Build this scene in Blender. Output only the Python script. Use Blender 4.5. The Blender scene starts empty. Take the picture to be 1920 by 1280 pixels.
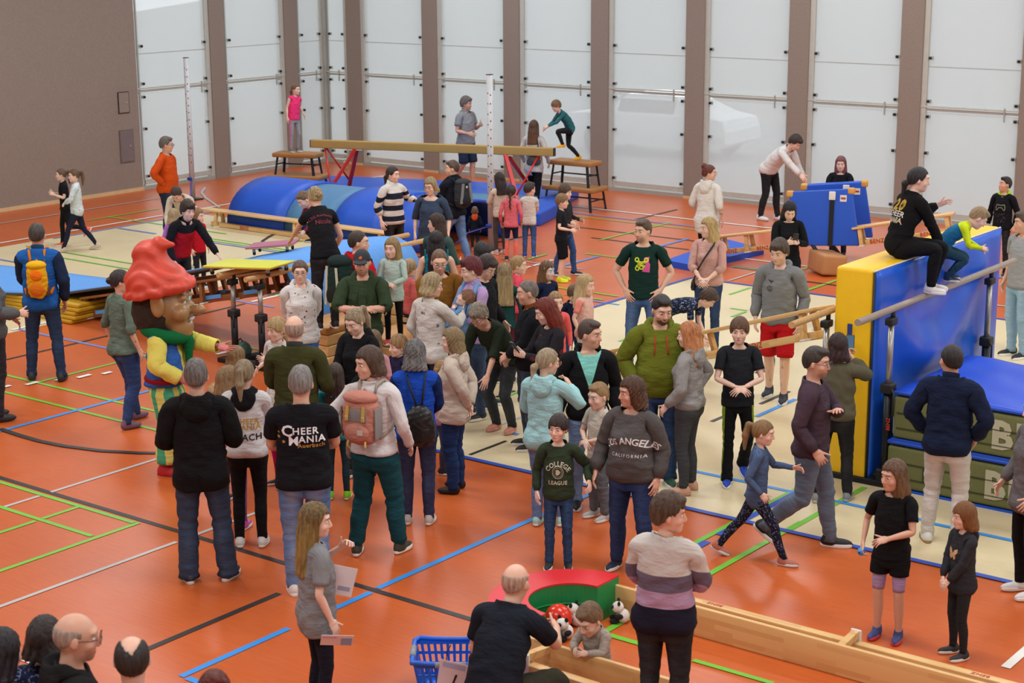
import bpy, bmesh, math, random
import numpy as np
from mathutils import Matrix, Vector
from mathutils.bvhtree import BVHTree

SC = bpy.context.scene
COL = SC.collection
random.seed(7)

# ------------------------------------------------------------------ camera (hall axes: X along the window wall, Y towards it)
FPX, PITCH, ROLL, YAW, CAMZ = 3188.2, .23488, -.006566, .65748, 5.1
def _axes():
    cp, sp = math.cos(PITCH), math.sin(PITCH)
    f = np.array([0, cp, -sp]); r = np.array([1., 0, 0]); u = np.array([0, sp, cp])
    c, s = math.cos(ROLL), math.sin(ROLL); r, u = c*r + s*u, -s*r + c*u
    a = YAW; M = np.array([[math.cos(a), -math.sin(a), 0], [math.sin(a), math.cos(a), 0], [0, 0, 1]])
    return M @ r, M @ u, M @ f
CR, CU, CF = _axes(); CP = np.array([0, 0, CAMZ])
cam_d = bpy.data.cameras.new('camera'); cam = bpy.data.objects.new('camera', cam_d); COL.objects.link(cam)
cam_d.sensor_width = 36.0; cam_d.lens = FPX / 1920 * 36.0; cam_d.clip_end = 300
Mc = np.eye(4); Mc[:3, 0], Mc[:3, 1], Mc[:3, 2], Mc[:3, 3] = CR, CU, -CF, CP
cam.matrix_world = Matrix(Mc.tolist()); SC.camera = cam
cam_d.dof.use_dof = True; cam_d.dof.focus_distance = 17.5; cam_d.dof.aperture_fstop = 4.0

# ------------------------------------------------------------------ daylight, hall lamps, exposure
W = bpy.data.worlds.new('world'); SC.world = W; W.use_nodes = True
bg = W.node_tree.nodes['Background']; bg.inputs[0].default_value = (.95, .98, 1.0, 1); bg.inputs[1].default_value = 1.75
LAMPS = [(x, y) for x in (-22, -14, -6, 2) for y in (3, 10.5, 18, 25)]
LAMP_W = 235
for lx, ly in LAMPS:
    l = bpy.data.lights.new('hall_lamp', 'AREA'); l.shape = 'RECTANGLE'; l.size = 3.2; l.size_y = 1.2; l.energy = LAMP_W; l.color = (.88, .96, 1.0)
    o = bpy.data.objects.new('hall_lamp', l); COL.objects.link(o); o.location = (lx, ly, 7.75)
SC.view_settings.view_transform = 'Standard'; SC.view_settings.look = 'None'
SC.view_settings.exposure = 0.14; SC.view_settings.gamma = 1.0; SC.view_settings.use_curve_mapping = False

def ray(x, y): return CR*(x - 960) + CU*(640 - y) + CF*FPX
def fl(x, y, z=0.0):
    """point at height z seen at photograph position (x, y)"""
    d = ray(x, y); return CP + d*((z - CAMZ)/d[2])
def proj(P):
    d = np.asarray(P, float) - CP; k = FPX/(d @ CF); return 960 + (d @ CR)*k, 640 - (d @ CU)*k
# ------------------------------------------------------------------ small mesh helpers
def ss(a, b, v):
    t = np.clip((v - a) / (b - a), 0, 1)
    return t * t * (3 - 2 * t)

def new_mesh(name, V, Fc, smooth=True, attr=None):
    me = bpy.data.meshes.new(name)
    V = np.asarray(V, np.float32)
    if isinstance(Fc, np.ndarray):
        n, k = Fc.shape
        me.vertices.add(len(V)); me.vertices.foreach_set('co', V.ravel())
        me.loops.add(n * k); me.loops.foreach_set('vertex_index', Fc.ravel().astype(np.int32))
        me.polygons.add(n)
        me.polygons.foreach_set('loop_start', np.arange(0, n * k, k, dtype=np.int32))
        me.update(calc_edges=True)
    else:
        me.from_pydata([tuple(map(float, v)) for v in V], [], [tuple(f) for f in Fc]); me.update()
    if smooth:
        me.polygons.foreach_set('use_smooth', np.ones(len(me.polygons), bool))
    if attr is not None:
        a = me.attributes.new('rest', 'FLOAT_VECTOR', 'POINT')
        a.data.foreach_set('vector', np.asarray(attr, np.float32).ravel())
    return me

def link(name, me, mat=None, parent=None, M=None, slot=False):
    o = bpy.data.objects.new(name, me)
    COL.objects.link(o)
    if parent is not None: o.parent = parent
    if M is not None: o.matrix_local = M
    if mat is not None and me is not None:
        if slot:
            if len(me.materials) == 0: me.materials.append(None)
            o.material_slots[0].link = 'OBJECT'; o.material_slots[0].material = mat
        elif len(me.materials) == 0:
            me.materials.append(mat)
    return o

def empty(name, loc=(0, 0, 0), rz=0.0):
    o = bpy.data.objects.new(name, None); o.empty_display_size = .2
    COL.objects.link(o); o.location = loc; o.rotation_euler = (0, 0, rz)
    return o

def tag(o, label=None, cat=None, group=None, kind=None):
    if label: o['label'] = label
    if cat: o['category'] = cat
    if group: o['group'] = group
    if kind: o['kind'] = kind
    return o

def rx(a): c, s = math.cos(a), math.sin(a); return np.array([[1, 0, 0], [0, c, -s], [0, s, c]])
def ry(a): c, s = math.cos(a), math.sin(a); return np.array([[c, 0, s], [0, 1, 0], [-s, 0, c]])
def rz(a): c, s = math.cos(a), math.sin(a); return np.array([[c, -s, 0], [s, c, 0], [0, 0, 1]])
def unit(v):
    v = np.asarray(v, float); return v / max(1e-9, np.linalg.norm(v))
def rot_axis(ax, a):
    ax = unit(ax); K = np.array([[0, -ax[2], ax[1]], [ax[2], 0, -ax[0]], [-ax[1], ax[0], 0]])
    return np.eye(3) + math.sin(a) * K + (1 - math.cos(a)) * K @ K
def mat4(Rm, t):
    m = np.eye(4); m[:3, :3] = Rm; m[:3, 3] = t; return Matrix(m.tolist())
D2R = math.pi / 180

# ------------------------------------------------------------------ implicit surfaces -> quads
def spaced(segs):
    out = [segs[0][0]]
    for a, b, st in segs:
        n = max(1, int(round((b - a) / st)))
        out += list(a + (b - a) * (np.arange(n) + 1) / n)
    return np.array(out, np.float32)

class Field:
    def __init__(s, X, Y, Z):
        s.X, s.Y, s.Z = X, Y, Z
        s.D = np.full((len(X), len(Y), len(Z)), .5, np.float32)
    def _sl(s, bb, m):
        r = []
        for ax, (a, b) in zip((s.X, s.Y, s.Z), bb):
            r.append(slice(max(0, np.searchsorted(ax, a - m) - 1), min(len(ax), np.searchsorted(ax, b + m) + 1)))
        return tuple(r)
    def op(s, f, bb, k=.01, sub=False):
        sl = s._sl(bb, k + .05)
        if any(q.stop <= q.start for q in sl): return
        x = s.X[sl[0]][:, None, None]; y = s.Y[sl[1]][None, :, None]; z = s.Z[sl[2]][None, None, :]
        d = f(x, y, z).astype(np.float32); o = s.D[sl]
        if sub:
            d = -d; h = np.clip(.5 - .5 * (o - d) / k, 0, 1); s.D[sl] = o + (d - o) * h + k * h * (1 - h)
        else:
            h = np.clip(.5 + .5 * (o - d) / k, 0, 1); s.D[sl] = o + (d - o) * h - k * h * (1 - h)
    def ell(s, c, r, k=.01, sub=False, R=None):
        m = max(r) if R is not None else None
        bb = [(c[i] - (m or r[i]), c[i] + (m or r[i])) for i in range(3)]
        def f(x, y, z):
            x, y, z = x - c[0], y - c[1], z - c[2]
            if R is not None:
                x, y, z = (R[0][0]*x + R[1][0]*y + R[2][0]*z, R[0][1]*x + R[1][1]*y + R[2][1]*z, R[0][2]*x + R[1][2]*y + R[2][2]*z)
            k0 = np.sqrt((x/r[0])**2 + (y/r[1])**2 + (z/r[2])**2)
            k1 = np.sqrt((x/r[0]**2)**2 + (y/r[1]**2)**2 + (z/r[2]**2)**2) + 1e-6
            return k0 * (k0 - 1) / k1
        s.op(f, bb, k, sub)
    def cap(s, a, b, ra, rb, k=.01, sub=False):
        a = np.array(a, float); b = np.array(b, float); R = max(ra, rb)
        bb = [(min(a[i], b[i]) - R, max(a[i], b[i]) + R) for i in range(3)]
        d = b - a; L = float(d @ d)
        def f(x, y, z):
            t = np.clip(((x - a[0])*d[0] + (y - a[1])*d[1] + (z - a[2])*d[2]) / L, 0, 1)
            return np.sqrt((x - a[0] - t*d[0])**2 + (y - a[1] - t*d[1])**2 + (z - a[2] - t*d[2])**2) - (ra + (rb - ra)*t)
        s.op(f, bb, k, sub)
    def tube(s, axis, P, k=.01, e=2.0):
        """axis 'z': rows (z, cx, cy, rx, ry); axis 'x': rows (x, cy, cz, ry, rz)"""
        P = np.array(P, float); P = P[np.argsort(P[:, 0])]
        R = P[:, 3:5].max(); lo, hi = P[0, 0], P[-1, 0]
        ax = 2 if axis == 'z' else 0
        bb = [None]*3; bb[ax] = (lo, hi); oth = [i for i in range(3) if i != ax]
        bb[oth[0]] = ((P[:, 1] - R).min(), (P[:, 1] + R).max()); bb[oth[1]] = ((P[:, 2] - R).min(), (P[:, 2] + R).max())
        def f(x, y, z):
            q = (x, y, z); t = q[ax]; u, v = q[oth[0]], q[oth[1]]
            tt = t.ravel(); I = lambda c: np.interp(tt, P[:, 0], P[:, c]).reshape(t.shape)
            c0, c1, r0, r1 = I(1), I(2), I(3), I(4)
            d = ((np.abs((u - c0)/r0)**e + np.abs((v - c1)/r1)**e)**(1/e) - 1) * np.minimum(r0, r1)
            g = np.maximum(lo - t, t - hi)
            return np.maximum(d, g)
        s.op(f, bb, k)
    def keep(s, f):
        s.D = np.maximum(s.D, f(s.X[:, None, None], s.Y[None, :, None], s.Z[None, None, :])).astype(np.float32)
    def add_noise(s, f):
        s.D += f(s.X[:, None, None], s.Y[None, :, None], s.Z[None, None, :]).astype(np.float32)
    def mesh(s):
        D = s.D; ins = D < 0
        c = np.zeros(tuple(n - 1 for n in D.shape), np.int8)
        for i in (0, 1):
            for j in (0, 1):
                for k in (0, 1):
                    c += ins[i:D.shape[0]-1+i, j:D.shape[1]-1+j, k:D.shape[2]-1+k]
        act = (c > 0) & (c < 8)
        I, J, K = np.nonzero(act)
        idx = np.full(c.shape, -1, np.int64); idx[I, J, K] = np.arange(len(I))
        pos = np.zeros((len(I), 3)); cnt = np.zeros(len(I))
        cor = [(i, j, k) for i in (0, 1) for j in (0, 1) for k in (0, 1)]
        for a in cor:
            for b in cor:
                if sum(abs(p - q) for p, q in zip(a, b)) != 1 or a > b: continue
                da = D[I+a[0], J+a[1], K+a[2]]; db = D[I+b[0], J+b[1], K+b[2]]
                m = (da < 0) != (db < 0)
                t = np.where(m, da / np.where(m, da - db, 1), 0)
                pa = np.stack([s.X[I+a[0]], s.Y[J+a[1]], s.Z[K+a[2]]], 1); pb = np.stack([s.X[I+b[0]], s.Y[J+b[1]], s.Z[K+b[2]]], 1)
                pos += np.where(m[:, None], pa + (pb - pa)*t[:, None], 0); cnt += m
        V = pos / cnt[:, None]
        Q = []
        for ax in range(3):
            sl0 = [slice(None)]*3; sl1 = [slice(None)]*3
            sl0[ax] = slice(0, -1); sl1[ax] = slice(1, None)
            A, B = ins[tuple(sl0)], ins[tuple(sl1)]
            e = np.nonzero(A != B); e = list(e)
            o1, o2 = [(1, 2), (2, 0), (0, 1)][ax]
            ok = (e[o1] > 0) & (e[o2] > 0) & (e[o1] < D.shape[o1]-1) & (e[o2] < D.shape[o2]-1)
            e = [q[ok] for q in e]
            def cell(d1, d2):
                q = [e[0], e[1], e[2]]; q[o1] = q[o1] - d1; q[o2] = q[o2] - d2
                return idx[q[0], q[1], q[2]]
            q = np.stack([cell(1, 1), cell(0, 1), cell(0, 0), cell(1, 0)], 1)
            flip = ~A[e[0], e[1], e[2]]
            q[flip] = q[flip][:, ::-1]
            Q.append(q)
        Q = np.concatenate(Q)
        return V.astype(np.float64), Q[(Q >= 0).all(1)]

def vnormals(V, Q):
    n = np.cross(V[Q[:, 2]] - V[Q[:, 0]], V[Q[:, 3]] - V[Q[:, 1]])
    N = np.zeros_like(V)
    for i in range(4): np.add.at(N, Q[:, i], n)
    return N / (np.linalg.norm(N, axis=1, keepdims=True) + 1e-12)

def relax(V, Q, w, it):
    n = len(V)
    E = np.concatenate([Q[:, [0, 1]], Q[:, [1, 2]], Q[:, [2, 3]], Q[:, [3, 0]]])
    a, b = np.concatenate([E[:, 0], E[:, 1]]), np.concatenate([E[:, 1], E[:, 0]])
    deg = np.bincount(a, minlength=n)[:, None]
    for _ in range(it):
        S = np.stack([np.bincount(a, weights=V[b, i], minlength=n) for i in range(3)], 1) / np.maximum(deg, 1)
        V = V + (S - V) * w[:, None]
    return V

# ------------------------------------------------------------------ the figure: template, bones, weights
FING = {'index': (.030, .042, .893, .0088), 'middle': (.010, .014, .905, .009), 'ring': (-.0105, -.014, .895, .0088), 'pinky': (-.029, -.040, .872, .0078)}
BONES = ['pelvis', 'spine', 'chest', 'neck', 'head']
REST = {'pelvis': (0, 0, .95), 'spine': (0, -.01, 1.06), 'chest': (0, -.015, 1.2), 'neck': (0, -.02, 1.485), 'head': (0, 0, 1.565)}
PARENT = {'spine': 'pelvis', 'chest': 'spine', 'neck': 'chest', 'head': 'neck'}
for S_, sg in (('L', -1), ('R', 1)):
    for b, p, pos in (('clav', 'chest', (.03, 0, 1.44)), ('uparm', 'clav', (.185, -.005, 1.435)), ('fore', 'uparm', (.47, -.005, 1.435)), ('hand', 'fore', (.722, -.005, 1.435)),
                      ('thigh', 'pelvis', (.095, 0, .92)), ('shin', 'thigh', (.1, 0, .49)), ('foot', 'shin', (.1, -.01, .085))):
        BONES.append(b + S_); REST[b + S_] = (sg * pos[0], pos[1], pos[2]); PARENT[b + S_] = p + S_ if p in ('clav', 'uparm', 'fore', 'thigh', 'shin') else p
    for f, (y0, y1, xe, r) in FING.items():
        BONES += [f + '1' + S_, f + '2' + S_]
        REST[f + '1' + S_] = (sg * .812, y0 - .005, 1.435); ym = y0 + (y1 - y0) * .5
        REST[f + '2' + S_] = (sg * (.812 + (xe - .812) * .5), ym - .005, 1.435)
        PARENT[f + '1' + S_] = 'hand' + S_; PARENT[f + '2' + S_] = f + '1' + S_
    BONES += ['thumb' + S_]; REST['thumb' + S_] = (sg * .762, .036, 1.43); PARENT['thumb' + S_] = 'hand' + S_
REST = {k: np.array(v, float) for k, v in REST.items()}
BI = {b: i for i, b in enumerate(BONES)}
ADOWN = 50 * D2R

TORSO = [(.825, 0, -.005, .160, .098), (.88, 0, -.01, .172, .112), (.95, 0, -.008, .168, .112), (1.02, 0, -.002, .152, .104), (1.10, 0, .004, .142, .098),
         (1.20, 0, .002, .152, .104), (1.30, 0, -.002, .166, .112), (1.38, 0, -.01, .168, .104), (1.44, 0, -.018, .155, .082), (1.49, 0, -.022, .09, .06)]

def weights(T):
    x, y, z = T[:, 0], T[:, 1], T[:, 2]; ax = np.abs(x)
    W = np.zeros((len(T), len(BONES)))
    rem = np.ones(len(T))
    arm = ss(.13, .215, ax) * ss(1.29, 1.38, z) * (z < 1.56)
    arm = np.maximum(arm, ss(.21, .23, ax) * (z > 1.25))
    for S_, sg in (('L', -1), ('R', 1)):
        m = (x * sg > 0)
        a = arm * m
        fo = ss(.43, .51, ax); ha = ss(.705, .74, ax)
        W[:, BI['uparm' + S_]] = a * (1 - fo)
        W[:, BI['fore' + S_]] = a * fo * (1 - ha)
        hw = a * ha
        # fingers
        best = np.full(len(T), 9.); who = np.full(len(T), -1)
        tb = REST['thumb' + S_]; te = np.array([sg * .826, .085, 1.425])
        for q, (f, (y0, y1, xe, r)) in enumerate(FING.items()):
            p0 = np.array([sg * .80, y0 - .005, 1.435]); p1 = np.array([sg * xe, y1 - .005, 1.435]); d = p1 - p0
            t = np.clip(((T - p0) @ d) / (d @ d), 0, 1); dist = np.linalg.norm(T - p0 - t[:, None] * d, axis=1)
            w = dist < best; best[w] = dist[w]; who[w] = q
        d = te - tb; t = np.clip(((T - tb) @ d) / (d @ d), 0, 1); dist = np.linalg.norm(T - tb - t[:, None] * d, axis=1)
        who[(dist < best * .9) & (y > .03)] = 4
        used = np.zeros(len(T))
        for q, (f, (y0, y1, xe, r)) in enumerate(FING.items()):
            mm = (who == q) & m
            w1 = ss(.806, .822, ax) * mm; xm = .812 + (xe - .812) * .5; w2 = ss(xm - .008, xm + .008, ax) * mm
            W[:, BI[f + '1' + S_]] = hw * w1 * (1 - w2); W[:, BI[f + '2' + S_]] = hw * w2; used += w1
        wt = ((who == 4) & m) * ss(.0, .25, t); W[:, BI['thumb' + S_]] = hw * wt; used += wt
        W[:, BI['hand' + S_]] = hw * (1 - np.clip(used, 0, 1))
    rem = 1 - arm
    cl = ss(.03, .14, ax) * ss(1.36, 1.45, z) * (1 - ss(1.50, 1.54, z)) * .8 * rem
    W[:, BI['clavL']] = cl * (x < 0); W[:, BI['clavR']] = cl * (x >= 0); rem = rem - cl
    hz = z + .5 * np.maximum(0, y)
    he = ss(1.53, 1.575, hz); W[:, BI['head']] = he * rem; rem = rem * (1 - he)
    ne = ss(1.455, 1.515, z); W[:, BI['neck']] = ne * rem; rem = rem * (1 - ne)
    ch = ss(1.12, 1.27, z); W[:, BI['chest']] = ch * rem; rem = rem * (1 - ch)
    sp = ss(.985, 1.11, z); W[:, BI['spine']] = sp * rem; rem = rem * (1 - sp)
    th = 1 - ss(.82, .985, z)
    side = ss(-.035, .035, x); side = np.where(z < .80, (x > 0).astype(float), side)
    sh = 1 - ss(.44, .54, z); ft = 1 - ss(.07, .12, z)
    for S_, sd in (('L', 1 - side), ('R', side)):
        W[:, BI['thigh' + S_]] = rem * th * sd * (1 - sh)
        W[:, BI['shin' + S_]] = rem * th * sd * sh * (1 - ft)
        W[:, BI['foot' + S_]] = rem * th * sd * ft
    W[:, BI['pelvis']] = rem * (1 - th)
    return W / W.sum(1, keepdims=True)

def to_A(T, W):
    V = np.zeros_like(T)
    for b in BONES:
        w = W[:, BI[b]][:, None]
        if b[:-1] in ('uparm', 'fore', 'hand', 'thumb') or b[:-2] in FING:
            sg = 1 if b[-1] == 'R' else -1
            Rm = ry(sg * ADOWN); j = REST['uparm' + b[-1]]
            V += w * ((T - j) @ Rm.T + j)
        else:
            V += w * T
    return V

class Tpl:
    def __init__(s, V, Q, sm=4):
        s.T = V; s.Q = Q; s.W = weights(V)
        A = to_A(V, s.W)
        ax = np.abs(V[:, 0]); m = ss(.09, .15, ax) * (1 - ss(.26, .33, ax)) * ss(1.2, 1.28, V[:, 2])
        s.V = relax(A, Q, m * .6, sm)
        s.N = vnormals(s.V, Q)
        s.nz = [(BI[b], np.nonzero(s.W[:, BI[b]] > 1e-4)[0]) for b in BONES]

def thin(t, cell):
    """merge vertices of the clothed trunk and limbs into cells; head, hands and feet keep their detail"""
    T = t.T; m = (np.abs(T[:, 0]) < .70) & (T[:, 2] < 1.465) & (T[:, 2] > .10)
    c = np.floor((T + np.array([0, .003, 0]))/cell).astype(np.int64) + 500
    side = (t.N[:, 1] > 0).astype(np.int64) + 2*(T[:, 0] > 0)
    key = np.where(m, ((c[:, 0]*2000 + c[:, 1])*2000 + c[:, 2])*4 + side, -1 - np.arange(len(T)))
    u, inv = np.unique(key, return_inverse=True); n = len(u); cnt = np.bincount(inv, minlength=n)[:, None]
    av = lambda A: np.stack([np.bincount(inv, weights=A[:, i], minlength=n) for i in range(A.shape[1])], 1)/cnt
    q = inv[t.Q]; F = np.concatenate([q[:, [0, 1, 2]], q[:, [0, 2, 3]]])
    F = F[(F[:, 0] != F[:, 1]) & (F[:, 1] != F[:, 2]) & (F[:, 0] != F[:, 2])]
    _, k = np.unique(np.sort(F, 1), axis=0, return_index=True); F = F[k]
    # quads between unmerged vertices stay as two triangles
    t.T, t.V, t.W = av(t.T), av(t.V), av(t.W); N = av(t.N); t.N = N/(np.linalg.norm(N, axis=1, keepdims=True) + 1e-9); t.F = F
    return t

RESTA = {}
for b in BONES:
    j = REST[b]
    if b[:-1] in ('uparm', 'fore', 'hand', 'thumb') or b[:-2] in FING:
        sg = 1 if b[-1] == 'R' else -1; o = REST['uparm' + b[-1]]
        RESTA[b] = ry(sg * ADOWN) @ (j - o) + o
    else: RESTA[b] = j

def body_template(lod):
    q = [1.0, 1.3, 1.75][lod]
    hs, bs = .0082 * q, .02 * (1 + .3 * lod)
    fs = .0054 * [1, 1.2, 1.5][lod]
    X = spaced([(0, .084, hs), (.084, .20, bs * .8), (.20, .69, bs), (.69, .735, .011), (.735, .915, fs)])
    X = np.concatenate([-X[:0:-1], X])
    Y = spaced([(-.16, -.06, .0125 * q), (-.06, .06, fs * 1.05), (.06, .135, hs), (.135, .26, .02)])
    Z = spaced([(-.01, .1, .014 * q), (.1, .80, .028 * q), (.80, 1.37, bs), (1.37, 1.415, .011), (1.415, 1.46, fs), (1.46, 1.80, hs)])
    f = Field(X, Y, Z)
    f.tube('z', TORSO, .03, 2.3)
    for sg in (-1, 1):
        f.tube('z', [(.06, sg*.1, -.012, .040, .044), (.12, sg*.1, -.012, .036, .040), (.22, sg*.1, -.018, .045, .05), (.33, sg*.1, -.02, .054, .062), (.42, sg*.1, -.01, .053, .06),
                     (.49, sg*.1, 0, .055, .062), (.6, sg*.1, .003, .066, .073), (.74, sg*.098, 0, .078, .088), (.86, sg*.092, -.006, .088, .10), (.94, sg*.085, -.008, .08, .10)], .03)
        f.ell((sg*.1, .05, .035), (.044, .12, .042), .02); f.ell((sg*.1, -.03, .04), (.037, .045, .045), .02)
        f.ell((sg*.075, -.065, .90), (.085, .07, .085), .04)                         # seat
        f.ell((sg*.165, -.008, 1.435), (.062, .058, .058), .05)                      # shoulder
        f.tube('x', [(sg*a, c, d, e, g) for a, c, d, e, g in [(.14, -.008, 1.435, .052, .055), (.22, -.006, 1.435, .052, .054), (.33, -.004, 1.435, .046, .047), (.45, -.005, 1.435, .039, .038), (.50, -.005, 1.435, .041, .037),
                     (.56, -.005, 1.435, .040, .035), (.66, -.005, 1.435, .031, .027), (.72, -.005, 1.435, .028, .021), (.745, -.005, 1.435, .031, .019)]], .03)
        f.ell((sg*.775, -.005, 1.435), (.058, .041, .0165), .015)
        f.ell((sg*.757, .022, 1.433), (.032, .021, .015), .012)
        for (y0, y1, xe, r) in FING.values():
            f.cap((sg*.80, y0 - .005, 1.435), (sg*xe, y1 - .005, 1.435), r * 1.05, r * .86, .005)
        f.cap((sg*.758, .03, 1.43), (sg*.826, .08, 1.425), .012, .0085, .007)
    f.cap((0, -.03, 1.44), (0, -.002, 1.60), .060, .052, .03)
    f.ell((0, -.008, 1.662), (.0765, .097, .098), .01)
    f.ell((0, .030, 1.598), (.057, .062, .068), .03)
    f.ell((0, .068, 1.555), (.024, .022, .02), .025)                                   # chin
    f.ell((0, .078, 1.685), (.052, .018, .012), .02)                                   # brow
    for sg in (-1, 1):
        f.ell((sg*.033, .101, 1.655), (.019, .015, .013), .014, sub=True)              # sockets
        f.ell((sg*.043, .062, 1.617), (.022, .02, .02), .02)                           # cheek
        f.ell((sg*.079, -.006, 1.64), (.009, .019, .031), .006, R=rz(sg * -.35))
    f.cap((0, .088, 1.665), (0, .108, 1.618), .009, .0125, .01)                        # nose
    for sg in (-1, 1): f.ell((sg*.012, .099, 1.612), (.008, .009, .007), .006)
    f.ell((0, .088, 1.587), (.023, .010, .008), .008)
    f.ell((0, .087, 1.577), (.019, .010, .007), .006)
    V, Q = f.mesh()
    return thin(Tpl(V, Q), (.021, .027, .032)[lod])

def top_template(step):
    h = step
    X = spaced([(0, .73, h)]); X = np.concatenate([-X[:0:-1], X])
    Y = spaced([(-.22, .24, h)]); Z = spaced([(.66, 1.56, h)])
    f = Field(X, Y, Z)
    f.tube('z', [(.66, 0, -.005, .182, .134), (.80, 0, -.005, .180, .134), (.90, 0, -.006, .180, .134), (1.0, 0, -.004, .174, .130), (1.10, 0, 0, .170, .126), (1.20, 0, .002, .171, .126),
                 (1.30, 0, -.0, .180, .128), (1.38, 0, -.008, .182, .118), (1.445, 0, -.016, .165, .096), (1.50, 0, -.02, .098, .076), (1.56, 0, -.018, .08, .072)], .03, 2.3)
    for sg in (-1, 1):
        f.ell((sg*.165, -.008, 1.437), (.072, .066, .066), .05)
        f.tube('x', [(sg*a, -.006, 1.435, e, g) for a, e, g in [(.14, .064, .066), (.22, .063, .066), (.33, .056, .058), (.46, .050, .050), (.56, .047, .045), (.66, .040, .037), (.74, .037, .032)]], .04)
    for sg in (-1, 1): f.ell((sg*.075, -.066, .895), (.094, .08, .10), .06)
    V, Q = f.mesh()
    return Tpl(V, Q, 6)

def pants_template(step):
    h = step
    X = spaced([(0, .22, h)]); X = np.concatenate([-X[:0:-1], X])
    Y = spaced([(-.18, .16, h)]); Z = spaced([(.015, .80, h * 1.25), (.80, 1.08, h)])
    f = Field(X, Y, Z)
    f.tube('z', [(.795, 0, -.006, .168, .112), (.88, 0, -.01, .178, .118), (.95, 0, -.008, .174, .117), (1.02, 0, -.002, .160, .111), (1.08, 0, .003, .152, .106)], .025, 2.3)
    for sg in (-1, 1):
        f.tube('z', [(.015, sg*.1, -.008, .054, .058), (.12, sg*.1, -.012, .050, .054), (.22, sg*.1, -.018, .054, .059), (.33, sg*.1, -.02, .061, .069), (.42, sg*.1, -.01, .060, .067),
                     (.49, sg*.1, 0, .062, .069), (.6, sg*.1, .003, .071, .079), (.74, sg*.097, 0, .081, .093), (.86, sg*.092, -.006, .092, .106), (.94, sg*.085, -.008, .086, .106)], .02)
        f.ell((sg*.075, -.067, .90), (.092, .076, .09), .04)
    V, Q = f.mesh()
    return Tpl(V, Q)

def subset(t, keep):
    """faces whose vertices are all kept -> (vertex index list, faces re-indexed, boundary edges)"""
    k = keep[t.Q].all(1); Q = t.Q[k]
    ids = np.unique(Q); mp = np.full(len(t.T), -1); mp[ids] = np.arange(len(ids)); Q = mp[Q]
    E = np.concatenate([Q[:, [0, 1]], Q[:, [1, 2]], Q[:, [2, 3]], Q[:, [3, 0]]])
    key = E.min(1).astype(np.int64) * 10000000 + E.max(1)
    u, inv, c = np.unique(key, return_inverse=True, return_counts=True)
    B = E[c[inv] == 1]
    return ids, Q, B

def wob(P, seed, f=1.0):
    s = seed * 1.7
    a = np.sin(P[:, 0]*21*f + 3*np.sin(P[:, 2]*13*f + s) + s) * np.sin(P[:, 2]*27*f + 2.5*np.sin(P[:, 1]*17*f + s*2) + s*.7)
    b = np.sin((P[:, 2]*38 + P[:, 0]*17*np.sin(s) + P[:, 1]*15)*f + 2*np.sin(P[:, 0]*19*f + s*3))
    c = np.sin((P[:, 2]*22 - np.abs(P[:, 0])*26*np.cos(s) + P[:, 1]*9)*f + 1.5*np.sin(P[:, 1]*14 + s)); c = 1 - 2*np.sqrt(np.abs(c))
    return .5*a + .3*b + .35*c

# ------------------------------------------------------------------ posing
ARMS = {  # wrist target relative to mid-shoulder (right side, forward, up), pole, hand twist, finger curl
    'down': ((.25, .03, -.515), (.5, -1, 0), 0, .35), 'relax': ((.25, .13, -.47), (.5, -1, 0), 0, .4), 'bend': ((.20, .24, -.33), (.5, -1, -.6), 0, .6),
    'hip': ((.185, .01, -.40), (1, -.45, 0), 20, .5), 'hipback': ((.15, -.10, -.40), (1, -.7, 0), 20, .4), 'pocket': ((.205, .07, -.46), (1, -.6, 0), 0, .3),
    'front': ((.045, .24, -.42), (1, -.4, -.4), -10, .5), 'frontlow': ((.06, .20, -.49), (1, -.4, -.2), -10, .4), 'cross': ((.015, .215, -.235), (1, .1, -.5), -40, .35), 'belly': ((.03, .22, -.34), (1, -.2, -.5), -30, .5),
    'phone': ((.075, .33, -.20), (.7, -.3, -1), 30, .7), 'phoneup': ((.08, .38, .04), (.8, -.1, -1), 30, .7), 'back': ((.04, -.17, -.47), (1, -.8, 0), 30, .4), 'chin': ((.04, .21, -.03), (.6, .2, -1), 0, .8),
    'chest': ((-.07, .21, -.16), (1, 0, -.5), -60, .25), 'run': ((.17, .22, -.20), (.4, -1, -.3), 0, 1.0), 'runback': ((.24, -.16, -.33), (.4, -1, .2), 0, .8), 'fwd': ((.16, .46, -.10), (.3, 0, -1), 0, .2),
    'reachdn': ((.17, .25, -.45), (.6, -.7, 0), 0, .4), 'wave': ((.30, .20, .05), (.6, -.3, -1), 0, .1), 'out': ((.48, .12, -.24), (0, -1, -.3), 0, .2), 'hang': ((.17, .08, -.52), (.5, -1, 0), 0, .35)}

def frame(a, n):
    a = unit(a); n = np.asarray(n, float); n = unit(n - a * (n @ a)); return np.stack([a, np.cross(n, a), n], 1)

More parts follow.
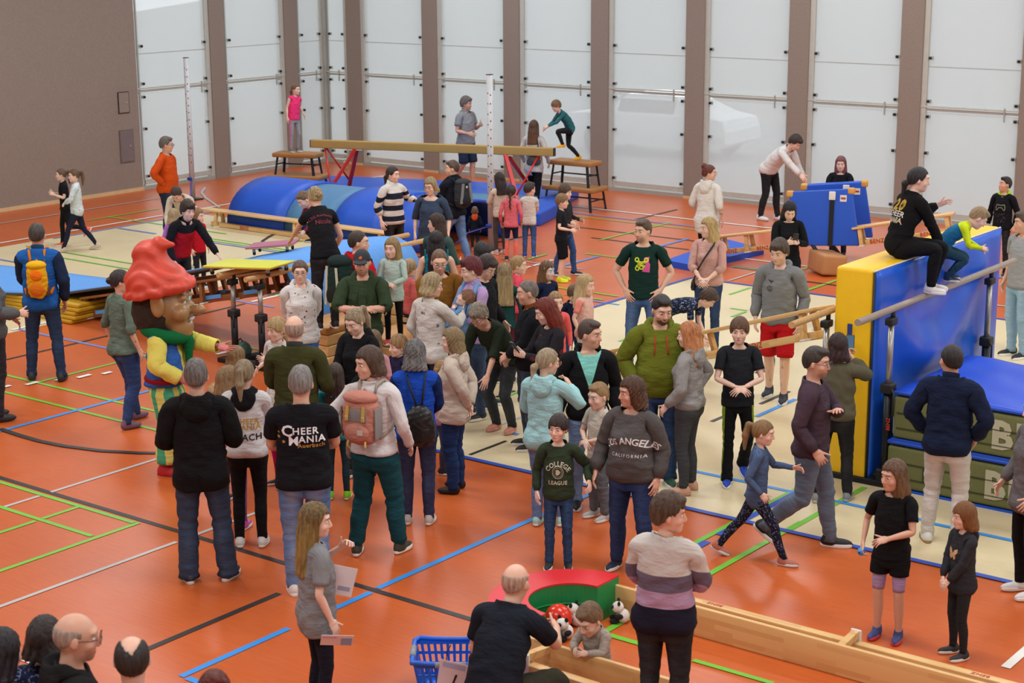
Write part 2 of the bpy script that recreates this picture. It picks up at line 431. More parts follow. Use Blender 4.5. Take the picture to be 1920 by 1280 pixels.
def pose_fig(p):
    """p: dict with build and pose -> per-bone (rotation, scale, posed joint), unscaled metres (adult 1.76)"""
    hs, ls, as_, ts = p.get('head', 1.), p.get('leg', 1.), p.get('arm', 1.), p.get('torso', 1.)
    gl, ga, gt = p.get('gleg', 1.), p.get('garm', 1.), p.get('gtor', 1.)
    sh = p.get('shw', 1.)
    Rb, Sb, J = {}, {}, {}
    def S(axis, l, g): a = unit(axis); return g*np.eye(3) + (l - g)*np.outer(a, a)
    Z = np.array([0, 0, 1.])
    lean, side, tw = p.get('lean', 0)*D2R, p.get('side', 0)*D2R, p.get('tw', 0)*D2R
    hip = p.get('hip', 0)*D2R                      # pelvis pitch
    Rb['pelvis'] = ry(side*.3) @ rx(-hip)
    Rb['spine'] = rz(tw*.4) @ ry(side*.65) @ rx(-(hip + lean*.5))
    Rb['chest'] = rz(tw) @ ry(side) @ rx(-(hip + lean))
    hy, hp, ht = [q*D2R for q in p.get('hd3', (0, 0, 0))]
    Rh = rz(hy) @ rx(-hp) @ ry(ht)
    if p.get('headabs', True): Rb['head'] = Rh
    else: Rb['head'] = Rb['chest'] @ Rh
    qn = Rb['chest'] + Rb['head']; u, _, v = np.linalg.svd(qn); Rb['neck'] = u @ v
    for b in ('pelvis', 'spine', 'chest'): Sb[b] = np.diag([gt, gt, ts])
    Sb['neck'] = np.diag([.5*(hs + gt)*p.get('neckw', 1), .5*(hs + gt)*p.get('neckw', 1), min(ts, 1.)*p.get('neckl', 1)]); Sb['head'] = hs*np.diag([1, 1, p.get('hlen', 1.)])
    # legs
    L1, L2 = .43*ls, .405*ls
    feet = {}
    for S_, sg in (('L', -1), ('R', 1)):
        ft = p.get('lf' if S_ == 'L' else 'rf', None) or (.105, 0, 0)
        ft = list(ft) + [0]*(5 - len(ft))
        feet[S_] = (np.array([sg*ft[0], ft[1] - .01, .085 + ft[2]]), sg*-(6 if ft[3] == 0 else 0)*D2R + ft[3]*D2R, ft[4]*D2R)
    px, py = p.get('pxy', (0, 0))
    hipoff = {s_: Rb['pelvis'] @ (Sb['pelvis'] @ (REST['thigh'+s_] - REST['pelvis'])) for s_ in 'LR'}
    if p.get('pz') is not None: pz = p['pz']
    else:
        pz = 9
        for s_ in 'LR':
            d = feet[s_][0][:2] - hipoff[s_][:2] - np.array([px, py]); r = (L1 + L2)*.997
            pz = min(pz, feet[s_][0][2] + math.sqrt(max(.02, r*r - d @ d)) - hipoff[s_][2])
    J['pelvis'] = np.array([px, py, pz])
    for b in ('spine', 'chest', 'neck', 'head'):
        q = PARENT[b]; J[b] = J[q] + Rb[q] @ (Sb[q] @ (REST[b] - REST[q]))
    J['head'] = J['head'] + 0
    for S_, sg in (('L', -1), ('R', 1)):
        t, fyaw, fp = feet[S_]
        h0 = J['pelvis'] + hipoff[S_]
        pole = np.array(p.get('kn' + S_, (sg*.12, 1, 0)), float)
        k, a = ik(h0, t, L1, L2, pole)
        d1, d2 = unit(k - h0), unit(a - k)
        n = np.cross(d1, d2)
        if np.linalg.norm(n) < .06: n = np.cross(d1, -pole)
        r1 = RESTA['shin'+S_] - RESTA['thigh'+S_]; r2 = RESTA['foot'+S_] - RESTA['shin'+S_]; nr = np.cross((0, 0, -1), (0, -1, 0))
        Rb['thigh'+S_] = frame(d1, n) @ frame(r1, nr).T; Rb['shin'+S_] = frame(d2, n) @ frame(r2, nr).T
        Rb['foot'+S_] = rz(fyaw) @ rx(fp)
        J['thigh'+S_], J['shin'+S_], J['foot'+S_] = h0, k, a
        Sb['thigh'+S_] = S(r1, ls*L1/np.linalg.norm(r1)/ls/1., gl); Sb['thigh'+S_] = S(r1, L1/np.linalg.norm(r1), gl)
        Sb['shin'+S_] = S(r2, L2/np.linalg.norm(r2), gl*p.get('gcalf', 1)); Sb['foot'+S_] = np.eye(3)*p.get('foot', .5*(ls + gl))
        # arms
        Rb['clav'+S_] = Rb['chest'] @ ry(sg*p.get('shrug', 6)*D2R); Sb['clav'+S_] = np.diag([sh, gt, gt])
        J['clav'+S_] = J['chest'] + Rb['chest'] @ (Sb['chest'] @ (REST['clav'+S_] - REST['chest']))
        J['uparm'+S_] = J['clav'+S_] + Rb['clav'+S_] @ (Sb['clav'+S_] @ (RESTA['uparm'+S_] - REST['clav'+S_]))
        spec = p.get('la' if S_ == 'L' else 'ra', 'down')
        if isinstance(spec, str): spec = ARMS[spec]
        spec = list(spec) + [None]*(4 - len(spec)) if isinstance(spec[0], (tuple, list)) else [spec, None, None, None]
        tg, pole, twi, cu = spec
        pole = np.array(pole if pole is not None else (.5, -1, -.3), float); twi = 0 if twi is None else twi; cu = .4 if cu is None else cu
        mid = J['chest'] + Rb['chest'] @ (Sb['chest'] @ (np.array([0, 0, 1.435]) - REST['chest']))
        Rt = rz(tw)
        tg = mid + Rt @ (np.array([sg*tg[0], tg[1], tg[2]])*as_*np.array([max(1, gt), 1, 1])); pole = Rt @ (pole*np.array([sg, 1, 1]))
        A1, A2 = .285*as_, .252*as_
        e, wv = ik(J['uparm'+S_], tg, A1, A2, pole)
        d1, d2 = unit(e - J['uparm'+S_]), unit(wv - e)
        n = np.cross(d1, d2)
        if np.linalg.norm(n) < .06: n = np.cross(d1, -pole)
        r1 = RESTA['fore'+S_] - RESTA['uparm'+S_]; nr = np.cross(r1, (0, 1, 0))
        Rb['uparm'+S_] = frame(d1, n) @ frame(r1, nr).T; Rb['fore'+S_] = frame(d2, n) @ frame(r1, nr).T
        Rb['hand'+S_] = rot_axis(d2, sg*twi*D2R) @ Rb['fore'+S_]
        J['fore'+S_], J['hand'+S_] = e, wv
        Sb['uparm'+S_] = S(r1, as_, ga); Sb['fore'+S_] = S(r1, as_, ga); hk = p.get('hand', .5*(as_ + ga)); Sb['hand'+S_] = np.eye(3)*hk
        ax_rest = ry(sg*ADOWN) @ np.array([0, 1., 0])                 # curl axis (rest)
        for f in FING:
            for q in '12':
                b = f + q + S_; par = PARENT[b]
                J[b] = J[par] + Rb[par] @ (Sb[par] @ (RESTA[b] - RESTA[par])); Sb[b] = np.eye(3)*hk
                Rb[b] = Rb[par] @ rot_axis(ax_rest, sg*cu*(1.15 if q == '2' else .8))
        b = 'thumb' + S_; par = 'hand' + S_
        J[b] = J[par] + Rb[par] @ (Sb[par] @ (RESTA[b] - RESTA[par])); Sb[b] = np.eye(3)*hk
        Rb[b] = Rb[par] @ rot_axis(ry(sg*ADOWN) @ np.array([1., 0, 0]), cu*.5)
    return {b: (Rb[b], Sb[b], J[b]) for b in BONES}

def ik(h, t, l1, l2, pole):
    d = t - h; L = np.linalg.norm(d); L = min(max(L, abs(l1 - l2) + .02), (l1 + l2)*.9995); d = unit(d); t = h + d*L
    c = (l1*l1 + L*L - l2*l2)/(2*l1*L); c = min(1, max(-1, c)); s = math.sqrt(1 - c*c)
    q = pole - d*(pole @ d); q = unit(q) if np.linalg.norm(q) > 1e-6 else np.array([0, 1., 0])
    return h + d*(l1*c) + q*(l1*s), t

def skin_lbs(t, ids, V, Wm, PB):
    """V rest positions (A pose), Wm weights"""
    out = np.zeros_like(V)
    for b in BONES:
        w = Wm[:, BI[b]]; m = np.nonzero(w > 1e-4)[0]
        if len(m) == 0: continue
        R_, S_, j = PB[b]; M = R_ @ S_
        out[m] += w[m, None]*((V[m] - RESTA[b]) @ M.T + j)
    return out
# ------------------------------------------------------------------ materials
def srgb(c):
    if isinstance(c, str):
        c = c.lstrip('#'); c = [int(c[i:i+2], 16)/255 for i in (0, 2, 4)]
    return tuple(q/12.92 if q <= .04045 else ((q + .055)/1.055)**2.4 for q in c)
MATS = {}
class NT:
    def __init__(s, name):
        s.m = bpy.data.materials.new(name); s.m.use_nodes = True; s.t = s.m.node_tree
        s.b = s.t.nodes['Principled BSDF']; s.out = s.t.nodes['Material Output']
    def n(s, ty, **kw):
        nd = s.t.nodes.new(ty)
        for k, v in kw.items():
            if k.startswith('i_'):
                key = k[2:]; key = int(key) if key.isdigit() else key
                if isinstance(v, bpy.types.NodeSocket): s.t.links.new(v, nd.inputs[key])
                else: nd.inputs[key].default_value = v
            else: setattr(nd, k, v)
        return nd
    def l(s, a, b): s.t.links.new(a, b)
    def math(s, op, a, b=0.0, c=None):
        kw = {'i_0': a, 'i_1': b}
        if c is not None: kw['i_2'] = c
        return s.n('ShaderNodeMath', operation=op, **kw).outputs[0]
    def mix(s, f, a, b, bt='MIX'):
        nd = s.t.nodes.new('ShaderNodeMixRGB'); nd.blend_type = bt
        for i, v in enumerate((f, a, b)):
            if isinstance(v, bpy.types.NodeSocket): s.l(v, nd.inputs[i])
            else: nd.inputs[i].default_value = v if i == 0 else (v[0], v[1], v[2], 1)
        return nd.outputs[0]
    def noise(s, vec, scale, detail=3, rough=.55):
        nd = s.n('ShaderNodeTexNoise', i_Scale=scale, i_Detail=detail, i_Roughness=rough)
        if vec is not None: s.l(vec, nd.inputs['Vector'])
        return nd.outputs[0]
    def ramp(s, f, stops, const=False):
        nd = s.t.nodes.new('ShaderNodeValToRGB'); s.l(f, nd.inputs[0]); r = nd.color_ramp
        if const: r.interpolation = 'CONSTANT'
        while len(r.elements) < len(stops): r.elements.new(.5)
        for e, (p, c) in zip(r.elements, stops): e.position = p; e.color = (c[0], c[1], c[2], 1)
        return nd.outputs[0]
    def bump(s, h, st=.3, d=.01):
        nd = s.n('ShaderNodeBump', i_Strength=st, i_Distance=d); s.l(h, nd.inputs['Height']); s.l(nd.outputs[0], s.b.inputs['Normal'])
    def coord(s, which='Object', sc=None):
        c = s.t.nodes.new('ShaderNodeTexCoord').outputs[which]
        if sc is not None:
            mp = s.n('ShaderNodeMapping'); s.l(c, mp.inputs[0]); mp.inputs['Scale'].default_value = sc; c = mp.outputs[0]
        return c
    def rest(s):
        a = s.n('ShaderNodeAttribute', attribute_name='rest'); return a.outputs['Vector']
    def set(s, **kw):
        for k, v in kw.items():
            k = {'color': 'Base Color', 'rough': 'Roughness', 'metal': 'Metallic', 'spec': 'Specular IOR Level', 'sheen': 'Sheen Weight', 'coat': 'Coat Weight', 'trans': 'Transmission Weight', 'alpha': 'Alpha', 'sss': 'Subsurface Weight', 'estr': 'Emission Strength', 'ecol': 'Emission Color'}[k]
            if isinstance(v, bpy.types.NodeSocket): s.l(v, s.b.inputs[k])
            elif isinstance(v, (tuple, list)): s.b.inputs[k].default_value = (v[0], v[1], v[2], 1)
            else: s.b.inputs[k].default_value = v

def plain(name, col, rough=.5, metal=0, spec=.5, var=.08, nscale=8., bump=0, bscale=60.):
    key = ('plain', name, str(col), rough, metal)
    if key in MATS: return MATS[key]
    n = NT(name); c = srgb(col); co = n.coord()
    f = n.noise(co, nscale); n.set(color=n.mix(f, [q*(1 - var*1.6) for q in c], [min(1, q*(1 + var)) for q in c]), rough=rough, metal=metal, spec=spec)
    if bump: n.bump(n.noise(co, bscale, 2), bump, .004)
    MATS[key] = n.m; return n.m

def cloth(col, pat=None, col2=None, rough=.88):
    key = ('cloth', str(col), pat, str(col2))
    if key in MATS: return MATS[key]
    n = NT('cloth_' + (pat or 'plain')); c = srgb(col); v = n.rest()
    base = n.mix(n.noise(v, 9, 3), [q*.90 for q in c], [min(1, q*1.06) for q in c])
    sx = n.n('ShaderNodeSeparateXYZ'); n.l(v, sx.inputs[0]); X, Y, Z = sx.outputs
    hang = n.math('SUBTRACT', Z, n.math('MAXIMUM', n.math('SUBTRACT', n.math('ABSOLUTE', X), .19), 0.0))
    weave = n.noise(v, 420, 1)
    if pat == 'jeans':
        ly = n.math('ABSOLUTE', n.math('SUBTRACT', n.math('ABSOLUTE', X), .1))
        fade = n.math('MULTIPLY', n.noise(v, 6, 3), n.math('SUBTRACT', 1.0, n.math('MULTIPLY', ly, 9.0)))
        base = n.mix(n.math('MAXIMUM', fade, 0.0), base, srgb(col2) if col2 else [min(1, q*2.2 + .03) for q in c])
    elif pat in ('stripes',):       # fine stripes
        w = n.math('GREATER_THAN', n.math('FRACT', n.math('MULTIPLY', hang, 26.0)), .5); base = n.mix(w, base, srgb(col2))
    elif pat == 'finestripes':
        w = n.math('GREATER_THAN', n.math('FRACT', n.math('MULTIPLY', hang, 60.0)), .6); base = n.mix(w, base, srgb(col2))
    elif pat == 'bands':            # col2: list of (height, colour)
        st = sorted(col2)
        t = n.math('MULTIPLY', n.math('SUBTRACT', hang, .7), 1.25)
        base = n.ramp(t, [(max(0, (z - .7)*1.25), srgb(q)) for z, q in st], True)
    elif pat == 'floral':
        vo = n.n('ShaderNodeTexVoronoi', i_Scale=col2[1] if isinstance(col2, tuple) else 16); n.l(v, vo.inputs['Vector'])
        cols = col2[0] if isinstance(col2, tuple) else ['#8a3a3a', '#4a4a48', '#a08050']
        m = n.math('LESS_THAN', n.math('ADD', vo.outputs['Distance'], n.math('MULTIPLY', n.noise(v, 70, 2), .35)), col2[2] if isinstance(col2, tuple) else .42)
        sp = n.n('ShaderNodeSeparateColor'); n.l(vo.outputs['Color'], sp.inputs[0])
        k = len(cols); cc = n.ramp(sp.outputs[0], [(i/k, srgb(q)) for i, q in enumerate(cols)], True)
        keep = n.math('GREATER_THAN', sp.outputs[1], .25)
        base = n.mix(n.math('MULTIPLY', m, keep), base, cc)
    elif pat == 'squiggle':
        no = n.noise(v, 26, 1); m = n.math('LESS_THAN', n.math('ABSOLUTE', n.math('SUBTRACT', no, .5)), .022); m2 = n.math('GREATER_THAN', n.noise(v, 33, 0), .5)
        base = n.mix(n.math('MULTIPLY', m, m2), base, srgb(col2))
    elif pat == 'sidestripe':
        m = n.math('GREATER_THAN', n.math('ABSOLUTE', X), .145); base = n.mix(m, base, srgb(col2))
    elif pat == 'yoke':             # upper body in another colour
        m = n.math('GREATER_THAN', Z, 1.36); m = n.math('MAXIMUM', m, n.math('GREATER_THAN', n.math('ABSOLUTE', X), .2)); base = n.mix(m, base, srgb(col2))
    elif pat == 'sleeves':
        m = n.math('GREATER_THAN', n.math('ABSOLUTE', X), .175); base = n.mix(m, base, srgb(col2))
    elif pat == 'lowleg':
        base = n.ramp(n.math('MULTIPLY', Z, .8), [(0, c), (.40, srgb(col2[0])), (.45, srgb(col2[1]))], True)
    elif pat == 'vest':
        m = n.math('GREATER_THAN', n.math('ABSOLUTE', X), .20); m = n.math('MAXIMUM', m, n.math('MULTIPLY', n.math('GREATER_THAN', Y, .05), n.math('LESS_THAN', n.math('ABSOLUTE', X), .06))); base = n.mix(m, base, srgb(col2))
    elif pat == 'vstripes':
        m = n.math('GREATER_THAN', n.math('SINE', n.math('MULTIPLY', n.math('ADD', X, n.math('MULTIPLY', Y, .8)), 62.0)), 0.0); base = n.mix(m, base, srgb(col2))
    elif pat == 'front':            # open jacket: shirt shows at the front
        m = n.math('MULTIPLY', n.math('GREATER_THAN', Y, .03), n.math('LESS_THAN', n.math('ABSOLUTE', X), n.math('MULTIPLY', n.math('SUBTRACT', Z, 1.17), .34))); base = n.mix(m, base, srgb(col2))
    h = weave; st = .12
    if pat == 'knit' or (isinstance(col2, str) and col2 == 'knit'):
        h = n.math('SINE', n.math('MULTIPLY', n.math('ADD', X, n.math('MULTIPLY', Y, .7)), 520.0)); st = .5
    elif pat == 'quilt':
        h = n.math('POWER', n.math('ABSOLUTE', n.math('SINE', n.math('MULTIPLY', hang, 78.0))), .4); st = .9
    else:
        h = n.math('ADD', n.math('MULTIPLY', weave, .12), n.noise(n.n('ShaderNodeVectorMath', operation='MULTIPLY', i_0=v, i_1=(1, 1, 2.3)).outputs[0], 13, 4))
        st = .62
    n.bump(h, st, .03)
    n.set(color=base, rough=rough, spec=.18)
    MATS[key] = n.m; return n.m

def skin_mat(col, beard=0.0, bcol='#3a2a20', paint=None, tat=False):
    key = ('skin', col, beard, bcol, paint, tat)
    if key in MATS: return MATS[key]
    n = NT('skin'); c = np.array(srgb(col)); v = n.rest()
    def blob(ct, r, soft=.35):
        d = n.n('ShaderNodeVectorMath', operation='SUBTRACT'); n.l(v, d.inputs[0]); d.inputs[1].default_value = ct
        m = n.n('ShaderNodeVectorMath', operation='DIVIDE'); n.l(d.outputs[0], m.inputs[0]); m.inputs[1].default_value = r
        le = n.n('ShaderNodeVectorMath', operation='LENGTH'); n.l(m.outputs[0], le.inputs[0])
        r_ = n.n('ShaderNodeMapRange', i_1=1.0, i_2=1.0 - soft, i_3=0.0, i_4=1.0); n.l(le.outputs['Value'], r_.inputs[0]); return r_.outputs[0]
    base = n.mix(n.noise(v, 14, 3), c*.93, np.minimum(1, c*1.05))
    red = np.minimum(1, c*np.array([1.06, .72, .70]))
    for sg in (-1, 1): base = n.mix(n.math('MULTIPLY', blob((sg*.045, .075, 1.615), (.026, .04, .024), .9), .55), base, red)
    base = n.mix(n.math('MULTIPLY', blob((0, .112, 1.617), (.017, .02, .015), .8), .5), base, red)
    if beard:
        b1 = blob((0, .06, 1.568), (.066, .075, .040), .35); b2 = blob((0, .1, 1.600), (.032, .03, .008), .4)
        cut = n.math('MAXIMUM', n.math('SUBTRACT', b1, n.math('MULTIPLY', blob((0, .1, 1.590), (.026, .03, .013), .4), 1.0)), b2)
        base = n.mix(n.math('MULTIPLY', n.math('MULTIPLY', cut, beard), n.math('ADD', n.noise(v, 160, 1), .45)), base, srgb(bcol))
    base = n.mix(n.math('MULTIPLY', blob((0, .098, 1.582), (.025, .025, .0115), .4), .75), base, np.minimum(1, c*np.array([.86, .42, .42])))
    base = n.mix(n.math('MULTIPLY', blob((0, .1, 1.5825), (.021, .03, .0022), .5), .8), base, c*np.array([.3, .12, .12]))
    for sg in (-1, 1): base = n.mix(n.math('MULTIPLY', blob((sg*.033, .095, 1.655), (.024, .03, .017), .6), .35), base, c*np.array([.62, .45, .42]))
    if paint:
        base = n.mix(blob((0, .09, 1.66), (.06, .05, .045), .2), base, srgb('#c8d4dc')); base = n.mix(blob((0, .09, 1.705), (.02, .05, .02), .4), base, srgb(paint))
    if tat:
        t = n.math('MULTIPLY', n.math('GREATER_THAN', n.noise(v, 32, 3), .54), n.math('GREATER_THAN', n.n('ShaderNodeSeparateXYZ', i_0=v).outputs[0], .5)); base = n.mix(n.math('MULTIPLY', t, .6), base, srgb('#3a4048'))
    n.set(color=base, rough=.5, spec=.4, sss=.0); MATS[key] = n.m; return n.m

def hair_mat(c1, c2=None):
    key = ('hair', c1, c2)
    if key in MATS: return MATS[key]
    n = NT('hair'); a = np.array(srgb(c1)); b = np.array(srgb(c2)) if c2 else np.minimum(1, a*1.7 + .01)
    v = n.coord('Object', (34, 34, 4)); f = n.ramp(n.noise(v, 1.5, 5, .75), [(.32, (0, 0, 0)), (.68, (1, 1, 1))]); co = n.coord()
    sx = n.n('ShaderNodeSeparateXYZ'); n.l(co, sx.inputs[0])
    if c2:
        g = n.n('ShaderNodeMapRange', i_1=.08, i_2=-.18, i_3=0.0, i_4=.75); n.l(sx.outputs[2], g.inputs[0]); f2 = n.math('ADD', n.math('MULTIPLY', f, .75), n.math('MULTIPLY', g.outputs[0], .5))
        f2 = n.math('MINIMUM', f2, 1.0); n.set(color=n.mix(f2, a*.5, np.minimum(1, b*1.1)))
    else: n.set(color=n.mix(f, a*.42, np.minimum(1, a*1.75 + .015)))
    n.bump(f, .9, .006); n.set(rough=.42, spec=.45); MATS[key] = n.m; return n.m
# ------------------------------------------------------------------ shared part meshes (hair, shoes, hood, eyes, glasses)
HC = np.array([0, 0, 1.64])
def hair_field(lo=1.50, st=.008, x=.16, y0=-.24, y1=.15, hi=1.82):
    X = spaced([(0, x, st)]); X = np.concatenate([-X[:0:-1], X])
    return Field(X, spaced([(y0, y1, st)]), spaced([(lo, hi, st)]))
def hairline(front=1.716, side=1.64, nape=1.575, sb=.03):
    ys = [-.2, -.09, -.05, 0, sb - .004, sb + .018, .07, .2]; zs = [nape, nape, nape + .015, side, side + .004, front - .03, front, front]
    return lambda y: np.interp(y.ravel(), ys, zs).reshape(y.shape)
def strands(f, amp, fz=14, fx=95):
    f.add_noise(lambda x, y, z: amp*(np.sin(np.arctan2(x, y + .02)*fx*.13 + np.sin(z*fz)*2.2 + .8) * np.sin(np.arctan2(x, y + .02)*fx*.29 + z*fz*1.7)))
def cap_hair(f, t, hl, top=0, cy=-.008, rec=.014):
    f.ell((0, cy - t*.25, 1.664 + top*.5), (.0775 + t, .098 + t, .099 + t + top), .01)
    f.keep(lambda x, y, z: (hl(y) + rec*ss(.018, .052, np.abs(x))*ss(.045, .075, y) + .005*np.sin(x*330 + y*90)*np.sin(y*240 + x*60) - z)*.8)
def curtain(f, zend, w=.094, d=.082, cy=-.03, front=.03, flare=.0, k=.02):
    f2 = Field(f.X, f.Y, f.Z)
    f2.tube('z', [(zend, 0, cy - .025, w + flare, d*.72), (zend + .03, 0, cy - .022, w + flare, d*.85), (1.56, 0, cy - .012, w*.99 + flare*.5, d), (1.66, 0, cy + .01, w*.94, d*1.08), (1.72, 0, cy + .015, w*.72, d*.95)], .01, 2.4)
    f2.keep(lambda x, y, z: (y - (front + .0*z)) + 0*x + 0*z)
    f.D = np.minimum(f.D, f2.D)
def mk_hair(style):
    if style == 'short':
        f = hair_field(); cap_hair(f, .009, hairline(1.712, 1.655, 1.59), .012, cy=-.013); f.ell((0, .02, 1.748), (.058, .075, .03), .015); strands(f, .0025)
    elif style == 'crop':
        f = hair_field(); cap_hair(f, .006, hairline(1.716, 1.66, 1.59), .010, cy=-.012); f.ell((0, .02, 1.745), (.058, .075, .03), .012); strands(f, .0014)
    elif style == 'buzz':
        f = hair_field(); cap_hair(f, .0035, hairline(1.722, 1.66, 1.585), .001)
    elif style == 'thick':
        f = hair_field(); cap_hair(f, .020, hairline(1.705, 1.645, 1.575), .014); f.ell((0, .06, 1.742), (.062, .05, .032), .02); strands(f, .0035)
    elif style == 'fringe':
        f = hair_field(); cap_hair(f, .016, hairline(1.690, 1.64, 1.575, .045), .008, rec=-.006); strands(f, .0035)
    elif style == 'curly':
        f = hair_field(); cap_hair(f, .022, hairline(1.695, 1.645, 1.58), .022); f.ell((0, .06, 1.745), (.07, .055, .035), .02)
        f.add_noise(lambda x, y, z: .008*np.sin(x*120 + 2*np.sin(z*90))*np.sin(y*115 + 2*np.sin(x*80))*np.sin(z*125))
    elif style == 'horseshoe':
        f = hair_field(); cap_hair(f, .007, hairline(1.72, 1.65, 1.585), 0); f.keep(lambda x, y, z: -(np.sqrt((x/.05)**2 + ((y - .02)/.12)**2) - 1)*.05 + 0*z - np.where(z < 1.70, 1., 0.)); strands(f, .0012)
    elif style == 'receding':
        f = hair_field(); cap_hair(f, .007, hairline(1.728, 1.655, 1.585, .025), .004, cy=-.015, rec=.035); strands(f, .0016)
    elif style == 'rim':          # bald on top, short at the back and sides
        f = hair_field(); cap_hair(f, .0022, hairline(1.9, 1.66, 1.585), 0); f.keep(lambda x, y, z: np.maximum(z - 1.70 + .3*np.maximum(0, y), y - .035) + 0*x)
    elif style == 'pixie':
        f = hair_field(); cap_hair(f, .016, hairline(1.70, 1.665, 1.575), .018); f.ell((0, .05, 1.75), (.055, .05, .03), .02); strands(f, .006, 30, 120)
    elif style in ('bob', 'bobfringe', 'bobwavy', 'chin'):
        f = hair_field(1.46); cap_hair(f, .017, hairline(1.69 if style == 'bobfringe' else 1.712, 1.62, 1.55, .05 if style == 'bobfringe' else .035), .008)
        curtain(f, 1.55 if style == 'chin' else 1.515, .098, .088, flare=.012, front=.048 if style != 'chin' else .035); strands(f, .005 if style != 'bobwavy' else .008, 14 if style != 'bobwavy' else 55)
    elif style in ('long', 'longback', 'longwavy', 'longer'):
        ze = {'long': 1.37, 'longback': 1.33, 'longwavy': 1.38, 'longer': 1.26}[style]
        f = hair_field(ze - .06); cap_hair(f, .015, hairline(1.714, 1.62, 1.55, .035), .008)
        curtain(f, ze, .098, .088, flare=.012, front=.032 if style != 'longback' else .012); strands(f, .0055 if style != 'longwavy' else .008, 12 if style != 'longwavy' else 45)
    elif style in ('pony', 'lowpony', 'highpony', 'bun', 'topbun', 'braid', 'pigtail', 'messybun'):
        f = hair_field(1.34, y0=-.27); cap_hair(f, .010, hairline(1.716, 1.645, 1.585, .035), .003); strands(f, .0028)
        if style == 'pony':
            for a, b, r0, r1 in (((0, -.10, 1.70), (0, -.155, 1.69), .022, .03), ((0, -.155, 1.69), (0, -.165, 1.58), .032, .035), ((0, -.165, 1.58), (0, -.145, 1.44), .035, .014)): f.cap(a, b, r0, r1, .015)
        if style == 'highpony':
            for a, b, r0, r1 in (((0, -.08, 1.745), (0, -.16, 1.75), .022, .028), ((0, -.16, 1.75), (0, -.185, 1.62), .032, .036), ((0, -.185, 1.62), (0, -.165, 1.47), .036, .012)): f.cap(a, b, r0, r1, .015)
        if style == 'lowpony':
            for a, b, r0, r1 in (((0, -.085, 1.615), (0, -.125, 1.59), .026, .028), ((0, -.125, 1.59), (0, -.12, 1.45), .032, .014)): f.cap(a, b, r0, r1, .015)
        if style == 'bun': f.ell((0, -.118, 1.655), (.038, .032, .036), .01); f.add_noise(lambda x, y, z: .004*np.sin(x*130)*np.sin(z*140)*(y < -.09))
        if style == 'messybun': f.ell((0, -.085, 1.745), (.05, .045, .042), .015); f.add_noise(lambda x, y, z: .006*np.sin(x*120 + z*60)*np.sin(z*110)*(y < -.05))
        if style == 'topbun': f.ell((0, -.04, 1.79), (.04, .04, .035), .01)
        if style == 'braid':
            for i in range(7): f.ell((.006*(-1)**i, -.115 - .012*math.sin(i*.5), 1.60 - i*.038), (.022 - i*.0015, .018, .025), .006)
        if style == 'pigtail':
            for sg in (-1, 1):
                f.cap((sg*.07, -.05, 1.68), (sg*.115, -.07, 1.68), .016, .02, .01); f.cap((sg*.115, -.07, 1.68), (sg*.13, -.06, 1.54), .026, .010, .012)
        strands(f, .002, 10, 150)
    V, Q = f.mesh()
    return new_mesh('hair_' + style, V - HC, Q)
HAIR = {}
def hair_mesh(st):
    if st not in HAIR: HAIR[st] = mk_hair(st)
    return HAIR[st]

def sphere_mesh(name, r=1., u=12, v=8, rings=None):
    bm = bmesh.new(); bmesh.ops.create_uvsphere(bm, u_segments=u, v_segments=v, radius=r); me = bpy.data.meshes.new(name); bm.to_mesh(me); bm.free()
    me.polygons.foreach_set('use_smooth', np.ones(len(me.polygons), bool)); return me
EYE = {}
def eye_mesh(iris):
    if iris in EYE: return EYE[iris]
    me = sphere_mesh('eye', .0135, 14, 12)
    for c, r in (('#e2dad4', .25), (iris, .2), ('#0c0a0a', .15)): me.materials.append(plain('eye_' + c, c, r, var=.0))
    for p in me.polygons:     # iris towards +Z of the ball, rotated on placing
        p.material_index = 2 if p.center.z > .0122 else (1 if p.center.z > .0090 else 0)
    EYE[iris] = me; return me

def brow_mesh():
    V, Fc = [], []
    n = 6
    for i in range(n + 1):
        t = i/n; x = .016 + .036*t; z = 1.6755 + .006*math.sin(t*2.4) - .003*t; w = .0034*(1 - .55*t)
        y = .0955 - 6.5*(x*x) + .0025
        V += [(x, y, z - w), (x, y + .0035, z), (x, y, z + w)]
    for i in range(n):
        a = i*3; Fc += [(a, a+3, a+4, a+1), (a+1, a+4, a+5, a+2)]
    return new_mesh('eyebrow', np.array(V) - HC, Fc)

def ring_tube(P, r, n=6, closed=True):
    P = np.array(P, float); m = len(P); V, Fc = [], []
    for i in range(m):
        t = unit(P[(i+1) % m] - P[i-1]) if closed else unit(P[min(i+1, m-1)] - P[max(i-1, 0)])
        a = unit(np.cross(t, (0, 0, 1)) if abs(t[2]) < .9 else np.cross(t, (1, 0, 0))); b = np.cross(t, a)
        rr = r[i] if hasattr(r, '__len__') else r
        for k in range(n): an = 2*math.pi*k/n; V.append(P[i] + rr*(math.cos(an)*a + math.sin(an)*b))
    for i in range(m if closed else m - 1):
        for k in range(n):
            j = (i+1) % m; Fc.append((i*n+k, i*n+(k+1) % n, j*n+(k+1) % n, j*n+k))
    if not closed:
        Fc.append(tuple(range(n))[::-1]); Fc.append(tuple((m-1)*n + k for k in range(n)))
    return V, Fc
def join(parts):
    V, Fc = [], []
    for v, f in parts:
        o = len(V); V += [tuple(q) for q in v]; Fc += [tuple(i + o for i in q) for q in f]
    return V, Fc
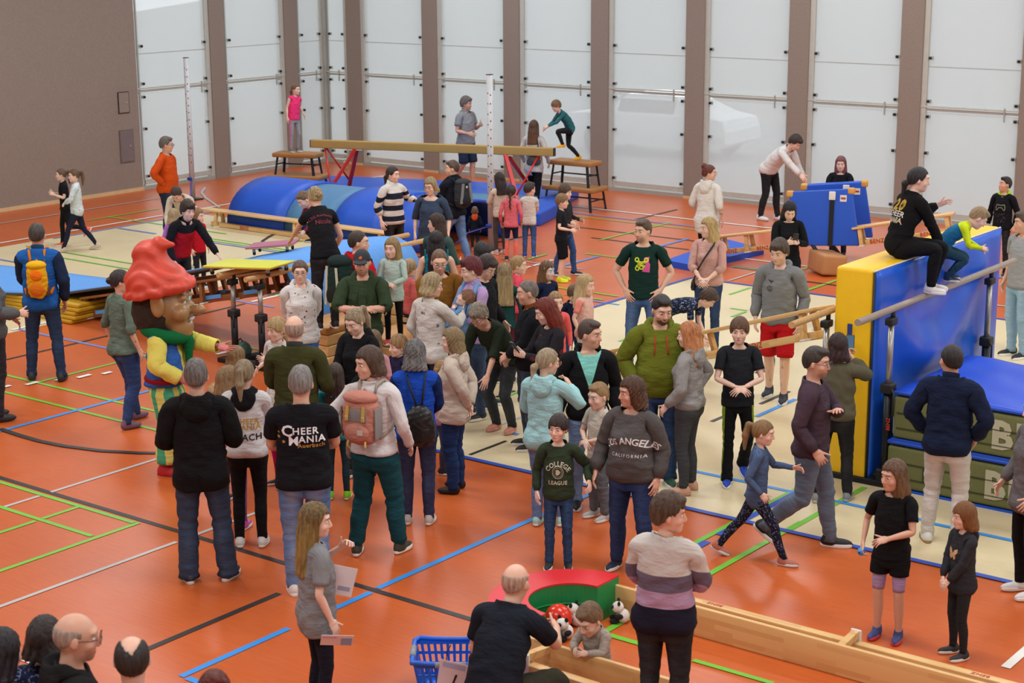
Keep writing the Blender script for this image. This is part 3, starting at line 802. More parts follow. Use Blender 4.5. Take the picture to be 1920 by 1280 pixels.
def glasses_mesh(rim=.0022):
    ps = []
    for sg in (-1, 1):
        ps.append(ring_tube([(sg*.034 + .023*math.cos(a), .109 - .35*abs(.023*math.cos(a) + .034)**1.2 + .010, 1.652 + .0175*math.sin(a)) for a in np.linspace(0, 2*math.pi, 15)[:-1]], rim, 5))
        ps.append(ring_tube([(sg*.057, .098, 1.658), (sg*.079, .07, 1.658), (sg*.083, .0, 1.655), (sg*.080, -.02, 1.645)], rim*.9, 5, False))
    ps.append(ring_tube([(-.012, .112, 1.654), (0, .115, 1.656), (.012, .112, 1.654)], rim, 5, False))
    V, Fc = join(ps); return new_mesh('glasses', np.array(V) - HC, Fc)

def shoe_meshes(kind):
    """upper and sole in foot space (ankle joint at origin, toe +Y)"""
    f = Field(spaced([(-.07, .07, .0095)]), spaced([(-.12, .22, .0105)]), spaced([(-.09, .07, .0095)]))
    z0 = -.085
    f.ell((0, .075, z0 + .028), (.046, .115, .045), .02); f.ell((.0, -.025, z0 + .045), (.041, .06, .062), .03); f.cap((0, .01, z0 + .05), (0, -.012, .02 if kind != 'high' else .05), .043, .042, .03)
    if kind not in ('sock', 'bare'): f.keep(lambda x, y, z: np.maximum(z0 + .016 - z, z - ((.028 if kind == 'shoe' else .06) + .25*(-.02 - y))) + 0*x)
    else: f.keep(lambda x, y, z: np.maximum(z0 + .002 - z, z - .05) + 0*x + 0*y)
    V, Q = f.mesh(); up = new_mesh(kind + '_upper', V, Q)
    so = None
    if kind not in ('sock', 'bare'):
        out = []
        for a in np.linspace(0, 2*math.pi, 25)[:-1]:
            y = .050 + .136*math.sin(a); w = .044 + .011*ss(-.02, .12, y); out.append((w*math.copysign(abs(math.cos(a))**.8, math.cos(a)), y))
        V = [(x*q, (y - .05)*q + .05, z0 + z) for z, q in ((-.0, .97), (.008, 1.0), (.028, 1.0), (.034, .95)) for x, y in out]; n = len(out)
        Fc = [(r*n + i, r*n + (i+1) % n, (r+1)*n + (i+1) % n, (r+1)*n + i) for r in range(3) for i in range(n)] + [tuple(range(n))[::-1], tuple(range(3*n, 4*n))]
        so = new_mesh('sole', V, Fc)
    return up, so
def hood_mesh(up=False):
    f = Field(spaced([(-.19, .19, .0125)]), spaced([(-.27, .12, .0125)]), spaced([(1.30, 1.62, .0125)]))
    n = 22
    P = [(.102*math.cos(a), -.022 + .082*math.sin(a), 1.497 - .030*math.sin(a) - (.03 if math.sin(a) > .75 else 0)) for a in np.linspace(0, 2*math.pi, n + 1)]
    for i in range(n):
        s = math.sin((i + .5)/n*2*math.pi); r = .021 + .018*max(0, -s)
        if not (up and s > -.1): f.cap(P[i], P[i+1], r, r, .02)
    f.ell((0, -.125, 1.445), (.125, .048, .085), .04); f.ell((0, -.135, 1.39), (.08, .04, .06), .04)
    f.ell((0, -.07, 1.56), (.07, .075, .055), .02, sub=True)
    f.add_noise(lambda x, y, z: .004*np.sin(z*60 + 3*np.sin(x*25))*np.sin(x*40))
    V, Q = f.mesh(); return new_mesh('hood', V, Q, attr=V)
def collar_mesh():
    V, Fc = [], []; n = 24
    for r, (z, q) in enumerate(((1.475, 1.12), (1.51, 1.0), (1.545, 1.02), (1.548, .93), (1.50, .92))):
        for i in range(n):
            a = 2*math.pi*i/n; V.append((.071*q*math.cos(a), -.018 + .069*q*math.sin(a), z - .022*math.sin(a)*(1 if r < 3 else 1)))
    for r in range(4):
        for i in range(n): Fc.append((r*n+i, r*n+(i+1) % n, (r+1)*n+(i+1) % n, (r+1)*n+i))
    return new_mesh('collar', V, Fc, attr=V)

BODY = [body_template(0), body_template(1), body_template(2)]
TOPT = [top_template(.0185), top_template(.026)]
PANT = [pants_template(.019), pants_template(.026)]
BROW = brow_mesh(); GLAS = glasses_mesh(); HOOD = hood_mesh(); HOODB = hood_mesh(True); COLLAR = collar_mesh()
SHOE = {k: shoe_meshes(k) for k in ('shoe', 'high', 'sock', 'bare')}

BUILD = {'m': dict(shw=1.04, garm=1.0, gleg=1.0, gtor=.98, head=1.06), 'f': dict(shw=.93, garm=.88, gleg=1.0, gtor=.92, head=1.05, hand=.9, foot=.9, neckw=.88),
         12: dict(head=1.08, leg=.98, garm=.82, gleg=.84, gtor=.86, shw=.92, arm=.97, neckw=.85, foot=.95), 9: dict(head=1.17, leg=.95, garm=.82, gleg=.85, gtor=.86, shw=.90, arm=.95, neckw=.82, foot=.92),
         6: dict(head=1.32, leg=.90, garm=.86, gleg=.88, gtor=.90, shw=.90, arm=.92, neckw=.8, neckl=.8, foot=.92), 3: dict(head=1.52, leg=.80, garm=.95, gleg=.96, gtor=.98, shw=.92, arm=.88, neckw=.85, neckl=.6, foot=.92),
         1: dict(head=1.75, leg=.66, garm=1.1, gleg=1.1, gtor=1.05, shw=.95, arm=.80, neckw=.9, neckl=.4, foot=.9)}
TOPK = {'tee': dict(sl=.37, hem=.86), 'tank': dict(sl=.165, hem=.88), 'long': dict(sl=.715, hem=.87), 'half': dict(sl=.50, hem=.86), 'sweater': dict(sl=.715, hem=.86, th=.012), 'hoodie': dict(sl=.715, hem=.85, th=.014), 'jacket': dict(sl=.715, hem=.82, th=.018),
        'tunic': dict(sl=.715, hem=.77, th=.008), 'oversize': dict(sl=.40, hem=.78, th=.022), 'vest': dict(sl=.15, hem=.86, th=.02)}
BOTK = {'jeans': (.052, .006), 'slim': (.06, .0), 'leggings': (.085, -.004), 'joggers': (.07, .014), 'shorts': (.50, .016), 'bike': (.53, -.003), 'wide': (.045, .012)}

def facing_yaw(P, face):
    """0 = towards the camera, 90 = picture right, 180 = away"""
    c = unit([-P[0], -P[1], 0]); r = np.array([c[1], -c[0], 0]); r = -r if r @ CR < 0 else r
    d = math.cos(face*D2R)*c + math.sin(face*D2R)*r
    return math.atan2(-d[0], d[1])
PEOPLE = {}
SEED = [0]
def person(label, hd=None, h=None, fy=None, at=None, z0=0., face=0, hf=None, hp=4, ht=0, who='m', skin='#d9a98c', hair=('short', '#3a2a1e'), top=('tee', '#333333'), bot=('jeans', '#2c3e5c'), shoe=('shoe', '#222222', '#e8e6e0'),
           fat=0., belly=0., bust=None, glasses=None, beard=0., bcol='#3a2a20', eyes='#4a5a66', lod=None, cat='person', name='person', group=None, key=None, paint=None, tat=False, under=None, noeyes=False, **pose):
    SEED[0] += 1; seed = SEED[0]
    p = dict(BUILD[who]); p.update(pose)
    p['gtor'] = p.get('gtor', 1)*(1 + fat*.22); p['garm'] = p.get('garm', 1)*(1 + fat*.2); p['gleg'] = p.get('gleg', 1)*(1 + fat*.2); p['shw'] = p.get('shw', 1)*(1 + fat*.04)
    std = dict(BUILD[who]); st = pose_fig({**std}); H0 = st['head'][2][2] + st['head'][1][2, 2]*(1.76 - 1.565)
    if at is not None: base = np.array([at[0], at[1], z0])
    if h is None:
        lo, hi = .4, 2.3
        for _ in range(40):
            m = (lo + hi)/2; q = fl(hd[0], hd[1], m + z0)
            if proj((q[0], q[1], z0))[1] < fy: lo = m
            else: hi = m
        h = m
    s = h/H0
    if at is None: base = fl(hd[0], hd[1], z0 + h*.96)
    for _ in range(3):
        yaw = facing_yaw(base, face)
        hfa = face if hf is None else hf
        dy = (facing_yaw(base, hfa) - yaw + math.pi) % (2*math.pi) - math.pi
        p['hd3'] = (dy/D2R, hp, ht)
        PB = pose_fig(p)
        Rh, Sh, jh = PB['head']; htop = (jh + Rh @ (Sh @ (np.array([0, -.01, 1.762]) - REST['head'])))*s
        if at is None:
            w = rz(yaw) @ htop; P = fl(hd[0], hd[1], z0 + w[2]); base = np.array([P[0] - w[0], P[1] - w[1], z0])
    dist = np.linalg.norm(base - CP)
    if lod is None: lod = 0 if dist < 19.5 else 1
    blod = 0 if dist < 14.5 else (1 if dist < 18.5 else 2)
    root = empty(name, tuple(base), yaw); tag(root, label, cat, group)
    info = dict(root=root, base=base, yaw=yaw, s=s, PB=PB, h=h); PEOPLE[key or label] = info
    fem = who == 'f'; bust = (.8 if fem else 0) if bust is None else bust
    def morph(T, V, N):
        V = V.copy(); z, y, x = T[:, 2], T[:, 1], T[:, 0]; tor = (np.abs(x) < .22)
        fr = ss(-.02, .08, y)*tor
        if belly: V[:, 1] += belly*.10*fr*np.exp(-((z - 1.06)/.13)**2); V[:, 0] += belly*.03*np.sign(x)*tor*ss(.05, .12, np.abs(x))*np.exp(-((z - 1.04)/.12)**2)
        if bust: V[:, 1] += bust*.036*fr*(np.exp(-((z - 1.285)/.06)**2))*np.exp(-((np.abs(x) - .075)/.075)**2)
        if fem: V[:, 0] += np.sign(x)*.014*ss(.05, .12, np.abs(x))*np.exp(-((z - .90)/.10)**2)*tor; V[:, 0] -= np.sign(x)*.010*ss(.05, .12, np.abs(x))*np.exp(-((z - 1.12)/.08)**2)*tor
        return V
    # ---- body (one continuous skin)
    B = BODY[blod]; V = morph(B.T, B.V, B.N)
    tk, tc = top[0], top[1]; to = dict(TOPK[tk]); to.update(top[2] if len(top) > 2 else {})
    bk, bc = bot[0], bot[1]; bo = bot[2] if len(bot) > 2 else {}
    ank, bth = BOTK[bk]; ank = bo.get('ank', ank); bth += bo.get('th', 0)
    T = B.T; cov = ((np.abs(T[:, 0]) < to['sl'] - .02) & (T[:, 2] > to['hem']) & (T[:, 2] + .55*T[:, 1] - .6*np.maximum(0, np.abs(T[:, 0]) - .062) < 1.475)) | ((T[:, 2] < 1.0) & (T[:, 2] > ank + .03) & (np.abs(T[:, 0]) < .3))
    V = V - B.N*(cov*.012)[:, None]
    if shoe[0] != 'none':
        m = T[:, 2] < .11; sx_ = np.sign(T[m, 0])*.1; q = .62 + .38*ss(.05, .11, T[m, 2])
        V[m, 0] = sx_ + (V[m, 0] - sx_)*q; V[m, 1] = .0 + (V[m, 1] - .0)*q; V[m, 2] = .06 + (V[m, 2] - .06)*(.55 + .45*ss(.05, .11, T[m, 2]))
    me = new_mesh('body', skin_pts(B, V, PB)*s, B.F, attr=B.T)
    link('body', me, skin_mat(skin, beard, bcol, paint, tat), root)
    # ---- top
    def garment(nm, t, keep, off, mat, snap=None, inner=.012):
        ids, Q, Bd = subset(t, keep)
        T_, V_, N_ = t.T[ids], t.V[ids].copy(), t.N[ids]
        bidx = np.unique(Bd)
        if snap is not None: V_[bidx] += snap(T_[bidx], bidx)
        V_ = morph(T_, V_, N_)
        o = off(T_); Vo = V_ + N_*o[:, None]
        Vi = V_[bidx] + N_[bidx]*(o[bidx] - inner)[:, None]
        Wt = t.W[ids]; mp = np.full(len(ids), -1); mp[bidx] = np.arange(len(bidx)) + len(ids)
        P = skin_lbs(None, None, np.concatenate([Vo, Vi]), np.concatenate([Wt, Wt[bidx]]), PB)*s
        F2 = np.stack([Bd[:, 1], Bd[:, 0], mp[Bd[:, 0]], mp[Bd[:, 1]]], 1)
        me = new_mesh(nm, P, np.concatenate([Q, F2]), attr=np.concatenate([T_, T_[bidx]]))
        return link(nm, me, mat, root)
    Tt = TOPT[lod]; T = Tt.T; nk = to.get('neck', 'crew'); nz_, ns = {'crew': (1.492, .30), 'v': (1.47, .75), 'turtle': (1.545, .25), 'wide': (1.468, .35)}[nk]
    ncut = T[:, 2] + ns*T[:, 1] - .6*np.maximum(0, np.abs(T[:, 0]) - .062)
    hem, sl, th = to['hem'], to['sl'], to.get('th', .004)
    keepm = (T[:, 2] > hem - .003) & (np.abs(T[:, 0]) < sl) & (ncut < nz_)
    def snap(Tb, bi):
        d = np.zeros_like(Tb); a = np.abs(Tb[:, 0]); sg = np.sign(Tb[:, 0])
        m = (a > .25) | ((a > sl - .05) & (Tb[:, 2] > 1.3)); dl = sl - a[m]; d[m] = np.stack([sg[m]*dl*math.cos(ADOWN), 0*dl, -dl*math.sin(ADOWN)], 1)
        m2 = ~m & (Tb[:, 2] < 1.25); d[m2, 2] = hem - Tb[m2, 2]
        m3 = ~m & ~m2; d[m3, 2] = nz_ - (Tb[m3, 2] + ns*Tb[m3, 1] - .6*np.maximum(0, np.abs(Tb[m3, 0]) - .062)); return d
    loose = to.get('loose', th)
    def toff(T_):
        a = np.abs(T_[:, 0]); arm = ss(.18, .26, a)
        o = th*.4 + loose*(1 - arm)*(1 - ss(1.2, 1.4, T_[:, 2])) + arm*th*(.8 + .5*ss(.3, .6, a)*(tk in ('tee', 'oversize', 'half')))
        if tk in ('hoodie', 'sweater', 'jacket') and to.get('rib', 1):   # ribbed hem and cuff pull in
            o -= (th + .006)*np.exp(-((T_[:, 2] - hem)/.028)**2)*(1 - arm); o -= (th*.9 + .004)*np.exp(-((a - sl)/.03)**2)*arm
            o += .005*np.exp(-((T_[:, 2] - hem - .075)/.04)**2)*(1 - arm) + .008*np.exp(-((a - sl + .075)/.04)**2)*arm
        wr = wob(T_, seed)*(.0045 + .010*th/.014*.4 + .0035*arm)*(1 - ss(1.38, 1.5, T_[:, 2])*.6)
        wr += .004*np.sin(a*95 + seed)*np.exp(-((a - .47)/.07)**2) + .0035*np.sin(T_[:, 2]*80 + 2*np.sin(T_[:, 0]*20 + seed) + seed)*np.exp(-((T_[:, 2] - 1.03)/.1)**2)*(1 - arm)
        return o + wr
    tmat = tc if not isinstance(tc, str) else cloth(tc, to.get('pat'), to.get('col2'))
    tobj = garment(to.get('name', {'tee': 't_shirt', 'long': 'long_sleeve_shirt', 'half': 'half_sleeve_top', 'tank': 'sleeveless_top', 'oversize': 't_shirt'}.get(tk, tk)), Tt, keepm, toff, tmat, snap)
    info['top'] = tobj
    Rc, Sc, jc = PB['chest']; Mch = mat4(Rc @ Sc*s, (jc - Rc @ Sc @ REST['chest'])*s); info['Mchest'] = Mch
    if tk == 'hoodie' and to.get('hood', True):
        hc = to.get('hoodcol', tc); link('hood', HOODB if to.get('pat') == 'front' else HOOD, cloth(hc) if isinstance(hc, str) else hc, root, Mch, True)
    if to.get('collar'): link('collar', COLLAR, cloth(to['collar']), root, Mch, True)
    # ---- bottom
    Pt = PANT[lod]; T = Pt.T
    wz = 1.04; keepm = (T[:, 2] > ank) & (T[:, 2] < wz)
    def psnap(Tb, bi):
        d = np.zeros_like(Tb); d[:, 2] = np.where(Tb[:, 2] > .9, wz - Tb[:, 2], ank - Tb[:, 2]); return d
    def poff(T_):
        z = T_[:, 2]; o = .001 + bth*(1 - ss(.78, .95, z))
        if bk == 'joggers': o -= (bth + .006)*np.exp(-((z - ank)/.03)**2)
        if bk == 'wide': o += .014*(1 - ss(.1, .5, z))
        if bk == 'shorts': o += .012*(1 - ss(.5, .8, z))
        a = {'leggings': .0012, 'bike': .0012, 'slim': .003}.get(bk, .0055)
        wr = wob(T_, seed + 9, 1.1)*a + a*1.1*np.sin(z*75 + seed)*(np.exp(-((z - .49)/.08)**2) + 1.2*(1 - ss(.05, .22, z))*(bk not in ('shorts', 'bike')) + .6*np.exp(-((z - .85)/.05)**2))
        return o + wr
    bmat = bc if not isinstance(bc, str) else cloth(bc, bo.get('pat', 'jeans' if bk in ('jeans', 'slim') else None), bo.get('col2'))
    info['bot'] = garment({'jeans': 'jeans', 'slim': 'trousers', 'leggings': 'leggings', 'joggers': 'joggers', 'shorts': 'shorts', 'bike': 'cycling_shorts', 'wide': 'trousers'}[bk], Pt, keepm, poff, bmat, psnap)
    if bo.get('over'):
        bk = 'shorts'; ank = .70; bth = .012
        keepm = (T[:, 2] > ank) & (T[:, 2] < wz); bth += .006; info['over'] = garment('shorts', Pt, keepm, lambda T_: poff(T_) + .006, cloth(bo['over']), psnap)
    # ---- shoes
    if shoe[0] != 'none':
        up, so = SHOE[shoe[0]]
        for S_, sg in (('L', -1), ('R', 1)):
            Rf, Sf, jf = PB['foot'+S_]; M = mat4(Rf @ Sf*s, jf*s)
            sc_ = shoe[1] if isinstance(shoe[1], str) else shoe[1][0 if S_ == 'L' else 1]
            o = link('sock' if shoe[0] == 'sock' else ('foot_cover' if shoe[0] == 'bare' else 'shoe'), up, plain('shoe', sc_, .6), root, M, True)
            if so: link('sole', so, plain('sole', shoe[2] if len(shoe) > 2 else '#e8e6e0', .7), o, None, True)
    # ---- head: hair, eyes, brows, glasses
    Rh, Sh, jh = PB['head']; Mh = mat4(Rh @ Sh*s, (jh + Rh @ Sh @ (HC - REST['head']))*s); info['Mhead'] = Mh
    if hair and hair[0] != 'bald':
        link('hair', hair_mesh(hair[0]), hair_mat(hair[1], hair[2] if len(hair) > 2 else None), root, Mh, True)
    hv = abs((hfa + 180) % 360 - 180)
    if hv < 150 and not noeyes:
        for sg in (-1, 1):
            q = mat4(Rh @ Sh*s @ np.diag([1.0, .92, .56]) @ rx(-math.pi/2), (jh + Rh @ Sh @ (np.array([sg*.033, .0775, 1.654]) - REST['head']))*s)
            link('eye', eye_mesh(eyes), None, root, q)
            m = np.array(Mh); m[:3, 0] *= sg
            link('eyebrow', BROW, plain('eyebrow', hair[1] if hair and hair[0] != 'bald' else bcol, .8), root, Matrix(m.tolist()), True)
    if glasses: link('glasses', GLAS, plain('glasses_frame', glasses, .3), root, Mh, True)
    return info

def skin_pts(t, V, PB): return skin_lbs(None, None, V, t.W, PB)
# ------------------------------------------------------------------ shape helpers for things
def bm_box(size, bevel=0, seg=2):
    bm = bmesh.new(); bmesh.ops.create_cube(bm, size=1); bmesh.ops.scale(bm, vec=size, verts=bm.verts)
    if bevel: bmesh.ops.bevel(bm, geom=bm.edges[:], offset=bevel, segments=seg, affect='EDGES', profile=.6)
    return bm
BOXC = {}
def box(name, c, size, mat, parent=None, R=None, bevel=.0, seg=2, smooth=None):
    key = (tuple(round(q, 4) for q in size), bevel, seg, mat.name)
    if key in BOXC: me = BOXC[key]
    else:
        bm = bm_box(size, bevel, seg); me = bpy.data.meshes.new(name); bm.to_mesh(me); bm.free(); me.materials.append(mat)
        if bevel and (smooth or smooth is None): me.polygons.foreach_set('use_smooth', np.ones(len(me.polygons), bool))
        BOXC[key] = me
    return link(name, me, None, parent, mat4(np.eye(3) if R is None else R, c))
def bar(name, a, b, r, mat, parent=None, n=12, r2=None):
    """round bar between two points (parent space)"""
    V, Fc = ring_tube([a, b], [r, r if r2 is None else r2], n, False)
    me = new_mesh(name, V, Fc); me.materials.append(mat)
    for p in me.polygons:
        if len(p.vertices) > 4: p.use_smooth = False
    return link(name, me, None, parent)
def tubeobj(name, P, r, mat, parent=None, n=8, closed=False):
    V, Fc = ring_tube(P, r, n, closed); me = new_mesh(name, V, Fc); me.materials.append(mat); return link(name, me, None, parent)
def beam(name, a, b, w, h, mat, parent=None, up=(0, 0, 1), bevel=.0):
    """rectangular bar from a to b, w across, h along up"""
    a, b = np.array(a, float), np.array(b, float); d = b - a; L = np.linalg.norm(d); x = d/L
    y = unit(np.cross(up, x)); z = np.cross(x, y)
    return box(name, (a + b)/2, (L, w, h), mat, parent, np.stack([x, y, z], 1), bevel)
def sheet(name, P, th, mat, parent=None, smooth=True):
    """grid of points P[i][j] thickened downwards along its normal"""
    P = np.array(P, float); n, m = P.shape[:2]; V = P.reshape(-1, 3)
    idx = np.arange(n*m).reshape(n, m)
    Q = np.stack([idx[:-1, :-1], idx[1:, :-1], idx[1:, 1:], idx[:-1, 1:]], -1).reshape(-1, 4)
    N = vnormals(V, Q); V2 = V - N*th
    E = [(idx[i, 0], idx[i+1, 0]) for i in range(n-1)] + [(idx[n-1, j], idx[n-1, j+1]) for j in range(m-1)] + [(idx[i+1, m-1], idx[i, m-1]) for i in range(n-2, -1, -1)] + [(idx[0, j+1], idx[0, j]) for j in range(m-2, -1, -1)]
    S = np.array([(b, a, a + n*m, b + n*m) for a, b in E])
    Fc = np.concatenate([Q, Q[:, ::-1] + n*m, S])
    me = new_mesh(name, np.concatenate([V, V2]), Fc, smooth); me.materials.append(mat)
    return link(name, me, None, parent)

# ------------------------------------------------------------------ the hall
BW, LW, RWX, FWY, CEIL = 28.56, -27.42, 6.0, -3.0, 8.0
M_floor = NT('sports_floor_orange'); n = M_floor; co = n.coord()
st1 = n.noise(n.coord('Object', (3, 26, 1)), 1.3, 4, .6); big = n.noise(co, .5, 3)
colr = n.mix(st1, srgb('#b34a19'), srgb('#d46f34')); colr = n.mix(n.math('MULTIPLY', big, .5), colr, srgb('#c05a2a'))
n.set(color=colr, rough=n.math('ADD', n.math('MULTIPLY', n.noise(co, 2.2, 3), .10), .29), spec=.5); M_floor = n.m
n = NT('sports_floor_cream'); co = n.coord()
vn = n.noise(n.coord('Object', (3, 18, 1)), 2.0, 5, .7); sp = n.noise(n.coord('Object', (14, 30, 1)), 4, 2)
colr = n.mix(vn, srgb('#cdbb92'), srgb('#e2d4ae')); colr = n.mix(n.math('MULTIPLY', n.math('GREATER_THAN', sp, .68), .35), colr, srgb('#b09a6a'))
n.set(color=colr, rough=.36, spec=.45); M_cream = n.m
n = NT('wall_panel_brown'); co = n.coord(); pv = n.n('ShaderNodeTexVoronoi', i_Scale=90.0); n.l(co, pv.inputs['Vector'])
n.set(color=n.mix(n.noise(co, 30, 2), srgb('#82746a'), srgb('#96887e')), rough=.75, spec=.3); n.bump(pv.outputs['Distance'], .25, .004); M_wall = n.m
M_white = plain('painted_white', '#d8d6d0', .8); M_ceil = plain('ceiling_white', '#e4e2dc', .9)
M_alu = plain('window_aluminium', '#a9aaa2', .45, .2, var=.05); M_steel = plain('dark_steel', '#23272c', .45, .5); M_blackr = plain('black_rubber', '#1c1c1e', .6)
M_ply = plain('pale_edge_wood', '#d2b184', .6)
n = NT('translucent_pane'); t = n.t
tr = n.n('ShaderNodeBsdfTranslucent', i_Color=(.83, .85, .84, 1)); df = n.n('ShaderNodeBsdfDiffuse', i_Color=(.74, .76, .77, 1)); tp = n.n('ShaderNodeBsdfTransparent', i_Color=(.9, .93, .94, 1)); gl = n.n('ShaderNodeBsdfGlossy', i_Roughness=.08)
m1 = n.n('ShaderNodeMixShader', i_0=.42, i_1=tr.outputs[0], i_2=df.outputs[0]); m2 = n.n('ShaderNodeMixShader', i_0=.46, i_1=m1.outputs[0], i_2=tp.outputs[0]); fr = n.n('ShaderNodeFresnel', i_IOR=1.4)
m3 = n.n('ShaderNodeMixShader', i_0=n.math('MULTIPLY', fr.outputs[0], .6), i_1=m2.outputs[0], i_2=gl.outputs[0]); n.l(m3.outputs[0], n.out.inputs[0]); M_pane = n.m

def quad_obj(name, P, mat, parent=None, kind=None):
    me = new_mesh(name, P, [tuple(range(len(P)))], False); me.materials.append(mat); o = link(name, me, None, parent)
    if kind: o['kind'] = kind
    return o
floor_o = quad_obj('floor', [(LW - .4, FWY, 0), (RWX, FWY, 0), (RWX, BW + .4, 0), (LW - .4, BW + .4, 0)], M_floor, kind='structure')
ceil_o = quad_obj('ceiling', [(LW - .4, FWY, CEIL), (LW - .4, BW + .4, CEIL), (RWX, BW + .4, CEIL), (RWX, FWY, CEIL)], M_ceil, kind='structure')
def sbox(name, x0, x1, y0, y1, z0, z1, mat, parent=None):
    o = box(name, ((x0+x1)/2, (y0+y1)/2, (z0+z1)/2), (x1-x0, y1-y0, z1-z0), mat, parent)
    if parent is None: o['kind'] = 'structure'
    return o
wall_left = sbox('wall_left', LW - .3, LW, FWY, 23.05, 0, CEIL, M_wall)
sbox('wall_right', RWX, RWX + .3, FWY, BW + .4, 0, CEIL, M_white); sbox('wall_front', LW, RWX, FWY - .3, FWY, 0, CEIL, M_white)
WTOP = 6.2
sbox('wall_back', LW - .3, RWX, BW, BW + .3, WTOP, CEIL, M_wall); sbox('trim_30', LW - .3, LW, 23.05, BW, WTOP, CEIL, M_wall)
sbox('baseboard_left', LW, LW + .03, FWY, 23.05, 0, .07, M_ply)
# flush hatches in the brown wall
for (y0, y1, z0, z1, tr) in ((22.52, 22.80, 1.62, 2.05, M_blackr), (22.50, 22.86, .62, 1.28, plain('hatch_rim', '#6c5f5a', .6))):
    h_ = box('hatch', (LW + .005, (y0+y1)/2, (z0+z1)/2), (.02, y1-y0, z1-z0), tr, wall_left, None)
    h_.matrix_local = mat4(np.eye(3), np.array([LW + .008, (y0+y1)/2, (z0+z1)/2]) - np.array(wall_left.location))
    box('hatch_door', (.006, 0, 0), (.02, y1-y0-.03, z1-z0-.03), M_wall if z0 > 1 else plain('hatch_grey', '#75696a', .6), h_); box('lock', (.02, (y1-y0)*.22, 0), (.012, .03, .03), M_alu, h_)
# bays of the window wall and of the side wall
WN = [0]
def clampbox(p, parent, ax):
    o = box('clamp', p, (.09, .03, .06) if ax == 'x' else (.03, .09, .06), M_alu, parent); d = (0, -.03, 0) if ax == 'x' else (.03, 0, 0)
    box('clamp_knob', d, (.045, .045, .045), M_steel, o, None, .012)
def window_bay(ax, a0, a1, post):
    """ax 'x': bay of the back wall between x=a0..a1; ax 'y': bay of the left wall"""
    WN[0] += 1; w = empty('window_%d' % WN[0], (((a0+a1)/2, BW, 0) if ax == 'x' else (LW, (a0+a1)/2, 0))); w['kind'] = 'structure'
    L = a1 - a0
    def part(nm, u0, u1, d0, d1, z0, z1, m):
        if ax == 'x': return box(nm, ((u0+u1)/2, (d0+d1)/2, (z0+z1)/2), (u1-u0, d1-d0, z1-z0), m, w)
        return box(nm, (-(d0+d1)/2, (u0+u1)/2, (z0+z1)/2), (d1-d0, u1-u0, z1-z0), m, w)
    h = L/2
    for z0, z1 in ((.20, 1.98), (2.10, 2.765), (2.785, 4.2), (4.22, WTOP)):
        part('pane', -h + .02, h - .02, .05, .062, z0, z1, M_pane)
    part('bottom_rail', -h, h, .0, .07, .0, .08, M_alu); part('bottom_rail', -h, h, .03, .07, .10, .20, plain('window_aluminium_pale', '#bdbdb4', .5, .1))
    part('transom', -h, h, .02, .07, 2.0, 2.045, M_alu); part('transom', -h, h, .0, .06, 2.06, 2.09, plain('window_aluminium_pale', '#bdbdb4', .5, .1))
    part('seam', -h, h, .045, .055, 2.768, 2.782, M_alu)
    lo = -h if post > 0 else h - .10
    part('post', lo, lo + .10, .01, .07, 0, WTOP, plain('window_aluminium_pale', '#bdbdb4', .5, .1)); part('post', -lo - .03, -lo, .03, .07, 0, WTOP, M_alu)
    for u in (lo + .14 if post > 0 else lo - .04, -lo - .07 if post > 0 else -lo + .07):
        for z in (.27, 1.25, 1.90, 2.17, 2.93):
            clampbox((u, .03, z) if ax == 'x' else (-.03, u, z), w, ax)
    part('handle', h - .28, h - .26, -.01, .02, 1.88, 2.12, M_alu)
PIL = [-26.71 + 2.245*k for k in range(15)]
prev = LW
for k, x in enumerate(PIL):
    window_bay('x', prev, x, 1 if k else -1)
    o = sbox('trim_%d' % (k + 1), x, x + .42, BW - .02, BW + .25, 0, WTOP, M_wall); sbox('baseboard_back' if k == 0 else 'baseboard_back.%03d' % k, x, x + .42, BW - .035, BW - .02, 0, .05, M_ply)
    prev = x + .42
for k, (a, b) in enumerate(((23.05, 25.07), (25.48, 27.29), (27.69, BW))):
    window_bay('y', a, b, -1)
    if k < 2:
        q = ((25.07, 25.48), (27.29, 27.69))[k]; sbox('trim_%d' % (20 + k), LW - .25, LW + .02, q[0], q[1], 0, WTOP, M_wall)
sbox('trim_31', LW - .07, LW + .05, BW - .05, BW + .07, 0, WTOP, M_alu)
# outside: forecourt seen dimly through the panes
quad_obj('floor_outside', [(-60, BW + .4, -.05), (40, BW + .4, -.05), (160, 260, -.05), (-220, 260, -.05)], plain('asphalt', '#8f8f8c', .9), kind='structure')
quad_obj('floor_outside', [(-220, -20, -.05), (LW - .4, -20, -.05), (LW - .4, BW + .4, -.05), (-220, BW + .4, -.05)], plain('asphalt', '#8f8f8c', .9), kind='structure')

# ------------------------------------------------------------------ floor fields and court lines (children of the floor)
def vp_line(p, q): return fl(*p), fl(*q)
def isect(a, b, c, d):
    A = np.array([[b[0]-a[0], -(d[0]-c[0])], [b[1]-a[1], -(d[1]-c[1])]]); t = np.linalg.solve(A, [c[0]-a[0], c[1]-a[1]])[0]; return a + (b - a)*t
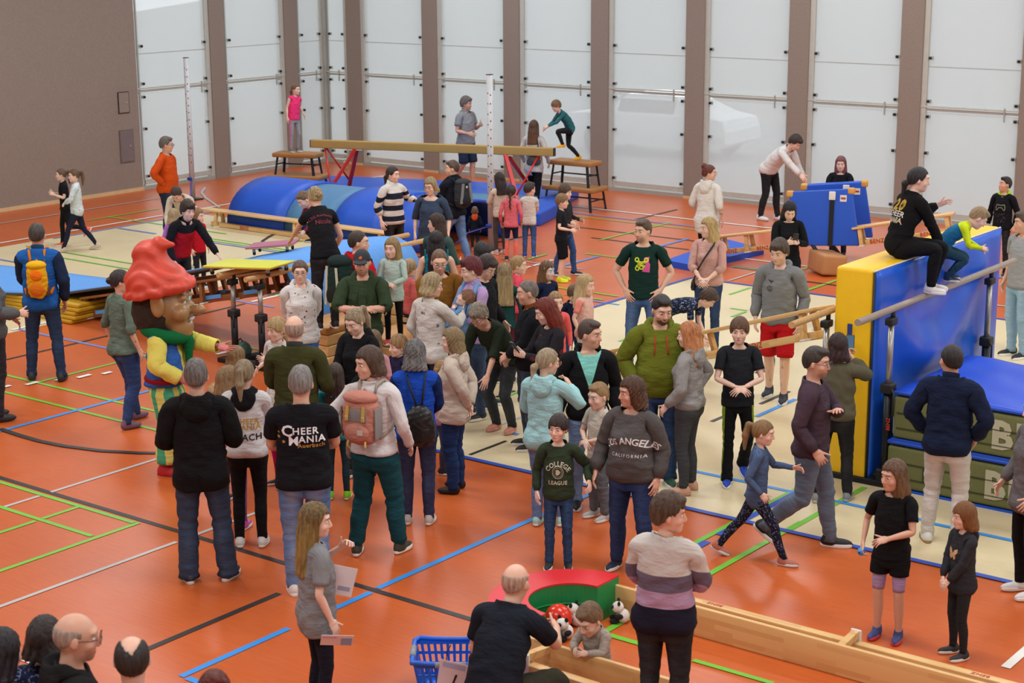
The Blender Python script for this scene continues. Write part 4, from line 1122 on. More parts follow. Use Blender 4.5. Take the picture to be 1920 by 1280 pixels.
# right-hand cream field
cA = fl(1297, 521); cB = fl(1060, 905)
yb, xl = cA[1], cA[0]; yn = (fl(890, 866)[1] + fl(1227, 943)[1] + fl(1800, 1066)[1])/3
quad_obj('court_field', [(xl, yn, .002), (RWX, yn, .002), (RWX, yb, .002), (xl, yb, .002)], M_cream, floor_o)
xL2 = (fl(200, 427)[0] + fl(60, 455)[0])/2; xR2 = (fl(115, 602)[0] + fl(400, 541)[0])/2; yB2 = 21.6
quad_obj('court_field', [(xL2, FWY, .002), (xR2, FWY, .002), (xR2, yB2, .002), (xL2, yB2, .002)], M_cream, floor_o)
LC = {'g': '#6fbf3a', 'b': '#2f8fe0', 'B': '#2a50b4', 'k': '#2c2a2c', 'w': '#e8e6e0', 's': '#b9b7b4', 'l': '#6f86c8'}
LM = {k: plain('line_paint_' + k, v, .45, var=.03) for k, v in LC.items()}
LZ_ = [0]
def line(col, P, w=.05, z=.004):
    LZ_[0] += 1; z = z + .00006*LZ_[0]
    P = [np.array(fl(*p) if len(p) == 2 else p)[:2] for p in P]; L, R_ = [], []
    for i, p in enumerate(P):
        d = unit(np.append(P[min(i+1, len(P)-1)] - P[max(i-1, 0)], 0))[:2]; nn = np.array([-d[1], d[0]])*w/2; L.append(p + nn); R_.append(p - nn)
    V = [(q[0], q[1], z) for q in L] + [(q[0], q[1], z) for q in R_]; m = len(P)
    me = new_mesh('court_line', V, [(i, m+i, m+i+1, i+1) for i in range(m-1)], False); me.materials.append(LM[col]); link('court_line', me, None, floor_o)
def axline(col, p, q, ax, w=.05, z=.004):
    """line between two seen floor points, squared to the hall axis ax ('x' or 'y')"""
    a, b = fl(*p), fl(*q)
    if ax == 'x': m = (a[1]+b[1])/2; a[1] = b[1] = m
    else: m = (a[0]+b[0])/2; a[0] = b[0] = m
    line(col, [tuple(a), tuple(b)], w, z)
for col, p, q, ax, w in [
    ('k', (-60, 877), (905, 1168), 'x', .06), ('g', (-40, 892), (252, 980), 'x', .05), ('g', (-40, 1085), (260, 980), 'y', .05), ('g', (-30, 941), (173, 1005), 'x', .05), ('g', (-20, 1005), (67, 977), 'y', .05), ('g', (79, 972), (147, 951), 'y', .05),
    ('s', (8, 950), (75, 930), 'y', .045), ('s', (97, 923), (300, 858), 'y', .045), ('s', (-40, 1152), (331, 1016), 'y', .045), ('s', (366, 1003), (490, 958), 'y', .045), ('k', (275, 1217), (524, 1113), 'y', .06),
    ('b', (340, 1269), (540, 1178), 'y', .06), ('b', (625, 1141), (697, 1111), 'y', .06), ('b', (707, 1103), (1003, 972), 'y', .06), ('b', (1003, 972), (1120, 921), 'y', .06), ('b', (352, 1271), (400, 1290), 'x', .06),
    ('k', (5, 677), (457, 569), 'y', .05), ('l', (27, 617), (287, 670), 'x', .06), ('g', (-20, 697), (400, 796), 'x', .05), ('g', (-20, 729), (400, 832), 'x', .05), ('g', (73, 716), (300, 660), 'y', .05), ('b', (-30, 816), (300, 728), 'y', .06),
    ('w', (472, 566), (560, 545), 'y', .06), ('l', (420, 562), (520, 575), 'x', .06), ('g', (380, 630), (560, 675), 'x', .05), ('g', (488, 547), (530, 556), 'x', .05),
    ('w', (30, 1227), (75, 1249), 'x', .07), ('w', (1885, 1252), (1930, 1213), 'y', .07),
    ('g', (1318, 1086), (1500, 978), 'y', .06), ('g', (1480, 993), (1622, 914), 'y', .06), ('g', (1280, 1031), (1505, 911), 'y', .06), ('B', (1393, 977), (1505, 917), 'y', .07), ('B', (1346, 1003), (1369, 994), 'y', .08), ('B', (1305, 1025), (1328, 1016), 'y', .08),
    ('b', (1200, 862), (1487, 923), 'x', .06), ('b', (1545, 934), (1745, 980), 'x', .06), ('b', (1745, 980), (1930, 1022), 'x', .06), ('g', (1130, 1186), (1180, 1160), 'y', .06), ('g', (1140, 1190), (1200, 1208), 'x', .06), ('g', (1300, 1238), (1450, 1282), 'x', .05),
    ('b', (1410, 780), (1500, 750), 'y', .06), ('k', (1330, 790), (1400, 765), 'y', .05), ('k', (1420, 757), (1485, 735), 'y', .05), ('k', (845, 845), (985, 835), 'y', .04), ('b', (955, 812), (972, 815), 'x', .06), ('b', (1060, 833), (1085, 838), 'x', .06), ('s', (925, 800), (985, 780), 'y', .05), ('k', (930, 745), (965, 733), 'y', .05), ('g', (930, 750), (975, 735), 'y', .05),
    ('g', (1160, 640), (1200, 628), 'y', .05), ('g', (1160, 655), (1170, 652), 'y', .05), ('g', (1365, 552), (1410, 540), 'y', .05), ('g', (1370, 578), (1400, 583), 'x', .05), ('g', (1370, 594), (1400, 585), 'y', .05), ('b', (1470, 612), (1510, 618), 'x', .05), ('b', (1525, 618), (1545, 622), 'x', .05), ('b', (1060, 575), (1200, 560), 'x', .05),
    ('w', (1040, 388), (1800, 462), 'x', .07), ('w', (640, 345), (720, 328), 'y', .06), ('w', (710, 331), (820, 343), 'x', .06), ('k', (1050, 425), (1310, 450), 'x', .05), ('k', (1100, 448), (1300, 466), 'x', .05), ('l', (1060, 400), (1310, 424), 'x', .06), ('g', (1060, 404), (1310, 432), 'x', .04), ('g', (1120, 450), (1262, 418), 'y', .05), ('k', (1190, 412), (1270, 393), 'y', .05), ('g', (1100, 475), (1200, 490), 'x', .05),
    ('b', (1160, 475), (1310, 450), 'y', .06), ('b', (1040, 500), (1130, 482), 'y', .06), ('g', (1020, 536), (1160, 556), 'x', .05), ('g', (1060, 552), (1130, 563), 'x', .05), ('s', (1365, 527), (1420, 510), 'y', .04), ('g', (1500, 548), (1580, 523), 'y', .06), ('k', (1500, 515), (1580, 549), 'x', .05), ('g', (1500, 505), (1560, 490), 'y', .05), ('g', (1375, 500), (1420, 507), 'x', .05), ('w', (1300, 474), (1600, 510), 'x', .04),
    ('w', (-20, 468), (440, 374), 'y', .07), ('s', (-20, 417), (330, 372), 'y', .05), ('g', (160, 414), (300, 392), 'y', .05), ('g', (190, 410), (440, 436), 'x', .05), ('l', (90, 446), (330, 411), 'y', .06), ('l', (225, 428), (290, 439), 'x', .07), ('g', (60, 460), (340, 514), 'x', .05), ('g', (105, 483), (330, 519), 'x', .05), ('g', (330, 440), (560, 470), 'x', .05), ('l', (330, 452), (600, 478), 'x', .06), ('g', (320, 448), (600, 474), 'x', .04), ('g', (490, 467), (570, 452), 'y', .05), ('l', (380, 401), (420, 393), 'y', .05), ('w', (10, 617), (400, 541), 'y', .07), ('l', (-20, 484), (60, 497), 'x', .06),
    ('k', (930, 455), (1000, 440), 'y', .05), ('k', (780, 480), (850, 492), 'x', .05), ('s', (930, 487), (1100, 503), 'x', .04), ('g', (985, 486), (1030, 478), 'y', .05), ('b', (1800, 545), (1920, 505), 'y', .06), ('s', (1800, 560), (1930, 585), 'x', .05)]:
    axline(col, p, q, ax, w)
axline('B', (810, 847), (1900, 1090), 'x', .07, .005)
for a, b in (((xl, yn, 0), (xl, yb, 0)), ((xl, yb, 0), (RWX, yb, 0))): line('B', [a, b], .06, .005)
for i in range(7):     # white dashes
    a, b = [((0, 727), (22, 724)), ((47, 722), (73, 717)), ((103, 714), (122, 710)), ((145, 709), (170, 703)), ((192, 702), (209, 698)), ((282, 687), (300, 683)), ((405, 665), (428, 660))][i]
    axline('w', a, b, 'y', .07)
for i in range(4): axline('w', [(985, 503), (1000, 499), (1014, 496), (1027, 491)][i], [(995, 500), (1010, 496), (1023, 492), (1037, 488)][i], 'y', .06)
line('k', [(0, 805), (40, 818), (75, 828), (120, 837), (190, 846), (260, 850), (300, 850)], .07)
line('k', [(522, 436), (505, 444), (493, 452), (490, 458), (497, 466)], .06); line('s', [(385, 352), (378, 362), (386, 372), (412, 390)], .05)
line('k', [(1446, 667), (1448, 676), (1446, 688), (1436, 695), (1418, 700)], .07)
# ------------------------------------------------------------------ lettering
FONTS = {}
def text_mesh(txt, bold=0.0, shear=0.0, sp=1.0, h=None, sub=0):
    key = (txt, bold, shear, sp, sub)
    if key in FONTS: return FONTS[key]
    cu = bpy.data.curves.new('lettering', 'FONT'); cu.body = txt; cu.align_x = 'CENTER'; cu.align_y = 'CENTER'; cu.offset = bold; cu.shear = shear; cu.space_character = sp; cu.resolution_u = 2; cu.size = 1.0
    ob = bpy.data.objects.new('lettering', cu); COL.objects.link(ob); dg = bpy.context.evaluated_depsgraph_get(); me = bpy.data.meshes.new_from_object(ob.evaluated_get(dg)); bpy.data.objects.remove(ob)
    bm = bmesh.new(); bm.from_mesh(me); bmesh.ops.triangulate(bm, faces=bm.faces[:])
    for _ in range(sub):
        e = [e for e in bm.edges if e.calc_length() > .22]
        if e: bmesh.ops.subdivide_edges(bm, edges=e, cuts=1); bmesh.ops.triangulate(bm, faces=bm.faces[:])
    V = np.array([v.co[:] for v in bm.verts]); Fc = [tuple(v.index for v in f.verts) for f in bm.faces] if (bm.verts.index_update() is None) else []
    bm.free(); FONTS[key] = (V, Fc); return FONTS[key]
def lettering(txt, size, M, mat, parent, bold=.0, sp=1.0, shear=0.0):
    V, Fc = text_mesh(txt, bold, shear, sp); me = new_mesh('lettering', V*size, Fc, False); me.materials.append(mat); return link('lettering', me, None, parent, M)
for t_, b_, s_ in (('BENZ', .03, 1.1),): text_mesh(t_, b_, 0, s_)

# ------------------------------------------------------------------ materials of the apparatus
def wood(name, c1, c2, sc=(2.2, 9, 9), var=1.):
    n = NT(name); v = n.coord('Object')
    br = n.n('ShaderNodeTexBrick', i_Scale=1.0); mp = n.n('ShaderNodeMapping'); n.l(v, mp.inputs[0]); mp.inputs['Rotation'].default_value = (math.pi/2*0, 0, 0)
    cb = n.n('ShaderNodeCombineXYZ'); sx = n.n('ShaderNodeSeparateXYZ'); n.l(v, sx.inputs[0]); n.l(sx.outputs[0], cb.inputs[0]); n.l(n.math('ADD', sx.outputs[1], sx.outputs[2]), cb.inputs[1]); n.l(cb.outputs[0], br.inputs['Vector'])
    br.inputs['Brick Width'].default_value = .42; br.inputs['Row Height'].default_value = .036; br.inputs['Mortar Size'].default_value = 0.0; br.inputs['Bias'].default_value = -.45
    br.inputs['Color1'].default_value = (*srgb(c1), 1); br.inputs['Color2'].default_value = (*srgb(c2), 1); br.offset = .37
    gr = n.noise(n.coord('Object', (3, 60, 60)), 2, 3); n.set(color=n.mix(n.math('MULTIPLY', gr, .5), br.outputs[0], srgb(c1)), rough=.38, spec=.4); return n.m
M_bench = wood('bench_pine', '#e0b87c', '#b4763a'); M_bench2 = wood('bench_dark_wood', '#8f5a30', '#6d3f22'); M_rail = plain('rail_ash', '#c99f66', .45, var=.15, nscale=25); M_railg = plain('rail_grey', '#9c8f84', .35, var=.1)
M_blue = plain('mat_blue', '#1452c4', .5, var=.06, nscale=3, bump=.15, bscale=200); M_steelblue = plain('mat_steel_blue', '#4f7fa8', .6, var=.06, bump=.15, bscale=200); M_gloss = plain('mat_gloss_blue', '#1a5bd0', .33, var=.05, nscale=3)
M_carpet = plain('carpet_light_blue', '#5f9ae0', .9, var=.07, nscale=20, bump=.3, bscale=250); M_foam = plain('foam_edge', '#4a4c52', .9); M_yel = plain('mat_yellow', '#f2c11a', .4, var=.05); M_yel2 = plain('mat_mustard', '#c79a18', .6, var=.1)
n = NT('mat_olive_weave'); v = n.coord('Object', (1, 1, 1)); ck = n.n('ShaderNodeTexChecker', i_Scale=160.0); n.l(v, ck.inputs[0]); n.set(color=n.mix(n.math('ADD', n.math('MULTIPLY', ck.outputs[1], .4), n.math('MULTIPLY', n.noise(v, 40, 2), .5)), srgb('#5a5d32'), srgb('#7d8050')), rough=.85); M_olive = n.m
M_tan = plain('leather_tan', '#a8743c', .5, var=.1); M_beamtan = plain('beam_tan', '#b08f50', .75, var=.06); M_redm = plain('red_lacquer', '#c4231c', .35, .1); M_red = plain('foam_red', '#d4222c', .42, var=.04, nscale=2); M_green = plain('foam_green', '#138a4a', .42, var=.04, nscale=2)
M_capt = plain('corner_tan', '#d49a4a', .55); M_print = plain('print_red', '#b5341c', .6); M_whitep = plain('white_plastic', '#dedcd6', .5); M_bclip = plain('clip_blue', '#5aa8f0', .4, .2); M_blk = plain('black_steel', '#1d2024', .42, .4); M_chrome = plain('galvanised_tube', '#a8a6a0', .3, .7, var=.1)

def sR(ax, ay, az): return np.stack([unit(ax), unit(ay), unit(az)], 1)
def bench(label, P, R, L=4.0, mats=None, letters=(1,), cat='bench', tip=0, clips=False, nleg=3):
    """gym bench: local x along, seat up (+z) at .31, narrow balance beam below"""
    mb, ml = mats or (M_bench, M_bench)
    t = empty('gym_bench'); t.matrix_world = mat4(R, P); tag(t, label, cat, 'wooden gym benches')
    box('seat_board', (0, 0, .2925), (L, .235, .035), mb, t, None, .008)
    box('support_beam', (0, 0, .045), (L - .3, .10, .075), mb, t, None, .006)
    for i in range(nleg):
        x = (-.5 + (i + .5)/nleg)*L*1.12 if nleg > 1 else 0; x = (-L*.43, 0, L*.43)[i] if nleg == 3 else x
        for sg in (-1, 1): box('leg', (x, sg*.085, .145), (.055, .05, .26), ml, t, rx(sg*.12))
        box('foot', (x, 0, .012), (.08, .26, .024), M_whitep, t, None, .006)
    if clips:
        for i in range(5): box('clip', (-L*.4 + i*L*.2, .056 if clips > 0 else -.056, .075), (.32, .012, .05), M_bclip, t)
    for sg in letters:
        for x in (-L*.28, L*.22):
            M = mat4(sR((1, 0, 0), (0, 0, 1), (0, -1, 0)) if sg > 0 else sR((-1, 0, 0), (0, 0, 1), (0, 1, 0)), (x, -.0515*sg, .045)); lettering('BENZ', .085, M, M_print, t, .03, 1.1)
    return t
def seg_R(a, b, up=(0, 0, 1)):
    x = unit(np.array(b, float) - np.array(a, float)); y = unit(np.cross(up, x)); return np.stack([x, y, np.cross(x, y)], 1)

# 1 bench in front of the blue arches
bench('long pine gym bench standing in front of the curved blue mats', (-20.75, 20.82, 0), np.eye(3), 4.6)
# 2, 3 benches lying on their sides around the play corner
bench('pine gym bench lying on its side, its seat board facing the camera', (-5.0, 10.50, .1175), sR((1, 0, 0), (0, 0, 1), (0, -1, 0)), 4.0, letters=())
b3 = bench('pine gym bench on its side in front of the toddler, beam towards the camera', (-4.93, 8.72, .1175), sR((1, 0, 0), (0, 0, -1), (0, 1, 0)), 4.0, letters=())
for t_, (xs, yy) in (((bpy.data.objects['gym_bench.001']), ((-1.15, .95), .05)), (b3, ((-.95, 1.2), -.05))):
    for x in xs: lettering('BENZ', .05, mat4(sR((1, 0, 0), (0, 0, -1), (0, 1, 0)) if yy < 0 else sR((-1, 0, 0), (0, 0, 1), (0, 1, 0)) @ np.diag([1, 1, 1]), (x, yy*1.03, .045)), M_print, t_, .03, 1.1)
# 4, 5 inclined benches under the blue carpet
for lab, y0, let in (('dark wooden bench sloping up under the light blue carpet, nearer one', 14.52, (1,)), ('dark wooden bench sloping up under the light blue carpet, farther one', 15.28, ())):
    a, b = np.array([-18.55, y0, .0]), np.array([-14.85, y0, .80]); R_ = seg_R(a, b)
    bench(lab, (a + b)/2, R_, 3.75, (M_bench2, M_bench2), let, clips=-1, nleg=7)
# 6 bench hooked onto the right-hand parallel bars, 7/8 benches at the padded frames
a, b = np.array([-10.9, 15.95, .04]), np.array([-7.32, 14.55, 1.30]); bench('pine gym bench sloping up onto the parallel bars beside the yellow mat', (a + b)/2, seg_R(a, b), 4.0)
a, b = fl(1350, 478, .12), fl(1468, 466, .36); bench('pine gym bench sloping up from the flat blue mat to the padded frames', (a + b)/2, seg_R(a, b), np.linalg.norm(b - a))
a, b = fl(1606, 462, .40), fl(1795, 436, .72); bench('pine gym bench running right from the upright padded frames', (a + b)/2, seg_R(a, b), np.linalg.norm(b - a))

# ------------------------------------------------------------------ balance beam with step tables
t = empty('balancing_apparatus'); A, B = np.array([-23.54, 24.07, 1.14]), np.array([-18.79, 25.68, 1.14]); t.matrix_world = mat4(seg_R(A, B), (A + B)/2 - np.array([0, 0, 1.14]))
tag(t, 'long tan balance beam on red slanted legs by the windows', 'balance beam')
box('beam', (0, 0, 1.13), (5.0, .13, .16), M_beamtan, t, None, .02, 3)
for sg in (-1, 1):
    box('end_cap', (sg*2.505, 0, 1.13), (.015, .12, .15), M_blackr, t)
    for s2 in (-1, 1): beam('leg', (sg*1.55, s2*.05, 1.05), (sg*2.05, s2*.62, .03), .07, .05, M_redm, t); bar('brace', (sg*2.2, s2*.03, 1.05), (sg*1.9, s2*.45, .35), .018, M_redm, t)
    box('foot', (sg*2.05, 0, .02), (.09, 1.4, .04), M_redm, t); box('bracket', (sg*1.55, 0, 1.045), (.3, .1, .03), M_whitep, t)
def stool(label, c, z0, yaw, w=.95, d=.42, h=.5):
    t = empty('step_table', (c[0], c[1], z0), yaw); tag(t, label, 'step table', 'brown padded step tables at the beam')
    box('padded_top', (0, 0, h - .045), (w, d, .09), M_tan, t, None, .03, 3)
    for sx in (-1, 1):
        for sy in (-1, 1): beam('leg', (sx*(w/2 - .1), sy*(d/2 - .06), h - .08), (sx*(w/2 - .05), sy*(d/2 - .03), .0), .04, .04, M_steel, t)
        bar('stretcher', (sx*(w/2 - .07), -d/2 + .05, h*.45), (sx*(w/2 - .07), d/2 - .05, h*.45), .014, M_steel, t)
    bar('stretcher', (-w/2 + .07, d/2 - .05, h*.4), (w/2 - .07, d/2 - .05, h*.4), .014, M_steel, t)
cL = fl(560, 326, .42); cH = np.array([cL[0] - .0, cL[1] + .0])
stool('lower brown step table left of the beam, carrying another table', (cL[0], cL[1]), 0, .33, 1.15, .6, .42); stool('upper brown step table left of the beam under the girl in pink', (cL[0], cL[1]), .42, .33, .95, .45, .44)
cR = fl(1078, 350, .42)
stool('lower brown step table right of the beam, carrying another table', (cR[0], cR[1]), 0, .05, 1.15, .6, .45); stool('upper brown step table right of the beam under the boy in teal', (cR[0], cR[1]), .45, .05, .95, .45, .48)
# crash mats below the beam
Rb = seg_R(A, B)
for lab, off, along, size, m in (('blue landing mat under the far side of the beam', .95, -.35, (5.6, 1.7, .24), M_blue), ('blue landing mat under the near side of the beam', -.80, .45, (4.6, 1.7, .24), M_blue), ('steel blue thin mat lying on the near landing mat', -.80, .5, (3.4, 1.6, .06), M_steelblue)):
    P = (A + B)/2 + Rb @ np.array([along, off, 0]); P[2] = size[2]/2 + (.24 if size[2] < .1 else 0)
    t = empty('landing_mat', (P[0], P[1], P[2] - size[2]/2), math.atan2(Rb[1, 0], Rb[0, 0])); tag(t, lab, 'mat', 'mats below the beam')
    box('cover', (0, 0, size[2]/2), size, m, t, None, .03, 3); box('carry_strap', (0, -size[1]/2 - .004, size[2]/2), (.24, .012, .04), M_capt, t)
# ------------------------------------------------------------------ curved blue mats
def arch(label, x0, x1, mat, grow=0.):
    yc, ry_, rz_ = 21.90, .95 + grow, .75 + grow
    P = [[(x, yc + ry_*math.cos(a), max(.0, rz_*math.sin(a)**.8)) for x in np.linspace(x0, x1, 5)] for a in np.linspace(math.pi, 0, 22)]
    o = sheet('curved_mat', P, .05, mat); o.name = 'arched_mat'; tag(o, label, 'mat', 'mats bent into an arch'); return o
arch('bright blue mat bent into an arch at the left end of the row', -22.62, -21.2, M_blue); arch('steel blue mat bent into an arch between the bright blue ones', -21.25, -20.05, M_steelblue, -.03)
arch('bright blue arched mat just right of the steel blue one', -20.05, -18.9, M_blue, .01); arch('bright blue arched mat at the right end of the row', -18.9, -17.75, M_blue, -.01)
# ------------------------------------------------------------------ net posts
def post(label, P, h, strap):
    t = empty('net_post', tuple(P)); tag(t, label, 'post')
    V = []; nn = 16
    bar('tube', (0, 0, .02), (0, 0, h), .052, plain('post_aluminium', '#c6c7ca', .5, 0), t, 18); box('base_plate', (0, 0, .012), (.3, .3, .024), M_steel, t, None, .004)
    for i in range(11): box('hole', (.0 + CR[0]*0, -.051, .9 + i*.17), (.014, .006, .02), M_blk, t, rz(.45) if 0 else None)
    for i in range(14):
        an = -.35; bx_ = box('hole', (.05*math.sin(.9), -.05*math.cos(.9), .75 + i*.14), (.016, .008, .022), M_blk, t, rz(.9))
    box('cap', (0, 0, h + .006), (.09, .09, .012), M_blackr, t, None, .004)
    tubeobj('strap', [(0, 0, .42), strap[0], strap[1]], .012, plain('strap_violet', '#5050b8', .7), t, 6)
    box('ratchet', (0, -.06, .42), (.10, .05, .06), plain('strap_blue', '#2a3f9c', .6), t, None, .01)
post('tall aluminium net post beside the man in orange', fl(362, 374), 2.79, ((.35, -.35, .25), (1.5, -1.5, .02))); post('tall aluminium net post beside the queue of children', fl(921, 470), 2.89, ((-.3, -.3, .3), (-.5, -.5, .02)))
# ------------------------------------------------------------------ parallel bars
def upright(t, p, h, yc=M_blk, col=M_chrome):
    x, y = p
    bar('column', (x, y, .0), (x, y, h*.55), .042, yc, t); bar('inner_tube', (x, y, h*.5), (x, y, h - .13), .03, col, t); box('clamp', (x, y, h*.56), (.12, .12, .10), M_blackr, t, None, .02); tubeobj('lever', [(x + .05, y - .04, h*.56), (x + .10, y - .10, h*.55), (x + .10, y - .10, h*.42)], .012, M_blackr, t)
    box('joint', (x, y, h - .115), (.08, .13, .07), M_blackr, t, None, .015); bar('rail_holder', (x, y + .03, h - .1), (x, y + .03, h - .02), .022, M_blackr, t); box('column_foot', (x, y, .09), (.14, .14, .18), M_blk, t, None, .03)
def pbars(label, xs, y0, y1, ups, h, rail, base=True):
    t = empty('parallel_bars', (sum(xs)/2, y0, 0)); tag(t, label, 'parallel bars'); cx = sum(xs)/2
    hh_ = h if isinstance(h, tuple) else (h, h)
    for x, m, h in zip(xs, rail, hh_):
        bar('rail', (x - cx, 0, h), (x - cx, y1 - y0, h), .033, m, t, 14)
        for u in ups: upright(t, (x - cx, u - y0), h)
    for u in ups: box('base_beam', (0, u - y0, .03), (abs(xs[1] - xs[0]) + .5, .16, .06), M_blk, t, None, .01)
    for x in xs: box('base_rail', (x - cx, (ups[0] + ups[-1])/2 - y0, .03), (.14, ups[-1] - ups[0], .06), M_blk, t, None, .01)
    return t
pbars('low parallel bars with wooden rails carrying the blue carpet', (-15.05, -14.58), 13.72, 17.2, (13.95, 16.55), 1.14, (M_rail, M_rail))
pb = pbars('tall parallel bars with a grey rail straddling the thick yellow mat', (-7.26, -6.60), 13.6, 17.25, (14.30, 16.62), (1.60, 1.71), (M_rail, M_railg))
box('sticker', (.365 + .043, 14.30 - 13.6 - .0, .62), (.004, .05, .16), M_whitep, pb); lettering('BENZ', .05, mat4(sR((0, 0, 1), (-1, 0, 0), (0, -1, 0)), (.365, 14.30 - 13.6 - .044, .62)), M_print, pb, .03)
# ------------------------------------------------------------------ light blue carpet slide
prof = [(-22.1, .28), (-20.5, .30), (-19.0, .33), (-17.8, .56), (-16.6, .86), (-15.6, 1.12), (-15.05, 1.24), (-14.70, 1.24), (-14.50, 1.13), (-14.42, .85), (-14.40, .4), (-14.38, .03)]
xs = np.array([p[0] for p in prof]); zs = np.array([p[1] for p in prof]); tt = np.linspace(0, 1, 46); cum = np.concatenate([[0], np.cumsum(np.hypot(np.diff(xs), np.diff(zs)))]); cum /= cum[-1]
P = []
for q in tt:
    x, z = np.interp(q, cum, xs), np.interp(q, cum, zs); yn_ = 14.38 - .5*ss(-18.6, -20.5, x); yf_ = np.interp(x, [-22.2, -20.9, -18.4, -15.5, -15.1, -14.3], [15.2, 15.5, 15.52, 15.32, 16.55, 16.75])
    P.append([(x, yn_ + (yf_ - yn_)*j/8, z + .02*math.sin(j*.8 + x)) for j in range(9)])
o = sheet('carpet_slide', P[::-1] if 0 else [[r[j] for r in P] for j in range(9)][::-1], .035, M_carpet); tag(o, 'light blue carpet running up over the low parallel bars and down', 'carpet')
me = o.data
if me.polygons[100].normal.z < 0: me.flip_normals()
me.materials.append(M_foam); nq = 8*45
for i, p_ in enumerate(me.polygons): p_.material_index = 1 if i >= nq else 0
# folded yellow mats under its low end
for k in range(5):
    o = box('folded_mat', (-19.75 + .04*(k % 2), 14.75, .028 + k*.052), (2.6, 1.25, .05), M_yel2, None, rz(.02*k), .015); o.name = 'folded_mat'; tag(o, ['lowest layer of the yellow mats piled under the carpet', 'second layer from the floor in the yellow mat pile', 'middle layer of the yellow mats piled under the carpet', 'fourth layer from the floor in the yellow mat pile', 'top layer of the yellow mats piled under the carpet'][k], 'mat', 'yellow mats under the carpet')
# yellow scooter board and pink scooter board
def caster(t, x, y, z):
    c = box('caster', (x, y, z - .03), (.03, .045, .05), M_chrome, t, None, .006); bar('wheel', (-.012, 0, -.035), (.012, 0, -.035), .028, M_steel, c)
def board(label, P, yaw, w, d, col, tilt=0.):
    t = empty('scooter_board', tuple(P), yaw); tag(t, label, 'scooter board'); t.rotation_euler = (0, tilt, yaw)
    box('deck', (0, 0, .10), (w, d, .02), plain('deck_' + col, col, .4), t, None, .008); box('deck_edge', (0, 0, .088), (w*.995, d*.995, .012), M_capt, t, None, .003)
    for sx in (-1, 1):
        for sy in (-1, 1): caster(t, sx*(w/2 - .09), sy*(d/2 - .07), .085)
board('yellow green scooter board lying on the ends of the low bars', (-14.82, 14.02, 1.16), .18, 1.0, .52, '#d0d030', -.06)
board('dark pink scooter board on top of the blue carpet', (-15.52, 15.12, 1.17), .5, .62, .38, '#a85a78', -.10)
# ------------------------------------------------------------------ vaulting boxes
def vbox(label, c, size, n, yaw=0.):
    t = empty('vaulting_box', (c[0], c[1], 0), yaw); tag(t, label, 'vaulting box', 'wooden vaulting boxes'); L, W_, H_ = size; hh = (H_ - .09)/n
    for k in range(n):
        s = box('section', (0, 0, hh*(k + .5)), (L - .02*k, W_ - .02*k, hh - .008), M_bench, t, None, .012); box('grip_hole', (0, -(W_ - .02*k)/2 - .001, 0), (.16, .006, .04), M_blk, s, None, .0)
    box('padded_top', (0, 0, H_ - .045), (L - .02*n, W_ - .02*n, .09), plain('box_leather', '#c08a4a', .5), t, None, .03, 3)
vbox('low wooden vaulting box the girl in mint stands on', (-12.85, 14.95), (1.5, .85, .46), 3, .05); vbox('wooden vaulting box beside the woman in the floral hoodie', (-13.95, 14.62), (.62, 1.1, .60), 4, .05); vbox('higher wooden vaulting box behind the girl in mint', (-13.65, 15.85), (.95, .75, .74), 4, .03)
# ------------------------------------------------------------------ thick yellow and blue mat on edge
t = empty('soft_mat', (-6.97, 15.75, 0)); tag(t, 'thick blue and yellow soft mat standing on its long edge', 'mat')
LX, LY, LZ = .38, 3.0, 2.06
core = box('yellow_side', (0, 0, LZ/2), (LX, LY, LZ), M_yel, t, None, .035, 3)
P = []
for j in range(29):
    r = []
    for i in range(33):
        u, v = i/32, j/28; y = -LY/2 + .02 + (LY - .04)*u; z = .02 + (LZ - .04)*v
        e = min(1, 6*u, 6*(1 - u), 6*v, 6*(1 - v)); sag = .075*math.exp(-((u - .42)/.28)**2)*math.sin(v*15 - 9*(u - .42)**2*4)*ss(0, .25, v)*(1 - ss(.7, .95, v)); fold = .022*math.sin(u*30 + 3*v)*math.exp(-((v - .9)/.2)**2) + .02*math.sin(u*40 - v*12)*math.exp(-((u - .38)/.12)**2)*ss(.3, .7, v)
        r.append((LX/2 + .012 + e*max(.012, .045 + sag + fold), y, z))
    P.append(r)
sheet('blue_cover', P, .02, M_gloss, t)
bar('piping', (LX/2 + .012, -LY/2 + .01, .02), (LX/2 + .012, -LY/2 + .01, LZ - .02), .012, M_blackr, t, 6); bar('piping', (LX/2 + .01, -LY/2, LZ - .01), (LX/2 + .01, LY/2, LZ - .01), .008, M_whitep, t, 6)
s_ = box('carry_handle', (-.02, -LY/2 - .008, 1.12), (.045, .016, .82), plain('strap_navy', '#22357c', .6), t, None, .004)
lettering('BENZ', .04, mat4(sR((0, 0, 1), (-1, 0, 0), (0, -1, 0)), (0, -.0095, .22)), M_print, s_, .02); lettering('BENZ', .04, mat4(sR((0, 0, 1), (-1, 0, 0), (0, -1, 0)), (0, -.0095, -.22)), M_print, s_, .02)
